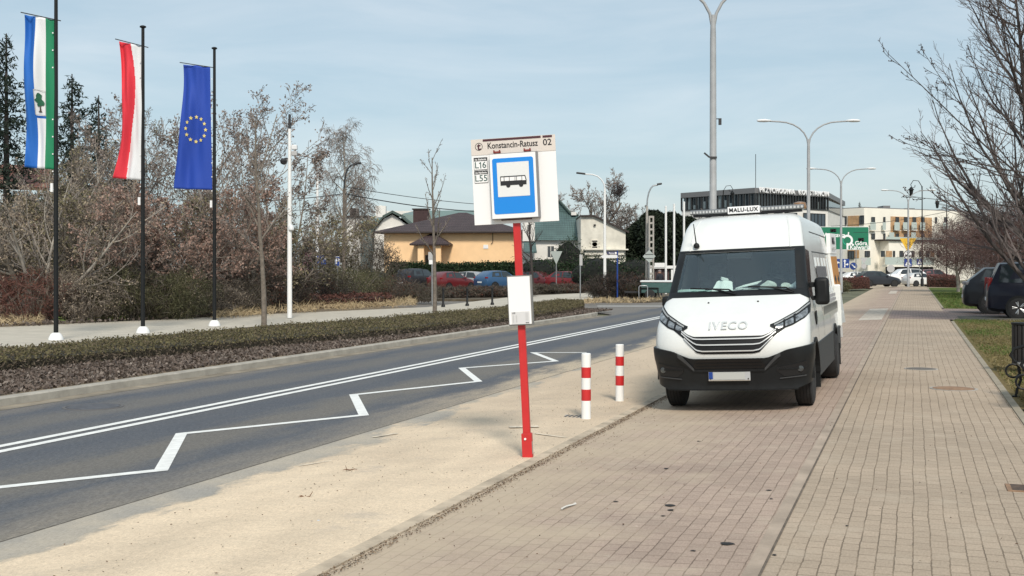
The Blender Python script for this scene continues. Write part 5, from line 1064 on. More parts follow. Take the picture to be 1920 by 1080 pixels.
# ---------------------------------------------------------------- bench and litter bin on the lawn
p = W(1.30, 16.95); be = thing('park_bench', 'dark slatted park bench with curly iron ends on the lawn edge', 'bench', (p.x, p.y, -.01), -PHI)
for yy in (0, -1.62):
    mb = MB(); C = lambda x, z: (x, yy, z)
    mb.tube([C(.02, .0), C(.03, .10), C(.08, .24), C(.05, .40), C(.10, .45), C(.42, .43), C(.50, .40), C(.47, .2), C(.58, 0)], [.022, .018, .018, .02, .022, .022, .022, .02, .024], 7)
    mb.tube([C(.47, .42), C(.52, .6), C(.62, .86)], .02, 7); mb.tube([C(.54, .64), C(.35, .68), C(.12, .70), C(.0, .66), C(-.05, .57), C(.0, .49), (.07, yy, .47)], [.016, .018, .022, .022, .02, .016, .012], 7)
    mb.tube([C(-.02 + .09 * math.cos(R(a)), .36 + .09 * math.sin(R(a))) for a in range(0, 331, 30)], .015, 6); mb.tube([C(.28 + .1 * math.cos(R(a)), .55 + .07 * math.sin(R(a))) for a in range(0, 361, 30)], .011, 6); mb.box((.02, yy, .012), (.1, .06, .024))
    mb.build('iron_end', M_BLACK, be, 50)
mb = MB()
for i in range(6): mb.box((.06 + i * .075, -.81, .462), (.055, 1.74, .03))
mb.build('seat_slats', mat('old_slats', (.20, .19, .175), .7, noise=.3, nscale=5), be, bevel=.005)
mb = MB()
for i in range(4): mb.box((.525 + i * .027, -.81, .56 + i * .085), (.025, 1.74, .062), (0, .3, 0))
mb.build('back_slats', mat('old_slats', (.20, .19, .175)), be, bevel=.005)
p = A(1923, 500, 19.0); bn = thing('litter_bin', 'dark slatted litter bin standing behind the park bench', 'litter bin', (p.x, p.y, -.01))
mb = MB()
for i in range(18): an = 6.2832 * i / 18; mb.box((.20 * math.cos(an), .20 * math.sin(an), .50), (.022, .052, .66), (0, 0, an))
mb.build('slats', mat('bin_slats', (.022, .02, .02), .6), bn, bevel=.004); lathe_obj('liner', [(.17, .18), (.185, .8)], M_BLACK, bn); lathe_obj('rim', [(.2, .8), (.225, .82), (.225, .85), (.17, .85)], M_BLACK, bn, 20); lathe_obj('stand', [(.16, 0), (.15, .03), (.05, .06), (.05, .18)], M_DARK, bn)
# ---------------------------------------------------------------- trailer, railing, gate wall and the person behind them
p = A(1230, 500, 66); tr = thing('box_trailer', 'dark green box trailer with a pale lid behind the round bush', 'trailer', (p.x, p.y, -.1), R(-10))
M_TG = mat('trailer_green', (.05, .11, .105), .5, noise=.15)
mb = MB(); mb.box((.35, 0, .72), (2.3, 1.5, .62)); mb.build('box', M_TG, tr, bevel=.03); mb = MB(); mb.box((.35, 0, 1.07), (2.42, 1.6, .10)); mb.build('lid', M_PANEL, tr, bevel=.03)
for sx in (-1, 1): wheel(tr, sx * .72, .3, .30, .2, sx, M_STEEL).rotation_euler = (0, 0, R(90))
mb = MB(); mb.box((-.35, -.80, .70), (.95, .1, .06)); mb.box((-.86, -.80, .52), (.06, .1, .4)); mb.box((.16, -.80, .52), (.06, .1, .4)); mb.build('mudguard', M_BLACK, tr, bevel=.02); mb = MB(); mb.box((-1.2, 0, .45), (1.2, .1, .1)); mb.build('drawbar', M_DARK, tr)
p = A(1212, 500, 64.5); hr = thing('hoop_railing', 'bent steel hoop railing at the end of the round bush', 'railing', (p.x, p.y, -.12)); tube_obj('hoop', [(-.42, 0, 0), (-.42, 0, .78), (-.36, 0, .85), (.0, 0, .86), (.06, 0, .8), (.06, 0, 0)], .03, M_STEEL, hr)
p = A(1236, 500, 88); gw = thing('gate_wall', 'low white rendered wall with a gate before the dark conifers', 'wall', (p.x, p.y, -.1), R(-6)); mb = MB()
mb.box((-.75, 0, .9), (.35, .35, 2.2)); mb.box((1.25, 0, .8), (.7, .3, 1.8)); mb.box((4, 0, .8), (5, .25, 1.7)); mb.build('wall', M_WHITE, gw); mb = MB(); mb.box((1.4, 0, 1.9), (4.5, .4, .22)); mb.box((.1, 0, 2.05), (.9, .5, .35)); mb.build('coping', M_WHITE, gw); mb = MB()
for i in range(9): mb.box((-.5 + i * .16, -.02, .9), (.03, .03, 1.6))
mb.build('gate_bars', M_DARK, gw); mb = MB(); mb.box((.1, .1, .9), (1.3, .04, 1.7)); mb.build('gate_panel', mat('gate_brown', (.09, .05, .05), .7), gw)
def person(px, d, label, z0):
    p = A(px, 500, d); t = thing('person', label, 'person', (p.x, p.y, z0), R(200)); bm = bmesh.new()
    J = {'pel': (0, 0, .95), 'ab': (0, .0, 1.12), 'ch': (0, .02, 1.34), 'nk': (0, 0, 1.50), 'hd': (0, -.02, 1.60), 'ht': (0, -.02, 1.70)}
    for s, n in ((1, 'a'), (-1, 'b')): J.update({n + 'sh': (s * .18, .02, 1.42), n + 'el': (s * .25, .04, 1.14), n + 'wr': (s * .24, -.06, .92), n + 'hp': (s * .10, 0, .90), n + 'kn': (s * .11, -.02, .50), n + 'an': (s * .12, .03, .09), n + 'ft': (s * .13, -.14, .05)})
    rad = {'pel': .155, 'ab': .15, 'ch': .17, 'nk': .062, 'hd': .095, 'ht': .085, 'sh': .08, 'el': .055, 'wr': .042, 'hp': .095, 'kn': .065, 'an': .05, 'ft': .045}
    V_ = {k: bm.verts.new(v) for k, v in J.items()}
    for a, b in [('pel', 'ab'), ('ab', 'ch'), ('ch', 'nk'), ('nk', 'hd'), ('hd', 'ht')] + [x for n in 'ab' for x in (('ch', n + 'sh'), (n + 'sh', n + 'el'), (n + 'el', n + 'wr'), ('pel', n + 'hp'), (n + 'hp', n + 'kn'), (n + 'kn', n + 'an'), (n + 'an', n + 'ft'))]: bm.edges.new((V_[a], V_[b]))
    me = bpy.data.meshes.new('body'); order = list(V_); bm.to_mesh(me); bm.free(); o = bpy.data.objects.new('body', me); fin(o, t); me.materials.append(mat('dark_jacket', (.015, .017, .024), .85)); o.modifiers.new('skin', 'SKIN').use_smooth_shade = True
    for i, k_ in enumerate(order): q = rad.get(k_) or rad[k_[1:]]; me.skin_vertices[0].data[i].radius = (q, q * .85)
    me.skin_vertices[0].data[0].use_root = True
    sb = o.modifiers.new('smooth', 'SUBSURF'); sb.levels = 2; sb.render_levels = 2
    mb = MB(); mb.lathe([(.06, 1.52), (.092, 1.58), (.098, 1.64), (.085, 1.70)], 12, 'z', (0, -.02, 0)); mb.box((0, -.125, 1.63), (.03, .03, .05)); mb.build('face', mat('skin', (.42, .25, .18), .6), t, 60)
    mb = MB(); mb.lathe([(.105, 1.66), (.11, 1.70), (.09, 1.76), (.02, 1.78)], 12, 'z', (0, -.02, 0)); mb.box((0, -.14, 1.67), (.15, .1, .02)); mb.build('cap', mat('cap', (.20, .16, .16), .8), t, 60); return t
person(1237, 74, 'person in a dark jacket and cap standing behind the green trailer', -.16)
# ---------------------------------------------------------------- buildings
def brickmat(name, c1, c2, mo, w=.26, h=.09):
    m, n, l, b = nodes_of(name); t = n.new('ShaderNodeTexCoord'); sp = n.new('ShaderNodeSeparateXYZ'); cb = n.new('ShaderNodeCombineXYZ'); l.new(t.outputs['Object'], sp.inputs[0])
    l.new(nmath(n, l, 'ADD', sp.outputs[0], sp.outputs[1]), cb.inputs[0]); l.new(sp.outputs[2], cb.inputs[1]); k = n.new('ShaderNodeTexBrick'); l.new(cb.outputs[0], k.inputs['Vector']); k.inputs['Scale'].default_value = 1
    k.inputs['Brick Width'].default_value = w; k.inputs['Row Height'].default_value = h; k.inputs['Mortar Size'].default_value = .008; k.inputs['Color1'].default_value = (*c1, 1); k.inputs['Color2'].default_value = (*c2, 1); k.inputs['Mortar'].default_value = (*mo, 1)
    f = nrange(n, l, nnoise(n, l, t.outputs['Object'], 1.2, 6), .3, .7, .7, 1.3); v = n.new('ShaderNodeVectorMath'); v.operation = 'SCALE'; l.new(k.outputs[0], v.inputs[0]); l.new(f, v.inputs['Scale']); l.new(v.outputs[0], b.inputs['Base Color']); b.inputs['Roughness'].default_value = .9; return m
def tilemat(name, c, pitch=.34, wave=.22, axis=0):
    m, n, l, b = nodes_of(name); t = n.new('ShaderNodeTexCoord'); sp = n.new('ShaderNodeSeparateXYZ'); l.new(t.outputs['Object'], sp.inputs[0])
    row = nmath(n, l, 'FRACT', nmath(n, l, 'DIVIDE', sp.outputs[2], pitch * .5)); col = nmath(n, l, 'SINE', nmath(n, l, 'MULTIPLY', sp.outputs[axis], 6.283 / wave))
    h = nmath(n, l, 'ADD', nmath(n, l, 'MULTIPLY', row, .6), nmath(n, l, 'MULTIPLY', col, .4)); nbump(n, l, b, h, .9, .06)
    f = nrange(n, l, nnoise(n, l, t.outputs['Object'], .8, 6), .3, .7, .8, 1.2); f2 = nrange(n, l, nmath(n, l, 'GREATER_THAN', row, .82), 0, 1, 1.0, .45); v = n.new('ShaderNodeVectorMath'); v.operation = 'SCALE'; v.inputs[0].default_value = c; l.new(nmath(n, l, 'MULTIPLY', f, f2), v.inputs['Scale']); l.new(v.outputs[0], b.inputs['Base Color']); b.inputs['Roughness'].default_value = .6; return m
M_YWALL = mat('yellow_render', (.90, .61, .345), .9, noise=.07, nscale=.9, bump=.1); M_WWALL = mat('white_render', (.72, .70, .66), .9, noise=.08, nscale=.7, bump=.1); M_OLDW = mat('old_white_render', (.66, .63, .55), .9, noise=.2, nscale=1.1, bump=.15)
M_BTILE = tilemat('brown_tiles', (.062, .042, .043)); M_GTILE = tilemat('green_tiles', (.085, .14, .138)); M_GREENM = mat('green_metal_roof', (.15, .215, .20), .5, noise=.1); M_RTILE = tilemat('red_tiles', (.27, .12, .085))
M_TRIM = mat('brown_trim', (.035, .024, .022), .6); M_CREAM = mat('cream_render', (.84, .80, .71), .9, noise=.06, nscale=.5); M_CBRICK = brickmat('orange_brick', (.54, .33, .17), (.44, .25, .12), (.40, .30, .2)); M_CBRICKL = M_CBRICK
M_BALC = mat('frosted_balcony_glass', (.46, .52, .49), .25); M_GREYP = mat('clinic_cladding', (.16, .16, .165), .5); M_MULL = mat('mullion', (.03, .032, .034), .4)
def slant_roof(mb, x0, x1, y0, y1, ze, xr0, xr1, yr, zr, th=.14):      # hipped roof: eaves rectangle, ridge from xr0 to xr1
    E = [(x0, y0, ze), (x1, y0, ze), (x1, y1, ze), (x0, y1, ze)]; Rg = [(xr0, yr, zr), (xr1, yr, zr)]
    mb.add(E + Rg + [(p[0], p[1], p[2] - th) for p in E], [(0, 1, 5, 4), (1, 2, 5), (2, 3, 4, 5), (3, 0, 4), (0, 6, 7, 1), (1, 7, 8, 2), (2, 8, 9, 3), (3, 9, 6, 0), (6, 9, 8, 7)])
def window(parent, x, z, w, h, y=-.0, name='window', m=M_WINGLASS, fm=None, bars=1, sill=False, depth=.10):
    fm = fm or M_MULL; fw = .07; mb = MB()
    for bx, bz, bw, bh in ((x, z + h / 2 - fw / 2, w, fw), (x, z - h / 2 + fw / 2, w, fw), (x - w / 2 + fw / 2, z, fw, h - 2 * fw), (x + w / 2 - fw / 2, z, fw, h - 2 * fw)): mb.box((bx, y - .03, bz), (bw, .10, bh))
    for i in range(bars): mb.box((x - w / 2 + w * (i + 1) / (bars + 1), y - .03, z), (.05, .08, h - 2 * fw))
    f = mb.build(name, fm, parent); mb = MB(); mb.box((x, y - .004, z), (w - fw, .03, h - fw)); mb.build('pane', m, f)
    if sill: mb = MB(); mb.box((x, y - .1, z - h / 2 - .05), (w + .2, .25, .07)); mb.build('sill', M_WWALL, f)
    return f
# yellow house ------------------------------------------------
D0 = 104; k = D0 / FPX; p = A(720, 500, D0); yh = thing('yellow_house', 'yellow bungalow with brown tiled hip roof and small porch behind the hedge', 'house', (p.x, p.y, -.1), R(-7))
ww = 252 * k; hw = zof(437, D0) + .1; dep = 9.0
mb = MB(); mb.box((ww / 2, dep / 2, hw / 2), (ww, dep, hw)); mb.build('walls', M_YWALL, yh)
mb = MB(); slant_roof(mb, -.75, ww + .7, -.7, dep + .7, hw + .12, ww * .5, ww * .56, dep / 2, zof(399, 108) + .1, .16); rf = mb.build('roof', M_BTILE, yh)
mb = MB(); mb.tube([(-.8, -.76, hw + .02), (ww + .75, -.76, hw + .02)], .07, 6); mb.tube([(ww - .02, -.5, hw), (ww - .02, -.08, hw - .5), (ww - .02, -.08, .2)], .05, 6); mb.build('gutter', M_TRIM, rf)
cx = (768 - 720) * k; mb = MB(); mb.box((cx, 5.5, zof(406, 109)), (1.4, .9, 1.5)); ch = mb.build('chimney', mat('chimney_brick', (.055, .032, .032), .9, noise=.3), rf); mb = MB(); mb.box((cx, 5.5, zof(406, 109) + .8), (1.6, 1.05, .12)); mb.build('chimney_cap', M_TRIM, ch)
px0, px1 = (778 - 720) * k, (851 - 720) * k; pc = (px0 + px1) / 2; pz0, pz1 = zof(458, D0) + .1, zof(446, D0) + .1
mb = MB(); slant_roof(mb, px0, px1, -2.1, .0, pz0, pc - .3, pc + .2, -.1, pz1 + .35, .14); po = mb.build('porch_roof', M_BTILE, yh)
for x in (px0 + .95, px1 - 1.05): mb = MB(); mb.box((x, -1.6, pz0 / 2), (.55, .4, pz0 - .16)); mb.build('porch_pillar', M_YWALL, yh)
mb = MB(); mb.box((pc, -.02, 1.5), (1.5, .06, 3.0)); dr = mb.build('door', mat('dark_door', (.02, .016, .015), .4), yh); mb = MB(); mb.box((pc - .25, -.07, 2.0), (.5, .03, 1.6)); mb.build('door_pane', M_WINGLASS, dr)
mb = MB(); mb.box((193 * k, -.03, zof(461, D0)), (9 * k, .06, 7 * k)); mb.build('wall_plate', M_SWHITE, yh); mb = MB(); mb.tube([(206 * k, -.05, hw), (206 * k, -.06, hw - .9), (203 * k, -.1, hw - 1.0)], .03, 5); mb.build('wall_bracket', M_TRIM, yh)
for i in range(2):
    f = MB(); f.box((ww + .01, 2.2 + i * 2.6, 2.0), (.08, .9, 1.7)); f.build('window', M_WINGLASS, yh)
# white dormer house with green roof behind ------------------
D1 = 118; k = D1 / FPX; p = A(672, 500, D1); wh = thing('gambrel_house', 'white gabled house with a curved green metal roof behind the yellow bungalow', 'house', (p.x, p.y, -.1))
X = lambda px: (px - 672) * k; Z = lambda py: zof(py, D1) + .1
mb = MB(); mb.prism([(X(697), 0), (X(768), 0), (X(768), Z(425)), (X(736), Z(402)), (X(720), Z(410)), (X(703), Z(430))], 0, 8); mb.build('gable', M_WWALL, wh)
mb = MB(); pts = [(X(696), Z(445)), (X(703), Z(428)), (X(719), Z(409)), (X(736), Z(399.5)), (X(752), Z(407)), (X(772), Z(424))]
for a, b in zip(pts, pts[1:]): mb.prism([a, b, (b[0] + .05, b[1] + .25), (a[0] - .05, a[1] + .25)], -.5, 8)
mb.build('gable_roof', mat('green_fascia', (.06, .09, .08), .6), wh); mb = MB(); mb.prism([(X(672), 0), (X(699), 0), (X(703), Z(420)), (X(672), Z(418))], 1.5, 9); mb.build('side_wing', mat('grey_green_wall', (.13, .19, .20), .8), wh)
mb = MB(); mb.add([(X(668), .8, Z(416)), (X(706), .8, Z(418)), (X(742), 4, Z(396)), (X(700), 4.5, Z(405)), (X(668), .8, Z(418)), (X(706), .8, Z(420))], [(0, 1, 2, 3), (4, 5, 1, 0)]); mb.add([(X(740), 4, Z(420)), (X(900), 4, Z(418)), (X(900), 9, Z(386)), (X(764), 9, Z(387)), (X(748), 4.2, Z(397))], [(0, 1, 2, 3, 4)]); mb.build('main_roof', M_GREENM, wh)
mb = MB(); mb.box((X(800), 10, Z(388.5)), (X(940) - X(690), .3, .18)); mb.build('ridge_cap', M_TRIM, wh); mb = MB(); mb.prism([(X(690), Z(404)), (X(700), Z(404)), (X(703), Z(387)), (X(770), Z(387)), (X(740), Z(398))], 9.5, 9.9); mb.build('rear_gable', M_WWALL, wh)
mb = MB(); mb.box((X(700), 7, Z(394)), (1.1, .8, 1.6)); mb.box((X(700), 7, Z(383)), (.3, .3, .5)); mb.build('chimney', M_WWALL, wh); mb = MB(); mb.box((X(735), -.03, Z(432)), (X(745) - X(722), .1, .5)); mb.build('sill_band', M_WWALL, wh)
D2 = 128; k = D2 / FPX; p = A(650, 500, D2); lb_ = thing('flat_white_house', 'low flat roofed white building just past the birch', 'house', (p.x, p.y, -.1)); X = lambda px: (px - 650) * k; Z = lambda py: zof(py, D2) + .1
mb = MB(); mb.box(((X(692) + X(640)) / 2, 3, Z(407) / 2), (X(692) - X(640), 6, Z(407))); mb.build('walls', M_WWALL, lb_); mb = MB(); mb.box(((X(692) + X(640)) / 2, 3, Z(406)), (X(694) - X(639), 6.4, .22)); mb.build('parapet', M_TRIM, lb_); mb = MB(); mb.box((X(660), 2, Z(400)), (1.0, .8, 1.2)); mb.build('chimney', M_TRIM, lb_)
# green tiled house and old white gable -----------------------
D3 = 100; k = D3 / FPX; p = A(978, 500, D3); gh = thing('green_roof_house', 'white house with a steep green tiled roof behind the yield sign', 'house', (p.x, p.y, -.1), R(0)); X = lambda px: (px - 978) * k; Z = lambda py: zof(py, D3) + .1
mb = MB(); mb.box(((X(980) + X(1088)) / 2, 4, Z(448) / 2), (X(1088) - X(980), 7, Z(448))); mb.build('walls', M_WWALL, gh)
mb = MB(); mb.add([(X(1003), .1, Z(450)), (X(1091), .1, Z(451)), (X(1089), 4, Z(400)), (X(1077), 4, Z(400)), (X(1052), 4, Z(372)), (X(1003), 4, Z(380)), (X(1003), 7.9, Z(451)), (X(1091), 7.9, Z(451))], [(0, 1, 2, 3, 4, 5), (5, 4, 3, 2, 7, 6), (1, 7, 2)]); mb.build('roof', M_GTILE, gh)
mb = MB(); mb.tube([(X(1052), 3.9, Z(371)), (X(1077), 3.9, Z(399)), (X(1090), 3.9, Z(399))], .12, 6); mb.build('verge_trim', mat('green_fascia', (.06, .09, .08)), gh); mb = MB(); mb.box((X(1080), 3.9, Z(397)), (10 * k, .8, 6 * k)); mb.build('chimney', M_WWALL, gh)
window(gh, X(1033), Z(472), 15 * k, 24 * k, .5, bars=1, fm=M_WWALL, sill=True); window(gh, X(992), Z(428), 9 * k, 16 * k, .3, bars=1, fm=M_WWALL)
mb = MB(); mb.prism([(X(980), Z(452)), (X(980), Z(414)), (X(988), Z(411)), (X(1003), Z(418)), (X(1003), Z(452))][::-1], .3, .5); mb.build('upper_gable', M_WWALL, gh)
mb = MB(); mb.add([(X(982), -1.2, Z(472)), (X(1006), -1.2, Z(472)), (X(1004), .5, Z(452)), (X(982), .5, Z(452)), (X(982), -1.2, Z(475)), (X(1006), -1.2, Z(475))], [(0, 1, 2, 3), (4, 5, 1, 0)]); mb.build('lean_to_roof', M_GTILE, gh)
D4 = 96; k = D4 / FPX; p = A(1090, 500, D4); og = thing('old_gable_house', 'stained old white gabled house with a lattice window and plaster cornice', 'house', (p.x, p.y, -.1)); X = lambda px: (px - 1090) * k; Z = lambda py: zof(py, D4) + .1
mb = MB(); mb.prism([(X(1089), 0), (X(1173), 0), (X(1173), Z(434)), (X(1113), Z(406)), (X(1089), Z(406))], 0, 7); mb.build('walls', M_OLDW, og); mb = MB(); mb.prism([(X(1088), Z(406)), (X(1113.5), Z(406)), (X(1179), Z(437)), (X(1179), Z(434)), (X(1113.5), Z(403)), (X(1088), Z(403.5))], -.25, 7); mb.build('roof_edge', M_TRIM, og)
mb = MB(); mb.box(((X(1094) + X(1177)) / 2, -.15, Z(468)), (X(1177) - X(1094), .8, 2.4 * k)); mb.box(((X(1096) + X(1170)) / 2, -.06, Z(474)), (X(1170) - X(1096), .5, 9 * k)); mb.box(((X(1098) + X(1167)) / 2, -.03, Z(483)), (X(1167) - X(1098), .3, 3 * k)); mb.build('cornice', M_OLDW, og)
wf = window(og, X(1115), Z(458), 13 * k, 17 * k, -.0, fm=M_OLDW, bars=0, m=M_INK); mb = MB()
for i in range(-3, 4):
    for s in (-1, 1): mb.box((X(1115) + i * 1.8 * k, -.05, Z(458)), (.06, .03, 12 * k), (0, s * .8, 0))
mb.build('lattice', M_OLDW, wf)
mb = MB(); mb.box((X(1115), -.1, Z(422)), (.18, .16, .12)); mb.build('wall_lamp', M_DARK, og)
# clinic ------------------------------------------------------
C0, CL, CR_ = A(1415.5, 500, 140), A(1278, 500, 150), A(1552, 500, 149); cl = thing('clinic_building', 'clinic with dark glazed upper storey and white lettering on its parapet', 'clinic', (C0.x, C0.y, 0))
zt, zg0, zp = zof(352, 140), zof(386.5, 140), zof(362, 140)
def facade(a, b):
    d_ = Vector((b.x - a.x, b.y - a.y, 0)); L = d_.length; return d_.normalized(), L, math.atan2(d_.y, d_.x)
dl_, LL, al = facade(CL, C0); dr_, LR, ar = facade(C0, CR_); bk = Vector((8, 20, 0))
Pts = [CL - C0, Vector((0, 0, 0)), CR_ - C0, CR_ - C0 + bk, CL - C0 + bk]
def footprint(inset, z0, z1):
    cen = sum(Pts, Vector()) / 5; mb = MB(); mb.slab([tuple((p_ + (cen - p_).normalized() * inset))[:2] for p_ in Pts], z0, z1); return mb
footprint(.0, -.2, zg0).build('lower_storeys', M_WWALL, cl); footprint(.35, zg0, zp).build('glazing', mat('clinic_glass', (.045, .06, .07), .06, spec=.9), cl); footprint(-.15, zp, zt).build('parapet', M_GREYP, cl); footprint(-.1, zg0 - .12, zg0 + .03).build('floor_edge', M_MULL, cl)
for nm, a, dv, L, an, cnt in (('glass_wall', CL - C0, dl_, LL, al, 14), ('glass_wall', Vector(), dr_, LR, ar, 26)):
    q = random.Random(cnt); fr = MB(); pb = MB()
    for i in range(cnt + 1):
        c = a + dv * (L * i / cnt); fr.box((c.x, c.y, (zg0 + zp) / 2), (.14, .22, zp - zg0), (0, 0, an))
        if i < cnt and q.random() < .42: c2 = a + dv * (L * (i + .5) / cnt) + Vector((dv.y, -dv.x, 0)) * -.16; h_ = (zp - zg0) * q.choice((1, 1, .6, .35)); pb.box((c2.x, c2.y, zg0 + h_ / 2), (L / cnt * q.uniform(.35, .8), .06, h_), (0, 0, an))
    fr.build('mullions', M_MULL, cl); pb.build('blinds', mat('blind', (.22, .27, .28), .3), cl)
me = TXT['clinic'].copy(); me.transform(FACE); me.materials.clear(); me.materials.append(M_SWHITE); wdt = max(v.co.x for v in me.vertices) - min(v.co.x for v in me.vertices); sc_ = LR * .95 / wdt
o = bpy.data.objects.new('roof_lettering', me); fin(o, cl); c = dr_ * (LR * .51) + Vector((dr_.y, -dr_.x, 0)) * .30; o.location = (c.x, c.y, zof(357, 141)); o.rotation_euler = (0, 0, ar); o.scale = (sc_, 1, .70)
for t_, zq in ((.80, zof(414, 146)), (.90, zof(414, 146)), (.70, zof(414, 146)), (.5, zof(414, 145)), (.3, zof(414, 143)), (.1, zof(414, 141)), (.90, zof(450, 146)), (.7, zof(450, 146))):
    c = dr_ * (LR * t_) + Vector((dr_.y, -dr_.x, 0)) * .06; f = window(cl, 0, 0, 1.6, 2.0, 0, bars=1, m=mat('clinic_window', (.05, .07, .09), .08)); f.location = (c.x, c.y, zq); f.rotation_euler = (0, 0, ar)
mb = MB(); mb.tube([(2.0, 9, zt), (2.0, 9, zt + 5)], .04, 4); mb.build('mast', M_DARK, cl)
# flats -------------------------------------------------------
K0, KL, KR = A(1620, 500, 170), A(1540, 500, 176), A(1800, 500, 181); fl = thing('apartment_block', 'cream three storey flats with orange brick panels and frosted balconies', 'apartment building', (K0.x, K0.y, 0))
dl_, LL, al = facade(KL, K0); dr_, LR, ar = facade(K0, KR); bk = Vector((12, 24, 0)); Pts = [KL - K0, Vector(), KR - K0, KR - K0 + bk, KL - K0 + bk]
zz = lambda py, D=172: zof(py, D)
footprint(0, -.3, zz(391)).build('walls', M_CREAM, fl); mb = footprint(.6, zz(391), zz(389)); mb.build('roof_slab', M_GREYP, fl)
outl, outr = Vector((dl_.y, -dl_.x, 0)), Vector((dr_.y, -dr_.x, 0))
mb = MB(); c = dr_ * (LR * .58) + outr * .9; mb.box((c.x, c.y, (zz(452) - .3) / 2), (LR * .86, 1.8, zz(452) + .3), (0, 0, ar)); mb.build('ground_storey_bay', M_CREAM, fl)
mb = MB(); c = dr_ * (LR * .56) + outr * 1.0; mb.box((c.x, c.y, zz(450.5)), (LR * .92, 2.3, .18), (0, 0, ar)); mb.build('terrace_slab', M_TRIM, fl)
mb = MB(); c = dr_ * (LR * .56) + outr * 2.1
mb.box((c.x, c.y, zz(447.5)), (LR * .9, .03, .45), (0, 0, ar)); mb.build('terrace_glass', M_BALC, fl)
u_ = .078      # metres per photo pixel at the flats
def place(px, py, off, dv, L, outv):      # point on a front (moved out by off) under the photo's column and row
    if dv is None:
        r = (px - 960) / FPX; o = K0 + outr * off; t_ = (r * o.y - o.x) / (dr_.x - r * dr_.y); c = dr_ * t_ + outr * off; return c, EYE - (py - HOR) / FPX * (K0.y + c.y)
    return (KL - K0) + dv * (L * px) + outv * off, py
def onf(px, py, w_, h_, m, name, off=.03, th=.06, dv=None, L=None, an=None, outv=None):
    c, z = place(px, py, off, dv, L, outv); mb = MB(); mb.box((c.x, c.y, z), (w_, th, h_), (0, 0, ar if an is None else an)); return mb.build(name, m, fl)
def win(px, py, w_, h_, off=.03, dv=None, L=None, an=None, outv=None):
    c, z = place(px, py, off, dv, L, outv); f = window(fl, 0, 0, w_, h_, 0, bars=1 if w_ > .55 else 0); f.location = (c.x, c.y, z); f.rotation_euler = (0, 0, ar if an is None else an); return f
q_ = u_ * 1.22          # widths along the slanting front
onf(1709, 427.5, 97 * q_, 43 * u_, M_CBRICK, 'brick_panel', .02)
for px in (1637, 1658, 1682, 1698, 1714, 1730, 1755, 1773):
    nw = px in (1658, 1755); win(px, 412.5, (4 if nw else 7.5) * q_, 11.5 * u_, .08)
    if px != 1755: onf(px, 424, (7 if nw else 12) * q_, 15 * u_, M_BALC, 'balcony_glass', .5, .04); onf(px, 432, (7 if nw else 12) * q_, .12, M_CREAM, 'balcony_slab', .28, .5)
for px in (1637, 1658, 1682, 1698, 1730): win(px, 443, (7.5 if px != 1658 else 4) * q_, 10 * u_, .08)
for px in (1672, 1713): onf(px, 442, 11 * q_, 13 * u_, M_BALC, 'balcony_glass', .4, .04)
for px, w_ in ((1655, 8), (1676, 4), (1690, 8), (1711, 8), (1725, 4), (1739, 8), (1760, 8)): win(px, 476, w_ * q_, 11.5 * u_, 1.86)
onf(1667, 476, 13 * q_, 11.5 * u_, M_CBRICK, 'brick_panel', 1.82); onf(1748, 476, 9 * q_, 11.5 * u_, M_CBRICKL, 'brick_panel', 1.82)
onf(1706, 489.5, 112 * q_, 14 * u_, M_BALC, 'long_balcony_glass', 2.6, .05); onf(1706, 498.5, 114 * q_, .3, M_CREAM, 'long_balcony_slab', 2.2, 1.0)
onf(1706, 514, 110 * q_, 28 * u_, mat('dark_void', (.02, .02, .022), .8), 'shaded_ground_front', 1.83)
# left-hand front
for t_ in (.18, .62): 
    onf(t_ + .14, zz(416), LL * .26, zz(405) - zz(427), M_CBRICK, 'brick_panel', .03, .06, dl_, LL, al, outl); onf(t_ + .14, zz(476), LL * .26, zz(470) - zz(486), M_CBRICK, 'brick_panel', .03, .06, dl_, LL, al, outl)
    win(t_ - .06, zz(413), LL * .10, zz(406) - zz(422), .08, dl_, LL, al, outl); win(t_ + .34, zz(413), LL * .10, zz(406) - zz(422), .08, dl_, LL, al, outl); win(t_ + .1, zz(478), LL * .14, zz(471) - zz(486), .08, dl_, LL, al, outl)
c = Vector((0, 0, 0)); win(1626, 476, 11 * q_, 11.5 * u_, .08); onf(1624, 490, 20 * q_, 14 * u_, M_BALC, 'balcony_glass', .9, .04)
for px, py, w_, h_ in ((1634, 388, 16, .7), (1657, 386, 14, 1.0), (1700, 389.5, 20, .6), (1590, 388, 20, .6)): c = A(px, 500, 184) - K0; mb = MB(); mb.box((c.x, c.y, zz(391) + h_ / 2), (w_ * u_, 3, h_)); mb.build('roof_unit', M_GREYP, fl)
# reddish house at the far edge, seen through the thicket ------
D5 = 58; k = D5 / FPX; p = A(0, 500, D5); rh = thing('brick_house', 'house with red tiled roof and brick balcony behind the bare trees', 'house', (p.x, p.y, 0)); X = lambda px: px * k; Z = lambda py: zof(py, D5)
mb = MB(); mb.box((X(-60), 3, Z(415) / 2), (X(110) - X(-160) , 5, Z(350))); mb.build('walls', mat('grey_render', (.42, .43, .41), .9, noise=.15), rh); mb = MB(); mb.add([(X(-200), -.2, Z(345)), (X(95), -.2, Z(352)), (X(60), 3, Z(300)), (X(-200), 3, Z(296)), (X(-200), -.2, Z(350)), (X(95), -.2, Z(358))], [(0, 1, 2, 3), (4, 5, 1, 0)]); mb.build('roof', M_RTILE, rh)
mb = MB(); mb.box((X(-20), -.3, Z(432)), (X(66) - X(-160), .5, 6 * k)); mb.box((X(-20), -.3, Z(448)), (X(70) - X(-160), .7, 8 * k)); mb.box((X(-20), -.2, Z(415)), (X(66) - X(-160), .3, 26 * k)); mb.build('brick_balcony', brickmat('red_brick', (.24, .085, .075), (.19, .07, .065), (.2, .15, .13)), rh)
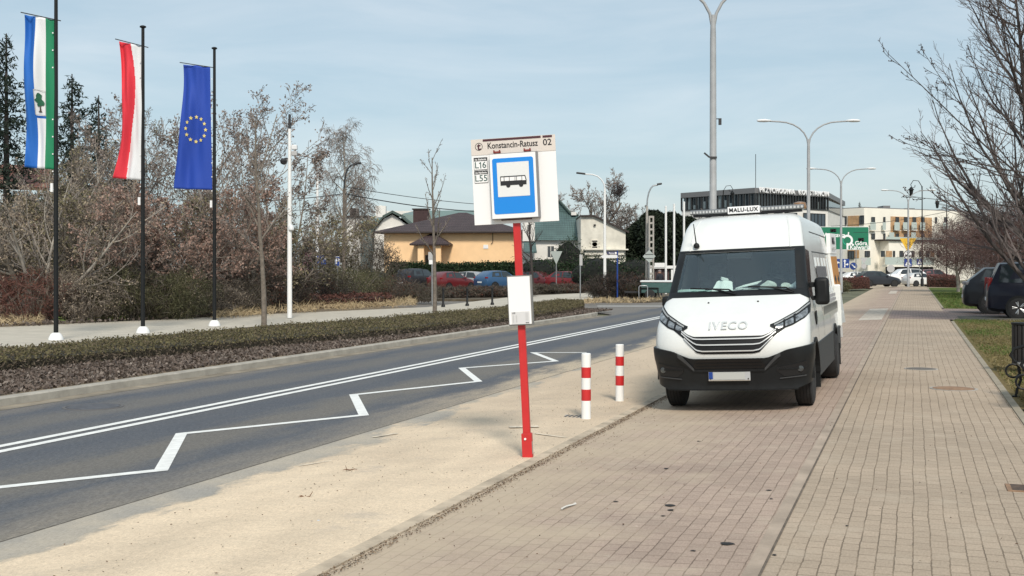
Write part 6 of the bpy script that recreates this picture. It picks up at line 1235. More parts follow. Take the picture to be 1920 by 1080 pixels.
mb = MB(); mb.box((X(-20), -.45, Z(432)), (X(66) - X(-160), .3, 4 * k)); mb.box((X(-20), -.6, Z(449)), (X(70) - X(-160), .3, 5 * k)); mb.build('balcony_coping', M_RTILE, rh)
window(rh, X(56), Z(383), 15 * k, 34 * k, .45, fm=M_WHITE, sill=True); window(rh, X(10), Z(385), 22 * k, 34 * k, .45, fm=M_WHITE)
# ---------------------------------------------------------------- trees and shrubs
def rand_perp(rg, d):
    v = Vector((rg.uniform(-1, 1), rg.uniform(-1, 1), rg.uniform(-1, 1))); v = v - d * v.dot(d); return v.normalized() if v.length > 1e-4 else Vector((1, 0, 0))
def limb(tr, tw, rg, p, d, L, r, lev, P, tips):
    seg = max(3, min(9, int(L / P['seg'][lev]) + 2)); pts = [p]; dirs = [d]; st = L / seg; e = d
    for i in range(seg):
        e = (e + rand_perp(rg, e) * P['wob'][lev] + Vector((0, 0, 1)) * P['trop'][lev]).normalized(); pts.append(pts[-1] + e * st); dirs.append(e)
    end = P['taper'][lev]; rad = [max(P['rmin'], r * (1 - (1 - end) * i / seg)) for i in range(seg + 1)]
    (tr if lev < P['tlev'] else tw).tube(pts, rad, P['sides'][lev], False)
    last = lev == P['levels'] - 1
    if lev >= P['levels'] - 2:
        for i in range(1, seg + 1): tips.append((pts[i], dirs[i], lev))
    if last: return
    n = P['n'][lev]
    for j in range(n):
        t = P['t0'][lev] + (1 - P['t0'][lev]) * (j + rg.uniform(.1, .9)) / n; i = min(seg - 1, int(t * seg)); f = t * seg - i; q = pts[i].lerp(pts[i + 1], f); dd = dirs[i + 1]
        a = R(P['ang'][lev] + rg.uniform(-12, 12)); az = rand_perp(rg, dd); nd = (dd * math.cos(a) + az * math.sin(a)).normalized()
        if P.get('flat') and lev == 0: az = Vector((math.cos(j * 2.4), math.sin(j * 2.4), 0)); nd = (Vector((0, 0, 1)) * math.cos(a) + az * math.sin(a)).normalized()
        shape = P['shape'](t) if lev == 0 and 'shape' in P else (1.15 - .7 * t)
        limb(tr, tw, rg, q, nd, L * P['ratio'][lev] * shape * rg.uniform(.75, 1.2), max(P['rmin'], rad[i] * P['rr']), lev + 1, P, tips)
BASE = dict(levels=4, tlev=2, n=(11, 8, 6), t0=(.3, .15, .1), ang=(50, 42, 40), ratio=(.42, .5, .5), wob=(.05, .12, .16, .2), trop=(.0, .06, .05, .03), seg=(.8, .4, .3, .25), sides=(8, 5, 3, 3), taper=(.25, .25, .4, .5), rmin=.006, rr=.55)
def tree(name, label, cat, loc, h, r, P, seed, mtrunk, mtwig, buds=0, bsize=.05, mbud=None, lean=(0, 0), group=None, bw=.6):
    q = dict(BASE); q.update(P); rg = random.Random(seed); t = thing(name, label, cat, loc, 0, group); tr, tw, tips = MB(), MB(), []
    if q.get('multi'):
        for i in range(q['multi']):
            a = 6.283 * i / q['multi'] + rg.uniform(-.4, .4); b = R(rg.uniform(8, q.get('spread', 38)))
            limb(tr, tw, rg, Vector((math.cos(a) * .12, math.sin(a) * .12, -.05)), Vector((math.cos(a) * math.sin(b) + lean[0], math.sin(a) * math.sin(b) + lean[1], math.cos(b))).normalized(), h * rg.uniform(.75, 1.05), r * rg.uniform(.6, 1), 0, q, tips)
    else: limb(tr, tw, rg, Vector((0, 0, -.05)), Vector((lean[0], lean[1], 1)).normalized(), h, r, 0, q, tips)
    tr.build('trunk', mtrunk, t, 80); tw.build('crown', mtwig, t)
    if buds and tips:
        ng = np.random.default_rng(seed); idx = ng.integers(0, len(tips), buds); C = np.array([tuple(tips[i][0]) for i in idx]) + ng.normal(0, bsize * .8, (buds, 3)); quads('foliage', leaf_quads(ng, C, bsize, bsize * bw), mbud, t)
    return t
def shrub(name, label, cat, loc, rx, rz_h, seed, cols, n=2600, tw=.5, tl=.32, twd=.014, lf=.06, group=None, flat=1.0, mtw=None, ball=False, ry=None, up=.35, lw=.55):
    # a thicket of stems: fine twigs rising and spreading from the root, dead leaves or buds among them
    t = thing(name, label, cat, loc, 0, group); g = np.random.default_rng(seed); rg = random.Random(seed); ry = ry or rx; mb = MB()
    for i in range(16):
        a = rg.uniform(0, 6.283); f = rg.uniform(.2, 1); e = Vector((math.cos(a) * rx * f, math.sin(a) * ry * f, rz_h * rg.uniform(.55, .95))); b0 = Vector((e.x * .3, e.y * .3, -.03)); mb.tube([b0, b0.lerp(e, .5) + Vector((0, 0, rz_h * .1)), e], [.022, .015, .008], 4, False)
    mb.build('stems', mtw or M_BARK, t)
    if cols[1] == 'evergreen':
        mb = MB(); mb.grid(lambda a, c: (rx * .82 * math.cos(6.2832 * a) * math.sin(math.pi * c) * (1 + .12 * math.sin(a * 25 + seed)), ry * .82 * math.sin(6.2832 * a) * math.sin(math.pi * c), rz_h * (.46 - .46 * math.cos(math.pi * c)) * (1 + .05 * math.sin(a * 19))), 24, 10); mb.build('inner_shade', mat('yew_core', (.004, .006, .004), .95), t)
    nl = int(n * tw); u = g.normal(size=(n, 3)); u /= np.linalg.norm(u, axis=1)[:, None]; rr = g.uniform(.25, 1, n) ** (.45 if not ball else .2)
    lump = 1 + .28 * np.sin(u[:, 0] * 5 + seed) * np.sin(u[:, 1] * 4 + u[:, 2] * 6 + seed * 2) + g.normal(0, .07, n)
    C = u * rr[:, None] * lump[:, None] * np.array([rx, ry, rz_h * .52]) + np.array([0, 0, rz_h * .50]); C[:, 2] = np.abs(C[:, 2] - .02) + .02
    twq = leaf_quads(g, C[:nl], tl, twd, up=up); quads('twigs', twq, leafmat('twig_' + cols[0], TW[cols[0]], trans=0), t); quads('leaves', leaf_quads(g, C[nl:], lf, lf * lw), leafmat('leaf_' + cols[1], LF[cols[1]]), t); return t
TW = {'grey': [(.12, .10, .08), (.24, .20, .165), (.07, .056, .046), (.17, .145, .12)], 'dark': [(.055, .047, .04), (.11, .09, .075), (.03, .026, .022), (.14, .12, .09)], 'red': [(.095, .042, .034), (.15, .07, .055), (.055, .025, .022)], 'green': [(.07, .075, .035), (.11, .105, .055), (.04, .042, .022)], 'black': [(.02, .017, .017), (.045, .036, .032), (.07, .055, .045)]}
LF = {'pink': [(.32, .205, .165), (.44, .305, .25), (.22, .135, .11), (.38, .285, .235)], 'olive': [(.20, .18, .10), (.28, .25, .15), (.11, .10, .06), (.40, .33, .24)], 'tan': [(.34, .275, .20), (.46, .38, .29), (.20, .155, .115)], 'dark': [(.045, .048, .028), (.085, .08, .045), (.14, .12, .075)], 'evergreen': [(.012, .026, .012), (.022, .042, .018), (.035, .06, .026)], 'rusttwig': [(.12, .06, .05), (.18, .095, .08), (.08, .045, .04)], 'rust': [(.14, .055, .035), (.21, .09, .06), (.09, .035, .03)], 'hedge': [(.135, .12, .06), (.19, .165, .085), (.08, .072, .04), (.20, .155, .105)], 'hedgebrown': [(.13, .10, .075), (.18, .145, .11), (.075, .06, .045), (.11, .10, .06)], 'bud': [(.22, .18, .155), (.34, .28, .25), (.13, .10, .09)], 'straw': [(.42, .32, .19), (.50, .40, .25), (.30, .22, .13)], 'grass': [(.06, .11, .022), (.10, .15, .035), (.15, .14, .05)], 'mulch': [(.10, .075, .062), (.17, .135, .115), (.055, .042, .036), (.26, .22, .19)]}
LM = lambda k, tr=.25: leafmat('leaf_' + k, LF[k], trans=tr)
M_TWIG = leafmat('twig_bare', [(.185, .16, .14), (.26, .225, .20), (.13, .11, .098)], trans=0); M_TWIGD = leafmat('twig_bare_dark', [(.045, .036, .036), (.07, .056, .054), (.032, .027, .028)], trans=0); M_TWIGL = leafmat('twig_bare_pale', [(.20, .17, .15), (.26, .225, .20), (.15, .125, .115)], trans=0); M_TWIGM = leafmat('twig_bare_mid', [(.105, .088, .086), (.155, .13, .125), (.07, .058, .058)], trans=0); M_TWIGR = leafmat('twig_bare_red', [(.13, .06, .05), (.18, .09, .075), (.09, .045, .04)], trans=0)
def at(px, d, z=-.02): p = A(px, 500, d); return (p.x, p.y, z)
H_ = lambda top, d: zof(top, d)
BUD = dict(levels=4, n=(13, 9, 7), t0=(.22, .12, .1), ang=(42, 40, 42), ratio=(.52, .48, .42), trop=(.0, .10, .08, .05), rmin=.009, taper=(.15, .2, .4, .5))
G1 = 'bare budding trees behind the flagpoles'
tree('budding_tree', 'tall bare budding tree reaching over the blue star flag', 'tree', at(415, 46), H_(205, 46), .13, dict(BUD, multi=3, spread=15, n=(10, 8, 6), trop=(.0, .06, .06, .04)), 11, M_BARKP, M_TWIG, 3600, .11, LM('bud'), (.0, 0), G1)
tree('budding_tree', 'bare budding tree rising between the red and white flag and the blue flag', 'tree', at(300, 50), H_(190, 50), .13, dict(BUD, multi=3, spread=30, n=(10, 8, 6)), 12, M_BARK, M_TWIG, 4600, .12, LM('bud'), (.0, 0), G1)
tree('budding_tree', 'bare budding tree with greyish crown behind the striped town flag', 'tree', at(60, 44), H_(250, 44), .14, dict(BUD, multi=3, spread=40, n=(8, 6, 5), ratio=(.5, .5, .45)), 13, M_BARKP, M_TWIG, 1700, .09, LM('tan'), (.0, 0), G1)
tree('budding_tree', 'leaning pale stemmed bare tree beside the nearest flagpole', 'tree', at(75, 38), H_(300, 38), .09, dict(BUD, multi=3, spread=50, n=(8, 6, 4)), 14, M_BARKP, M_TWIG, 1300, .08, LM('tan'), (.25, 0), G1)
tree('budding_tree', 'airy budding tree standing behind the slender white camera pole', 'tree', at(528, 54), H_(272, 54), .11, dict(BUD, multi=2, spread=14, n=(9, 7, 6), ratio=(.36, .45, .42)), 15, M_BARK, M_TWIG, 3800, .12, LM('bud'), (.05, 0), G1)
tree('budding_tree', 'bare budding tree between the town flag and the red and white flag', 'tree', at(190, 52), H_(225, 52), .12, dict(BUD, multi=3, spread=30), 16, M_BARK, M_TWIG, 2600, .10, LM('olive'), (.0, 0), G1)
BR = dict(BUD, n=(12, 9, 6), multi=4, spread=46, ratio=(.5, .5, .45), trop=(.0, .03, .03, .02))
G2 = 'shrubby trees with dead leaves behind the footpath'
tree('leafy_tree', 'brownish pink leaved small tree right behind the blue star flag', 'tree', at(372, 43), H_(330, 43), .10, BR, 21, M_BARK, M_TWIG, 8500, .105, LM('pink'), (0, 0), G2)
tree('leafy_tree', 'brownish pink leaved small tree beside the slim tree trunk', 'tree', at(455, 45), H_(370, 45), .10, BR, 22, M_BARK, M_TWIG, 6500, .105, LM('pink'), (0, 0), G2)
tree('leafy_tree', 'olive brown small tree between the nearest and middle flagpoles', 'tree', at(205, 42), H_(330, 42), .10, BR, 23, M_BARK, M_TWIG, 6000, .10, LM('olive'), (0, 0), G2)
tree('leafy_tree', 'mixed tan and brown small tree just behind the middle flagpole', 'tree', at(285, 41), H_(350, 41), .10, BR, 24, M_BARK, M_TWIG, 7000, .10, LM('pink'), (0, 0), G2)
tree('leafy_tree', 'tan leaved small tree at the near end of the thicket', 'tree', at(-20, 40), H_(300, 40), .10, dict(BR, n=(8, 6, 4), multi=3), 25, M_BARK, M_TWIG, 2600, .10, LM('tan'), (0, 0), G2)
tree('leafy_tree', 'olive twiggy small tree behind the nearest flagpole', 'tree', at(130, 44), H_(345, 44), .10, BR, 26, M_BARK, M_TWIG, 6000, .10, LM('olive'), (0, 0), G2)
tree('leafy_tree', 'olive twiggy small tree behind the slender white camera pole', 'tree', at(530, 50), H_(380, 50), .10, BR, 27, M_BARK, M_TWIG, 5500, .12, LM('olive'), (0, 0), G2)
tree('leafy_tree', 'tan twiggy tree behind the toilet sign', 'tree', at(590, 74), H_(420, 74), .12, BR, 28, M_BARK, M_TWIG, 5000, .13, LM('tan'), (0, 0), G2)
def conifer(loc, h, rad, seed, label, n=9000):
    t = thing('conifer', label, 'tree', loc, 0, 'dark conifers behind the bare trees'); lathe_obj('trunk', [(.22, 0), (.15, h * .5), (.03, h)], M_BARKD, t, 8); g = np.random.default_rng(seed)
    nb = int(h * 9); C = []; D = []
    for i in range(nb):
        z = h * (.12 + .87 * (i / nb)); L = rad * (1 - i / nb) ** .75 * g.uniform(.45, 1.25) + .15; a = g.uniform(0, 6.283); m = max(6, int(n / nb * (L / rad) * 1.6)); f = g.uniform(.15, 1, m); s = g.normal(0, .10 * L + .05, m) * (1.25 - f * .6)
        C.append(np.stack([np.cos(a) * L * f - np.sin(a) * s, np.sin(a) * L * f + np.cos(a) * s, z - .22 * L * f + .16 * L * f * f + g.normal(0, .12, m)], 1))
    C = np.concatenate(C); quads('foliage', leaf_quads(g, C, .30, .07, up=-.1), leafmat('needles', [(.010, .018, .014), (.022, .034, .024), (.035, .05, .036), (.014, .026, .02)], trans=.1), t); return t
conifer(at(12, 56), H_(62, 56), 3.3, 31, 'tall dark spruce at the near edge of the thicket behind the town flag'); conifer(at(135, 60), H_(138, 60), 3.6, 32, 'dark spruce rising between the town flag and the red and white flag', 8000); conifer(at(185, 64), H_(178, 64), 3.4, 33, 'shorter dark spruce just behind the red and white flag', 7000)
conifer(at(235, 62), H_(290, 62), 2.2, 34, 'low dark spruce hidden behind the red and white flag', 5000)
G3 = 'low bare shrubs along the far footpath'
labs = ['straggly reddish shrub at the near edge of the photo', 'reddish bare shrub left of the nearest flagpole foot', 'grey twiggy shrub just behind the nearest flagpole foot', 'grey twiggy shrub between the two nearer flagpoles', 'dense olive shrub midway between the two nearer flagpoles', 'dark twiggy shrub just before the middle flagpole', 'evergreen tinted shrub just past the middle flagpole', 'spiky olive shrub between the two farther flagpoles', 'bare grey shrub behind the farthest flagpole foot', 'dark low shrub just past the farthest flagpole', 'dark shrub below the slim tree', 'blackish shrub right behind the slender white camera pole foot', 'dark shrub under the pink banner', 'dark shrub below the toilet sign', 'yellow green shrub below the parking sign', 'dull green shrub in front of the dark green car', 'dark shrub before the dark estate car', 'brown shrub between the estate car and the young street tree']
spec = [(-70, 37, 500, 'red', 'tan'), (60, 37, 505, 'red', 'rust'), (120, 38, 500, 'grey', 'olive'), (165, 37.5, 510, 'grey', 'tan'), (210, 38.5, 495, 'green', 'olive'), (250, 39, 500, 'dark', 'dark'), (300, 39.5, 515, 'green', 'dark'), (340, 40, 505, 'green', 'olive'), (400, 41.5, 520, 'grey', 'tan'), (440, 43, 520, 'dark', 'dark'), (490, 46, 515, 'dark', 'rust'), (540, 49, 510, 'black', 'dark'), (575, 53, 508, 'black', 'rust'), (615, 55, 512, 'black', 'dark'), (655, 57, 500, 'green', 'olive'), (690, 60, 505, 'green', 'dark'), (745, 60, 520, 'dark', 'rust'), (790, 60, 530, 'dark', 'dark')]
for i, (px, d, top, tc_, lc) in enumerate(spec): shrub('bare_shrub', labs[i], 'shrub', at(px, d, -.03), 1.25 if i < 12 else 1.5, max(.7, H_(top, d)), 40 + i, (tc_, lc), 3600, .62, .34, .016, .06, G3)
for i, (px, d, top, lab) in enumerate(((170, 47, 395, 'dark bush filling the gap behind the grey shrubs'), (345, 48, 420, 'dark bush behind the pink leaved tree'), (60, 46, 462, 'dark bush below the brick house balcony'), (450, 49, 430, 'dark bush behind the slim tree'), (530, 56, 450, 'dark bush behind the white camera pole'), (250, 46, 420, 'dark bush behind the middle flagpole'), (620, 75, 455, 'dark bush beyond the toilet sign'))): shrub('dark_bush', lab, 'shrub', at(px, d, -.03), 2.1, H_(top, d), 80 + i, ('dark', 'dark'), 5200, .5, .4, .03, .13, 'dark bushes deep in the thicket')
G4 = 'shrubs in front of the car park'
for i, (px, d, top, tc_, lc, lab) in enumerate(((715, 76, 462, 'dark', 'dark', 'tall bare dark shrub at the corner of the yellow house'), (690, 80, 440, 'grey', 'tan', 'tall grey shrub before the gambrel house'), (770, 69, 540, 'dark', 'rust', 'low bare shrub in front of the dark estate car'), (845, 68, 543, 'dark', 'rust', 'low bare shrub in front of the dark red car'), (905, 69, 543, 'dark', 'rust', 'low bare shrub in front of the silver car'), (960, 70, 541, 'dark', 'dark', 'low bare shrub behind the timetable case'), (1012, 78, 536, 'dark', 'dark', 'low bare shrub before the maroon car'), (1066, 80, 537, 'dark', 'rust', 'low bare shrub before the bright red car'))): shrub('bare_shrub', lab, 'shrub', at(px, d, -.03), 1.6, max(.6, H_(top, d)) * 1.08, 100 + i, (tc_, lc), 4600, .7, .36, .026, .08, G4, ry=1.0)
for i, (px, rx) in enumerate(((1135, 1.3), (1170, 1.7), (1200, 1.0))): shrub('round_bush', ['round dark bare bush in front of the old gabled house', 'round dark bare bush right behind the blue fingerpost', 'small olive bush beside the hoop railing'][i], 'shrub', at(px, 68, -.1), rx, (1.45, 1.55, .9)[i], 120 + i, (('black', 'dark'), ('black', 'rust'), ('green', 'olive'))[i], 4200, .7, .4, .02, .06)
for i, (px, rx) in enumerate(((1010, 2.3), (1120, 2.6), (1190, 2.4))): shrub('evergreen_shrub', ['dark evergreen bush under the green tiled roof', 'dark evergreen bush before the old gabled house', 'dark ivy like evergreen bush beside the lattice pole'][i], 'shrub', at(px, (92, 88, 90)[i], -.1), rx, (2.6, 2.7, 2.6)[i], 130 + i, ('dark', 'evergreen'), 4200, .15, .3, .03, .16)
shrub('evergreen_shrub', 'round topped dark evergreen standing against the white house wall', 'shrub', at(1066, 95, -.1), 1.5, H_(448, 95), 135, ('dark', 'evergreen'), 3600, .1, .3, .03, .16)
# clipped hedges -------------------------------------------------
def hedge(name, label, front, back, h, zb, m, dens, leaf, core_m, seed, cat='hedge', wav=.05, ck=1.0):
    # front and back are matching polylines in u,s; leaves fill the skin of the clipped body between them
    g = np.random.default_rng(seed); F, Bk = np.array(front), np.array(back); n = len(F); t = thing(name, label, cat, tuple(W(*F[0], zb)), -PHI); o0 = F[0]
    seglen = np.linalg.norm(np.diff(F, axis=0), axis=1); N = int(dens * seglen.sum()); seg = g.choice(n - 1, N, p=seglen / seglen.sum()); f = g.uniform(0, 1, N)[:, None]
    a = F[seg] * (1 - f) + F[seg + 1] * f; b = Bk[seg] * (1 - f) + Bk[seg + 1] * f; wd = np.linalg.norm(b - a, axis=1); where = g.uniform(0, 1, N) < np.clip(wd / (wd + 1.6 * h), .3, .9)
    q = np.where(where, g.uniform(0, 1, N), np.abs(g.normal(0, .025, N))); pt = a * (1 - q[:, None]) + b * q[:, None] - o0
    top = h * (1 + g.normal(0, wav * .9, N) + wav * np.sin(pt[:, 1] * 1.9) + wav * np.sin(pt[:, 1] * 4.3 + pt[:, 0] * 3)) * np.clip(.72 + q * 3.2, 0, 1); z = np.where(where, top * g.uniform(.82, 1.06, N) + g.normal(0, .02, N), g.uniform(.05, 1, N) * top)
    C = np.column_stack([pt, z]); mb = MB(); e = .06
    for i in range(n - 1):
        P0, P1, Q1, Q0 = [F[i] - o0, F[i + 1] - o0, Bk[i + 1] - o0, Bk[i] - o0]; P0 = P0 * .94 + Q0 * .06; P1 = P1 * .94 + Q1 * .06
        mb.add([(*P0, 0), (*P1, 0), (*Q1, 0), (*Q0, 0), (*P0, h * .70 * ck), (*P1, h * .70 * ck), (*Q1, h * .86 * ck), (*Q0, h * .86 * ck)], [(4, 5, 6, 7), (0, 1, 5, 4), (2, 3, 7, 6)] + ([(3, 0, 4, 7)] if i == 0 else []) + ([(1, 2, 6, 5)] if i == n - 2 else []))
    mb.build('inner_twigs', core_m, t); lowm = (z < h * .62); quads('clipped_top', leaf_quads(g, C[~lowm], leaf, leaf * .6), m[0], t); quads('bare_side', leaf_quads(g, C[lowm], leaf * 1.5, leaf * .35, up=.6), m[1], t); return t
M_CORE = mat('hedge_inside', (.035, .03, .02), .95, noise=.5, nscale=9)
fr = [usof(x, y, -.03) for x, y in ((-260, 735), (0, 699), (250, 676), (500, 653), (750, 631), (950, 607), (1060, 590), (1096, 580))]; bk = [usof(x, y, .22) for x, y in ((-260, 680), (0, 653), (250, 632), (500, 612), (750, 592), (950, 574), (1045, 562), (1092, 563))]
hedge('low_hedge', 'long low clipped hedge of tiny leaves between road and far footpath', fr, bk, .27, -.03, (LM('hedge'), LM('hedgebrown', .1)), 1700, .05, M_CORE, 5)
fr2 = [usof(x, y, 0) for x, y in ((540, 578), (640, 576), (740, 573))]; hedge('red_hedge', 'low dark red clipped hedge at the edge of the dry grass', fr2, [(u - 1.3, s + .8) for u, s in fr2], .55, -.03, (leafmat('twig_red', TW['red'], trans=0), leafmat('twig_red', TW['red'], trans=0)), 700, .09, M_CORE, 6)
k = 98; hp = [US(A(x, 500, 97)) for x in (725, 800, 880, 968)]; hedge('tall_hedge', 'tall dark evergreen hedge in front of the yellow bungalow', hp, [(u - .2, s + 1.6) for u, s in hp], H_(495, 97), -.03, (LM('evergreen', .1), LM('evergreen', .1)), 1600, .18, mat('hedge_core_dark', (.01, .015, .008), .9), 7, wav=.03, ck=1.1)
hp = [US(A(x, 500, 93)) for x in (1030, 1110, 1200)]; hedge('tall_hedge', 'tall dark evergreen hedge behind the bright red car and round bush', hp, [(u - .2, s + 1.6) for u, s in hp], 2.0, -.1, (LM('evergreen', .1), LM('dark', .1)), 1600, .18, mat('hedge_core_dark', (.01, .015, .008), .9), 8, wav=.03, ck=1.1)
hp = [usof(1572, 549, 0), usof(1600, 545, 0), usof(1630, 541, 0)]; hp = [(-5.0, 66), (-4.2, 84), (-3.4, 88)]; hp = [US(A(x, 500, d)) for x, d in ((1576, 92), (1603, 95), (1631, 98))]
hedge('red_hedge', 'low clipped reddish hedge below the green road sign', hp, [(u - .6, s + 3) for u, s in hp], .85, -.03, (leafmat('twig_red', TW['red'], trans=0), leafmat('twig_red', TW['red'], trans=0)), 900, .10, M_CORE, 9)
shrub('bare_shrub', 'small olive shrub at the near end of the reddish hedge by the van', 'shrub', at(1580, 86, -.05), .7, .8, 141, ('green', 'olive'), 1500, .6, .3, .02, .07)
hp = [US(A(x, 500, d)) for x, d in ((1738, 104), (1765, 103), (1800, 101))]; hedge('red_hedge', 'dark reddish hedge at the far end of the lawn', hp, [(u, s + 2.5) for u, s in hp], 1.0, -.03, (leafmat('twig_red', TW['red'], trans=0), leafmat('twig_red', TW['red'], trans=0)), 700, .11, M_CORE, 10)
# bark mulch, dry grass, leaf litter --------------------------------
g = np.random.default_rng(21); F = np.array(fr); N = 30000; seg = g.integers(0, len(F) - 1, N); f = g.uniform(0, 1, N)[:, None]; a = F[seg] * (1 - f) + F[seg + 1] * f; kerb = np.column_stack([np.full(N, -12.0), a[:, 1] + 0]); q = g.uniform(-.15, 1.0, N)[:, None]; pt = a * (1 - q) + kerb * q
C = np.column_stack([pt[:, 1] * SP + pt[:, 0] * CP, pt[:, 1] * CP - pt[:, 0] * SP, -.028 + np.abs(g.normal(0, .022, N))]); o = quads('bark_mulch', leaf_quads(g, C, .075, .045), LM('mulch', 0)); o['kind'] = 'stuff'
def strewn(name, poly, n, z, L, wd, m, up, kind='stuff', seed=1):
    g = np.random.default_rng(seed); P = np.array([usof(*p, 0) for p in poly]); k = len(P) // 2; A_, B_ = P[:k], P[k:][::-1]; sg = g.integers(0, k - 1, n); f = g.uniform(0, 1, n)[:, None]; a = A_[sg] * (1 - f) + A_[sg + 1] * f; b = B_[sg] * (1 - f) + B_[sg + 1] * f; q = g.uniform(0, 1, n)[:, None]; pt = a * (1 - q) + b * q
    cl = (np.sin(pt[:, 0] * 2.3) * np.sin(pt[:, 1] * 1.7) + g.normal(0, .6, n)) > -.3; pt = pt[cl]; n = len(pt); C = np.column_stack([pt[:, 1] * SP + pt[:, 0] * CP, pt[:, 1] * CP - pt[:, 0] * SP, np.full(n, z) + np.abs(g.normal(0, L * .3, n))]); o = quads(name, leaf_quads(g, C, L, wd, up=up), m); o['kind'] = kind; return o
strewn('dry_grass', [(400, 600), (500, 592), (600, 585), (700, 579), (780, 575), (780, 566), (700, 569), (600, 573), (500, 580), (400, 592)], 6500, .06, .34, .018, LM('straw', .1), .25, seed=2)
strewn('dry_grass', [(-120, 622), (-40, 615), (30, 611), (80, 609), (80, 600), (30, 602), (-40, 604), (-120, 610)], 1800, .05, .32, .018, LM('straw', .1), .25, seed=3)
strewn('fallen_leaves', [(-100, 618), (100, 609), (300, 599), (450, 590), (600, 583), (600, 560), (450, 566), (300, 574), (100, 584), (-100, 594)], 9000, .02, .12, .08, LM('mulch', .1), 0, seed=4)
strewn('weeds', [(100, 608), (250, 600), (400, 592), (520, 585), (520, 578), (400, 584), (250, 593), (100, 600)], 1500, .03, .2, .03, LM('grass', .1), .5, seed=5)
strewn('verge_grass', [(900, 556), (960, 552), (1040, 547), (1110, 544), (1110, 541), (1040, 542), (960, 546), (900, 550)], 2600, .04, .3, .03, LM('grass', .1), .5, seed=6)
strewn('verge_grass', [(1085, 568), (1130, 566), (1180, 566), (1250, 562), (1250, 557), (1180, 560), (1130, 560), (1085, 563)], 1800, -.04, .25, .03, LM('straw', .1), .4, seed=7)
g = np.random.default_rng(31); N = 60000; s = g.uniform(4, 41.5, N); u = 1.33 + np.abs(g.normal(0, 1, N)) * np.maximum(s - 8, 8) * .14; pt = np.column_stack([u, s]); kind = (np.sin(u * 2.1 + 1) * np.sin(s * .9) + s * .055 + g.normal(0, .5, N)) > 2.0
C = np.column_stack([s * SP + u * CP, s * CP - u * SP, .012 + np.abs(g.normal(0, .012, N))])
o = quads('grass', leaf_quads(g, C[kind], .075, .012, up=.5), LM('grass', .1)); o['kind'] = 'stuff'; o = quads('dry_grass', leaf_quads(g, C[~kind], .075, .012, up=.3), leafmat('thatch', [(.22, .17, .075), (.15, .13, .05), (.28, .22, .12)], trans=.1)); o['kind'] = 'stuff'
N = 14000; s = g.uniform(52.6, 84, N); u = 1.35 + np.abs(g.normal(0, 1, N)) * 5; C = np.column_stack([s * SP + u * CP, s * CP - u * SP, .02 + np.abs(g.normal(0, .02, N))]); o = quads('grass', leaf_quads(g, C, .16, .03, up=.5), LM('grass', .1)); o['kind'] = 'stuff'
# slim street trees, birch, background crowns ------------------------
SL = dict(levels=4, n=(11, 5, 4), t0=(.34, .2, .2), ang=(38, 35, 38), ratio=(.30, .45, .4), rmin=.008, trop=(0, .08, .04, .02), taper=(.2, .3, .5, .6))
tree('slim_tree', 'slim straight bare tree growing from the low hedge before the camera pole', 'tree', (*G(495, 614, 0).xy, -.03), H_(215, 33.5), .085, SL, 61, M_BARK, M_TWIG, 700, .06, LM('bud'))
tree('young_tree', 'young bare street tree with few upright branches by the yellow bungalow', 'tree', (*G(815, 590, 0).xy, -.03), H_(292, 42.8), .085, dict(SL, n=(13, 4, 2), t0=(.36, .2, .2), ratio=(.27, .3, .4), ang=(33, 30, 35), wob=(.025, .10, .15, .2), trop=(0, .12, .05, .02)), 62, M_BARK, M_TWIG, 120, .05, LM('bud'))
tree('young_tree', 'thin bare tree just past the red post, in front of the white house', 'tree', at(998, 88, -.05), H_(405, 88), .14, dict(SL, n=(10, 6, 4), ratio=(.4, .45, .4)), 63, M_BARKD, M_TWIGD, 0)
tree('birch_tree', 'pale weeping birch with hanging twigs behind the timber pole', 'tree', at(645, 84), H_(255, 84), .20, dict(levels=4, n=(22, 10, 10), t0=(.3, .2, .05), ang=(45, 55, 60), ratio=(.34, .5, .9), trop=(0, .04, -.22, -.4), wob=(.03, .1, .1, .08), rmin=.011, taper=(.15, .2, .5, .6), seg=(.8, .4, .3, .3)), 64, M_BARKP, M_TWIGL, 0)
PO = dict(levels=4, n=(18, 12, 9), t0=(.22, .1, .1), ang=(36, 36, 40), ratio=(.42, .46, .46), rmin=.022, trop=(0, .10, .06, .03), taper=(.15, .2, .4, .5))
G5 = 'tall bare trees beyond the houses'
OAK = dict(levels=5, n=(6, 6, 5, 4), t0=(.3, .2, .15, .1), ang=(46, 48, 46, 42), ratio=(.62, .58, .5, .45), rmin=.020, trop=(.02, .03, .03, .02, .02), taper=(.35, .3, .3, .4, .5), wob=(.10, .16, .18, .2, .2), multi=4, spread=50, sides=(7, 5, 3, 3, 3), seg=(.9, .7, .5, .4, .4), tlev=3)
tree('bare_tree', 'dense grey brown bare tree rising beside the stop plate', 'tree', at(1088, 125, -.1), H_(322, 125) * .82, .30, dict(OAK, n=(8, 7, 6, 4), spread=34, ang=(38, 40, 40, 40)), 65, M_BARK, M_TWIG, 5200, .12, LM('pink'), group=G5)
tree('bare_tree', 'broad dark limbed bare tree behind the white street lamp', 'tree', at(1155, 120, -.1), H_(340, 120) * .78, .34, OAK, 66, M_BARKD, M_TWIG, 0, group=G5)
tree('bare_tree', 'dark bare tree crowning the conifers behind the concrete lamp pole', 'tree', at(1243, 118, -.1), H_(348, 118) * .78, .32, OAK, 68, M_BARKD, M_TWIG, 0, group=G5)
mb = MB(); c = A(1160, 357, 119.5); g2 = np.random.default_rng(8); C = g2.normal(0, .34, (500, 3)) + np.array([0, 0, 0]); o = quads('magpie_nest', leaf_quads(g2, C, .5, .05), M_TWIGD); o.location = c; tag(o, 'dark ball of twigs nested high in the broad bare tree', 'nest')
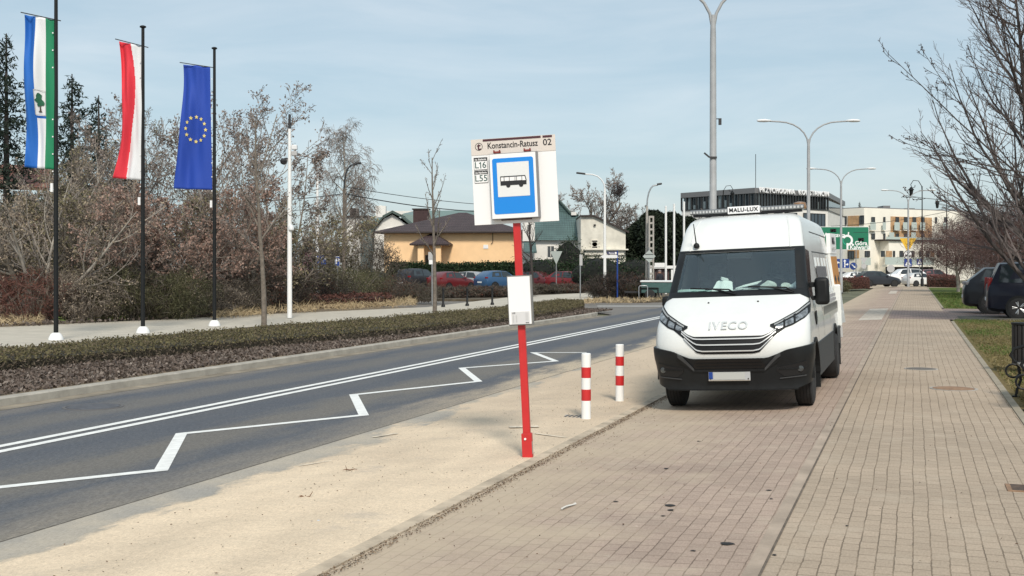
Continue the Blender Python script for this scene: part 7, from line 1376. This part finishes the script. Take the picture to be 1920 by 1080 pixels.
def dense(loc, rx, h, seed, label): 
    t = thing('yew_tree', label, 'tree', loc, 0, 'dark dense conifers behind the white poles'); lathe_obj('trunk', [(.3, 0), (.2, h * .8)], M_BARKD, t, 8); g = np.random.default_rng(seed); n = 7000; zf = g.uniform(0, 1, n) ** .8; a = g.uniform(0, 6.283, n); rr = rx * np.sqrt(np.clip(1 - zf ** 2.2, .02, 1)) * (1 + .18 * np.sin(a * 5 + zf * 9 + seed) + g.normal(0, .07, n)); C = np.column_stack([np.cos(a) * rr, np.sin(a) * rr, .2 + zf * h]); quads('foliage', leaf_quads(g, C, .42, .2, up=.4), leafmat('yew', [(.007, .012, .007), (.014, .022, .012), (.022, .034, .018)], trans=.05), t)
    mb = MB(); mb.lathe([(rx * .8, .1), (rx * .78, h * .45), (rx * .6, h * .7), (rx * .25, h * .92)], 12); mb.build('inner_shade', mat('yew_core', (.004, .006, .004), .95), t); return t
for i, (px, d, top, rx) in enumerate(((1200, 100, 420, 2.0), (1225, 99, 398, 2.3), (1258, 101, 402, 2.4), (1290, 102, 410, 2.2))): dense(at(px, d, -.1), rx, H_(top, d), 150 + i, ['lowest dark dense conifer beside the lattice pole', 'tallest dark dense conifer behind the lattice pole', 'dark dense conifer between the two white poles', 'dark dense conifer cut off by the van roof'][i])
conifer(at(1560, 205, 0), H_(372, 205), 3.2, 160, 'far pine top showing over the flats beside the clinic', 2500); conifer(at(1567, 210, 0), H_(378, 210), 3.0, 161, 'second far pine top over the flats roof', 2200); conifer(at(1612, 215, 0), H_(378, 215), 2.0, 162, 'small far spruce top above the flats roof', 1500)
# right-hand trees ---------------------------------------------------
RT = dict(levels=4, n=(46, 13, 8), t0=(.10, .06, .1), ang=(48, 32, 34), ratio=(.46, .36, .40), rmin=.0055, trop=(0, .09, .07, .05), taper=(.15, .15, .4, .5), wob=(.03, .10, .14, .18))
tree('bare_tree', 'dense bare avenue tree with dark trunk in front of the people carrier', 'tree', at(1934, 36.5), 12.0, .15, dict(RT, shape=lambda t: 1.25 - .95 * t), 71, M_BARKD, M_TWIGM, 0, group='bare avenue trees on the lawn')
def twiggy(name, label, loc, h, rx, seed, mt, cols, n, z0=.42, sq=.62, lf=.05, P=None):
    t = tree(name, label, 'tree', loc, h * .92, .13, dict(levels=3, n=(16, 9), t0=(.2, .1), ang=(60, 45), ratio=(.52, .45), rmin=.012, trop=(0, .04, .03), taper=(.3, .2, .4), **(P or {})), seed, mt, M_TWIGD, 0); g = np.random.default_rng(seed)
    u = g.normal(size=(n, 3)); u /= np.linalg.norm(u, axis=1)[:, None]; rr = g.uniform(.1, 1, n) ** .42; lump = 1 + .22 * np.sin(u[:, 0] * 5 + seed) * np.sin(u[:, 1] * 4 + u[:, 2] * 6) + .1 * np.sin(u[:, 0] * 13 + u[:, 2] * 11) + g.normal(0, .09, n)
    C = u * (rr * lump)[:, None] * np.array([rx, rx, h * sq * .55]) + np.array([0, 0, h * (z0 + .14)]); C = C[C[:, 2] > .5]; d = C - np.array([0, 0, h * .12])
    quads('fine_twigs', leaf_quads(g, C, .55, .016, up=.45), leafmat('twig_' + cols, TW[cols], trans=0), t); return t
TW['redfine'] = [(.11, .062, .056), (.16, .095, .085), (.07, .042, .04), (.13, .085, .075)]; TW['purple'] = [(.085, .066, .068), (.13, .105, .105), (.055, .043, .046)]
twiggy('reddish_tree', 'low spreading tree with fine reddish twigs and a pale trunk on the lawn', at(1797, 84), H_(398, 84), 3.6, 72, M_BARKP, 'redfine', 15000)
twiggy('reddish_tree', 'fine reddish twigged tree right behind the black off-road car', at(1880, 70), H_(378, 70), 3.4, 73, M_BARK, 'redfine', 15000, sq=.75)
twiggy('reddish_tree', 'dull reddish twigged tree at the far edge of the lawn, past the people carrier', at(1930, 62), H_(360, 62), 3.0, 74, M_BARK, 'redfine', 11000, sq=.8)
# near tree, its trunk outside the frame, long shoots reaching in
def near_tree():
    t = thing('bare_tree', 'nearest bare tree whose long knobbly shoots reach across the sky', 'tree', at(2110, 24), 0, 'bare avenue trees on the lawn'); rg = random.Random(77); tr, tw, tips = MB(), MB(), []
    base = Vector(t.location); tr.tube([(0, 0, 0), (.02, 0, 2), (-.02, 0, 4.5), (0, 0, 8)], [.16, .13, .09, .04], 8)
    Q = dict(BASE, levels=3, tlev=1, n=(13, 3), t0=(.2, .3), ang=(30, 34), ratio=(.17, .35), wob=(.035, .08, .12), trop=(.02, .10, .06), seg=(.25, .2, .2), sides=(6, 5, 4), taper=(.22, .3, .5), rmin=.005, rr=.5)
    shoots = [((1955, 365), (1640, 122), 22.5, .03), ((1925, 340), (1718, 105), 23.5, .022), ((1960, 330), (1668, 298), 21.5, .026), ((1980, 345), (1690, 305), 22.5, .022), ((1960, 392), (1700, 372), 23, .024), ((1960, 190), (1845, 5), 23, .02), ((1990, 240), (1822, 100), 24, .024), ((1970, 90), (1835, 20), 23, .022), ((1990, 60), (1850, -40), 24, .022), ((1960, 150), (1872, 30), 24, .02), ((1990, 300), (1800, 175), 25, .02)]
    for a, b, d, r in shoots:
        A0, B0 = A(*a, d + .6) - base, A(*b, d) - base; r *= .72; tr.tube([Vector((0, 0, max(.8, A0.z - .9))), Vector((0, 0, max(.8, A0.z - .9))).lerp(A0, .5) + Vector((0, 0, .1)), A0], [r * 1.5, r * 1.25, r * 1.05], 6, False)
        L = (B0 - A0).length; limb(tr, tw, rg, A0, (B0 - A0).normalized(), L, r, 0, Q, tips)
    tr.build('trunk', M_BARKD, t, 80); tw.build('crown', M_TWIGD, t); g = np.random.default_rng(6); idx = g.integers(0, len(tips), 1500); quads('foliage', leaf_quads(g, np.array([tuple(tips[i][0]) for i in idx]) + g.normal(0, .012, (1500, 3)), .035, .022), leafmat('bud_dark', [(.06, .04, .035), (.10, .06, .05)], trans=0), t)
near_tree()
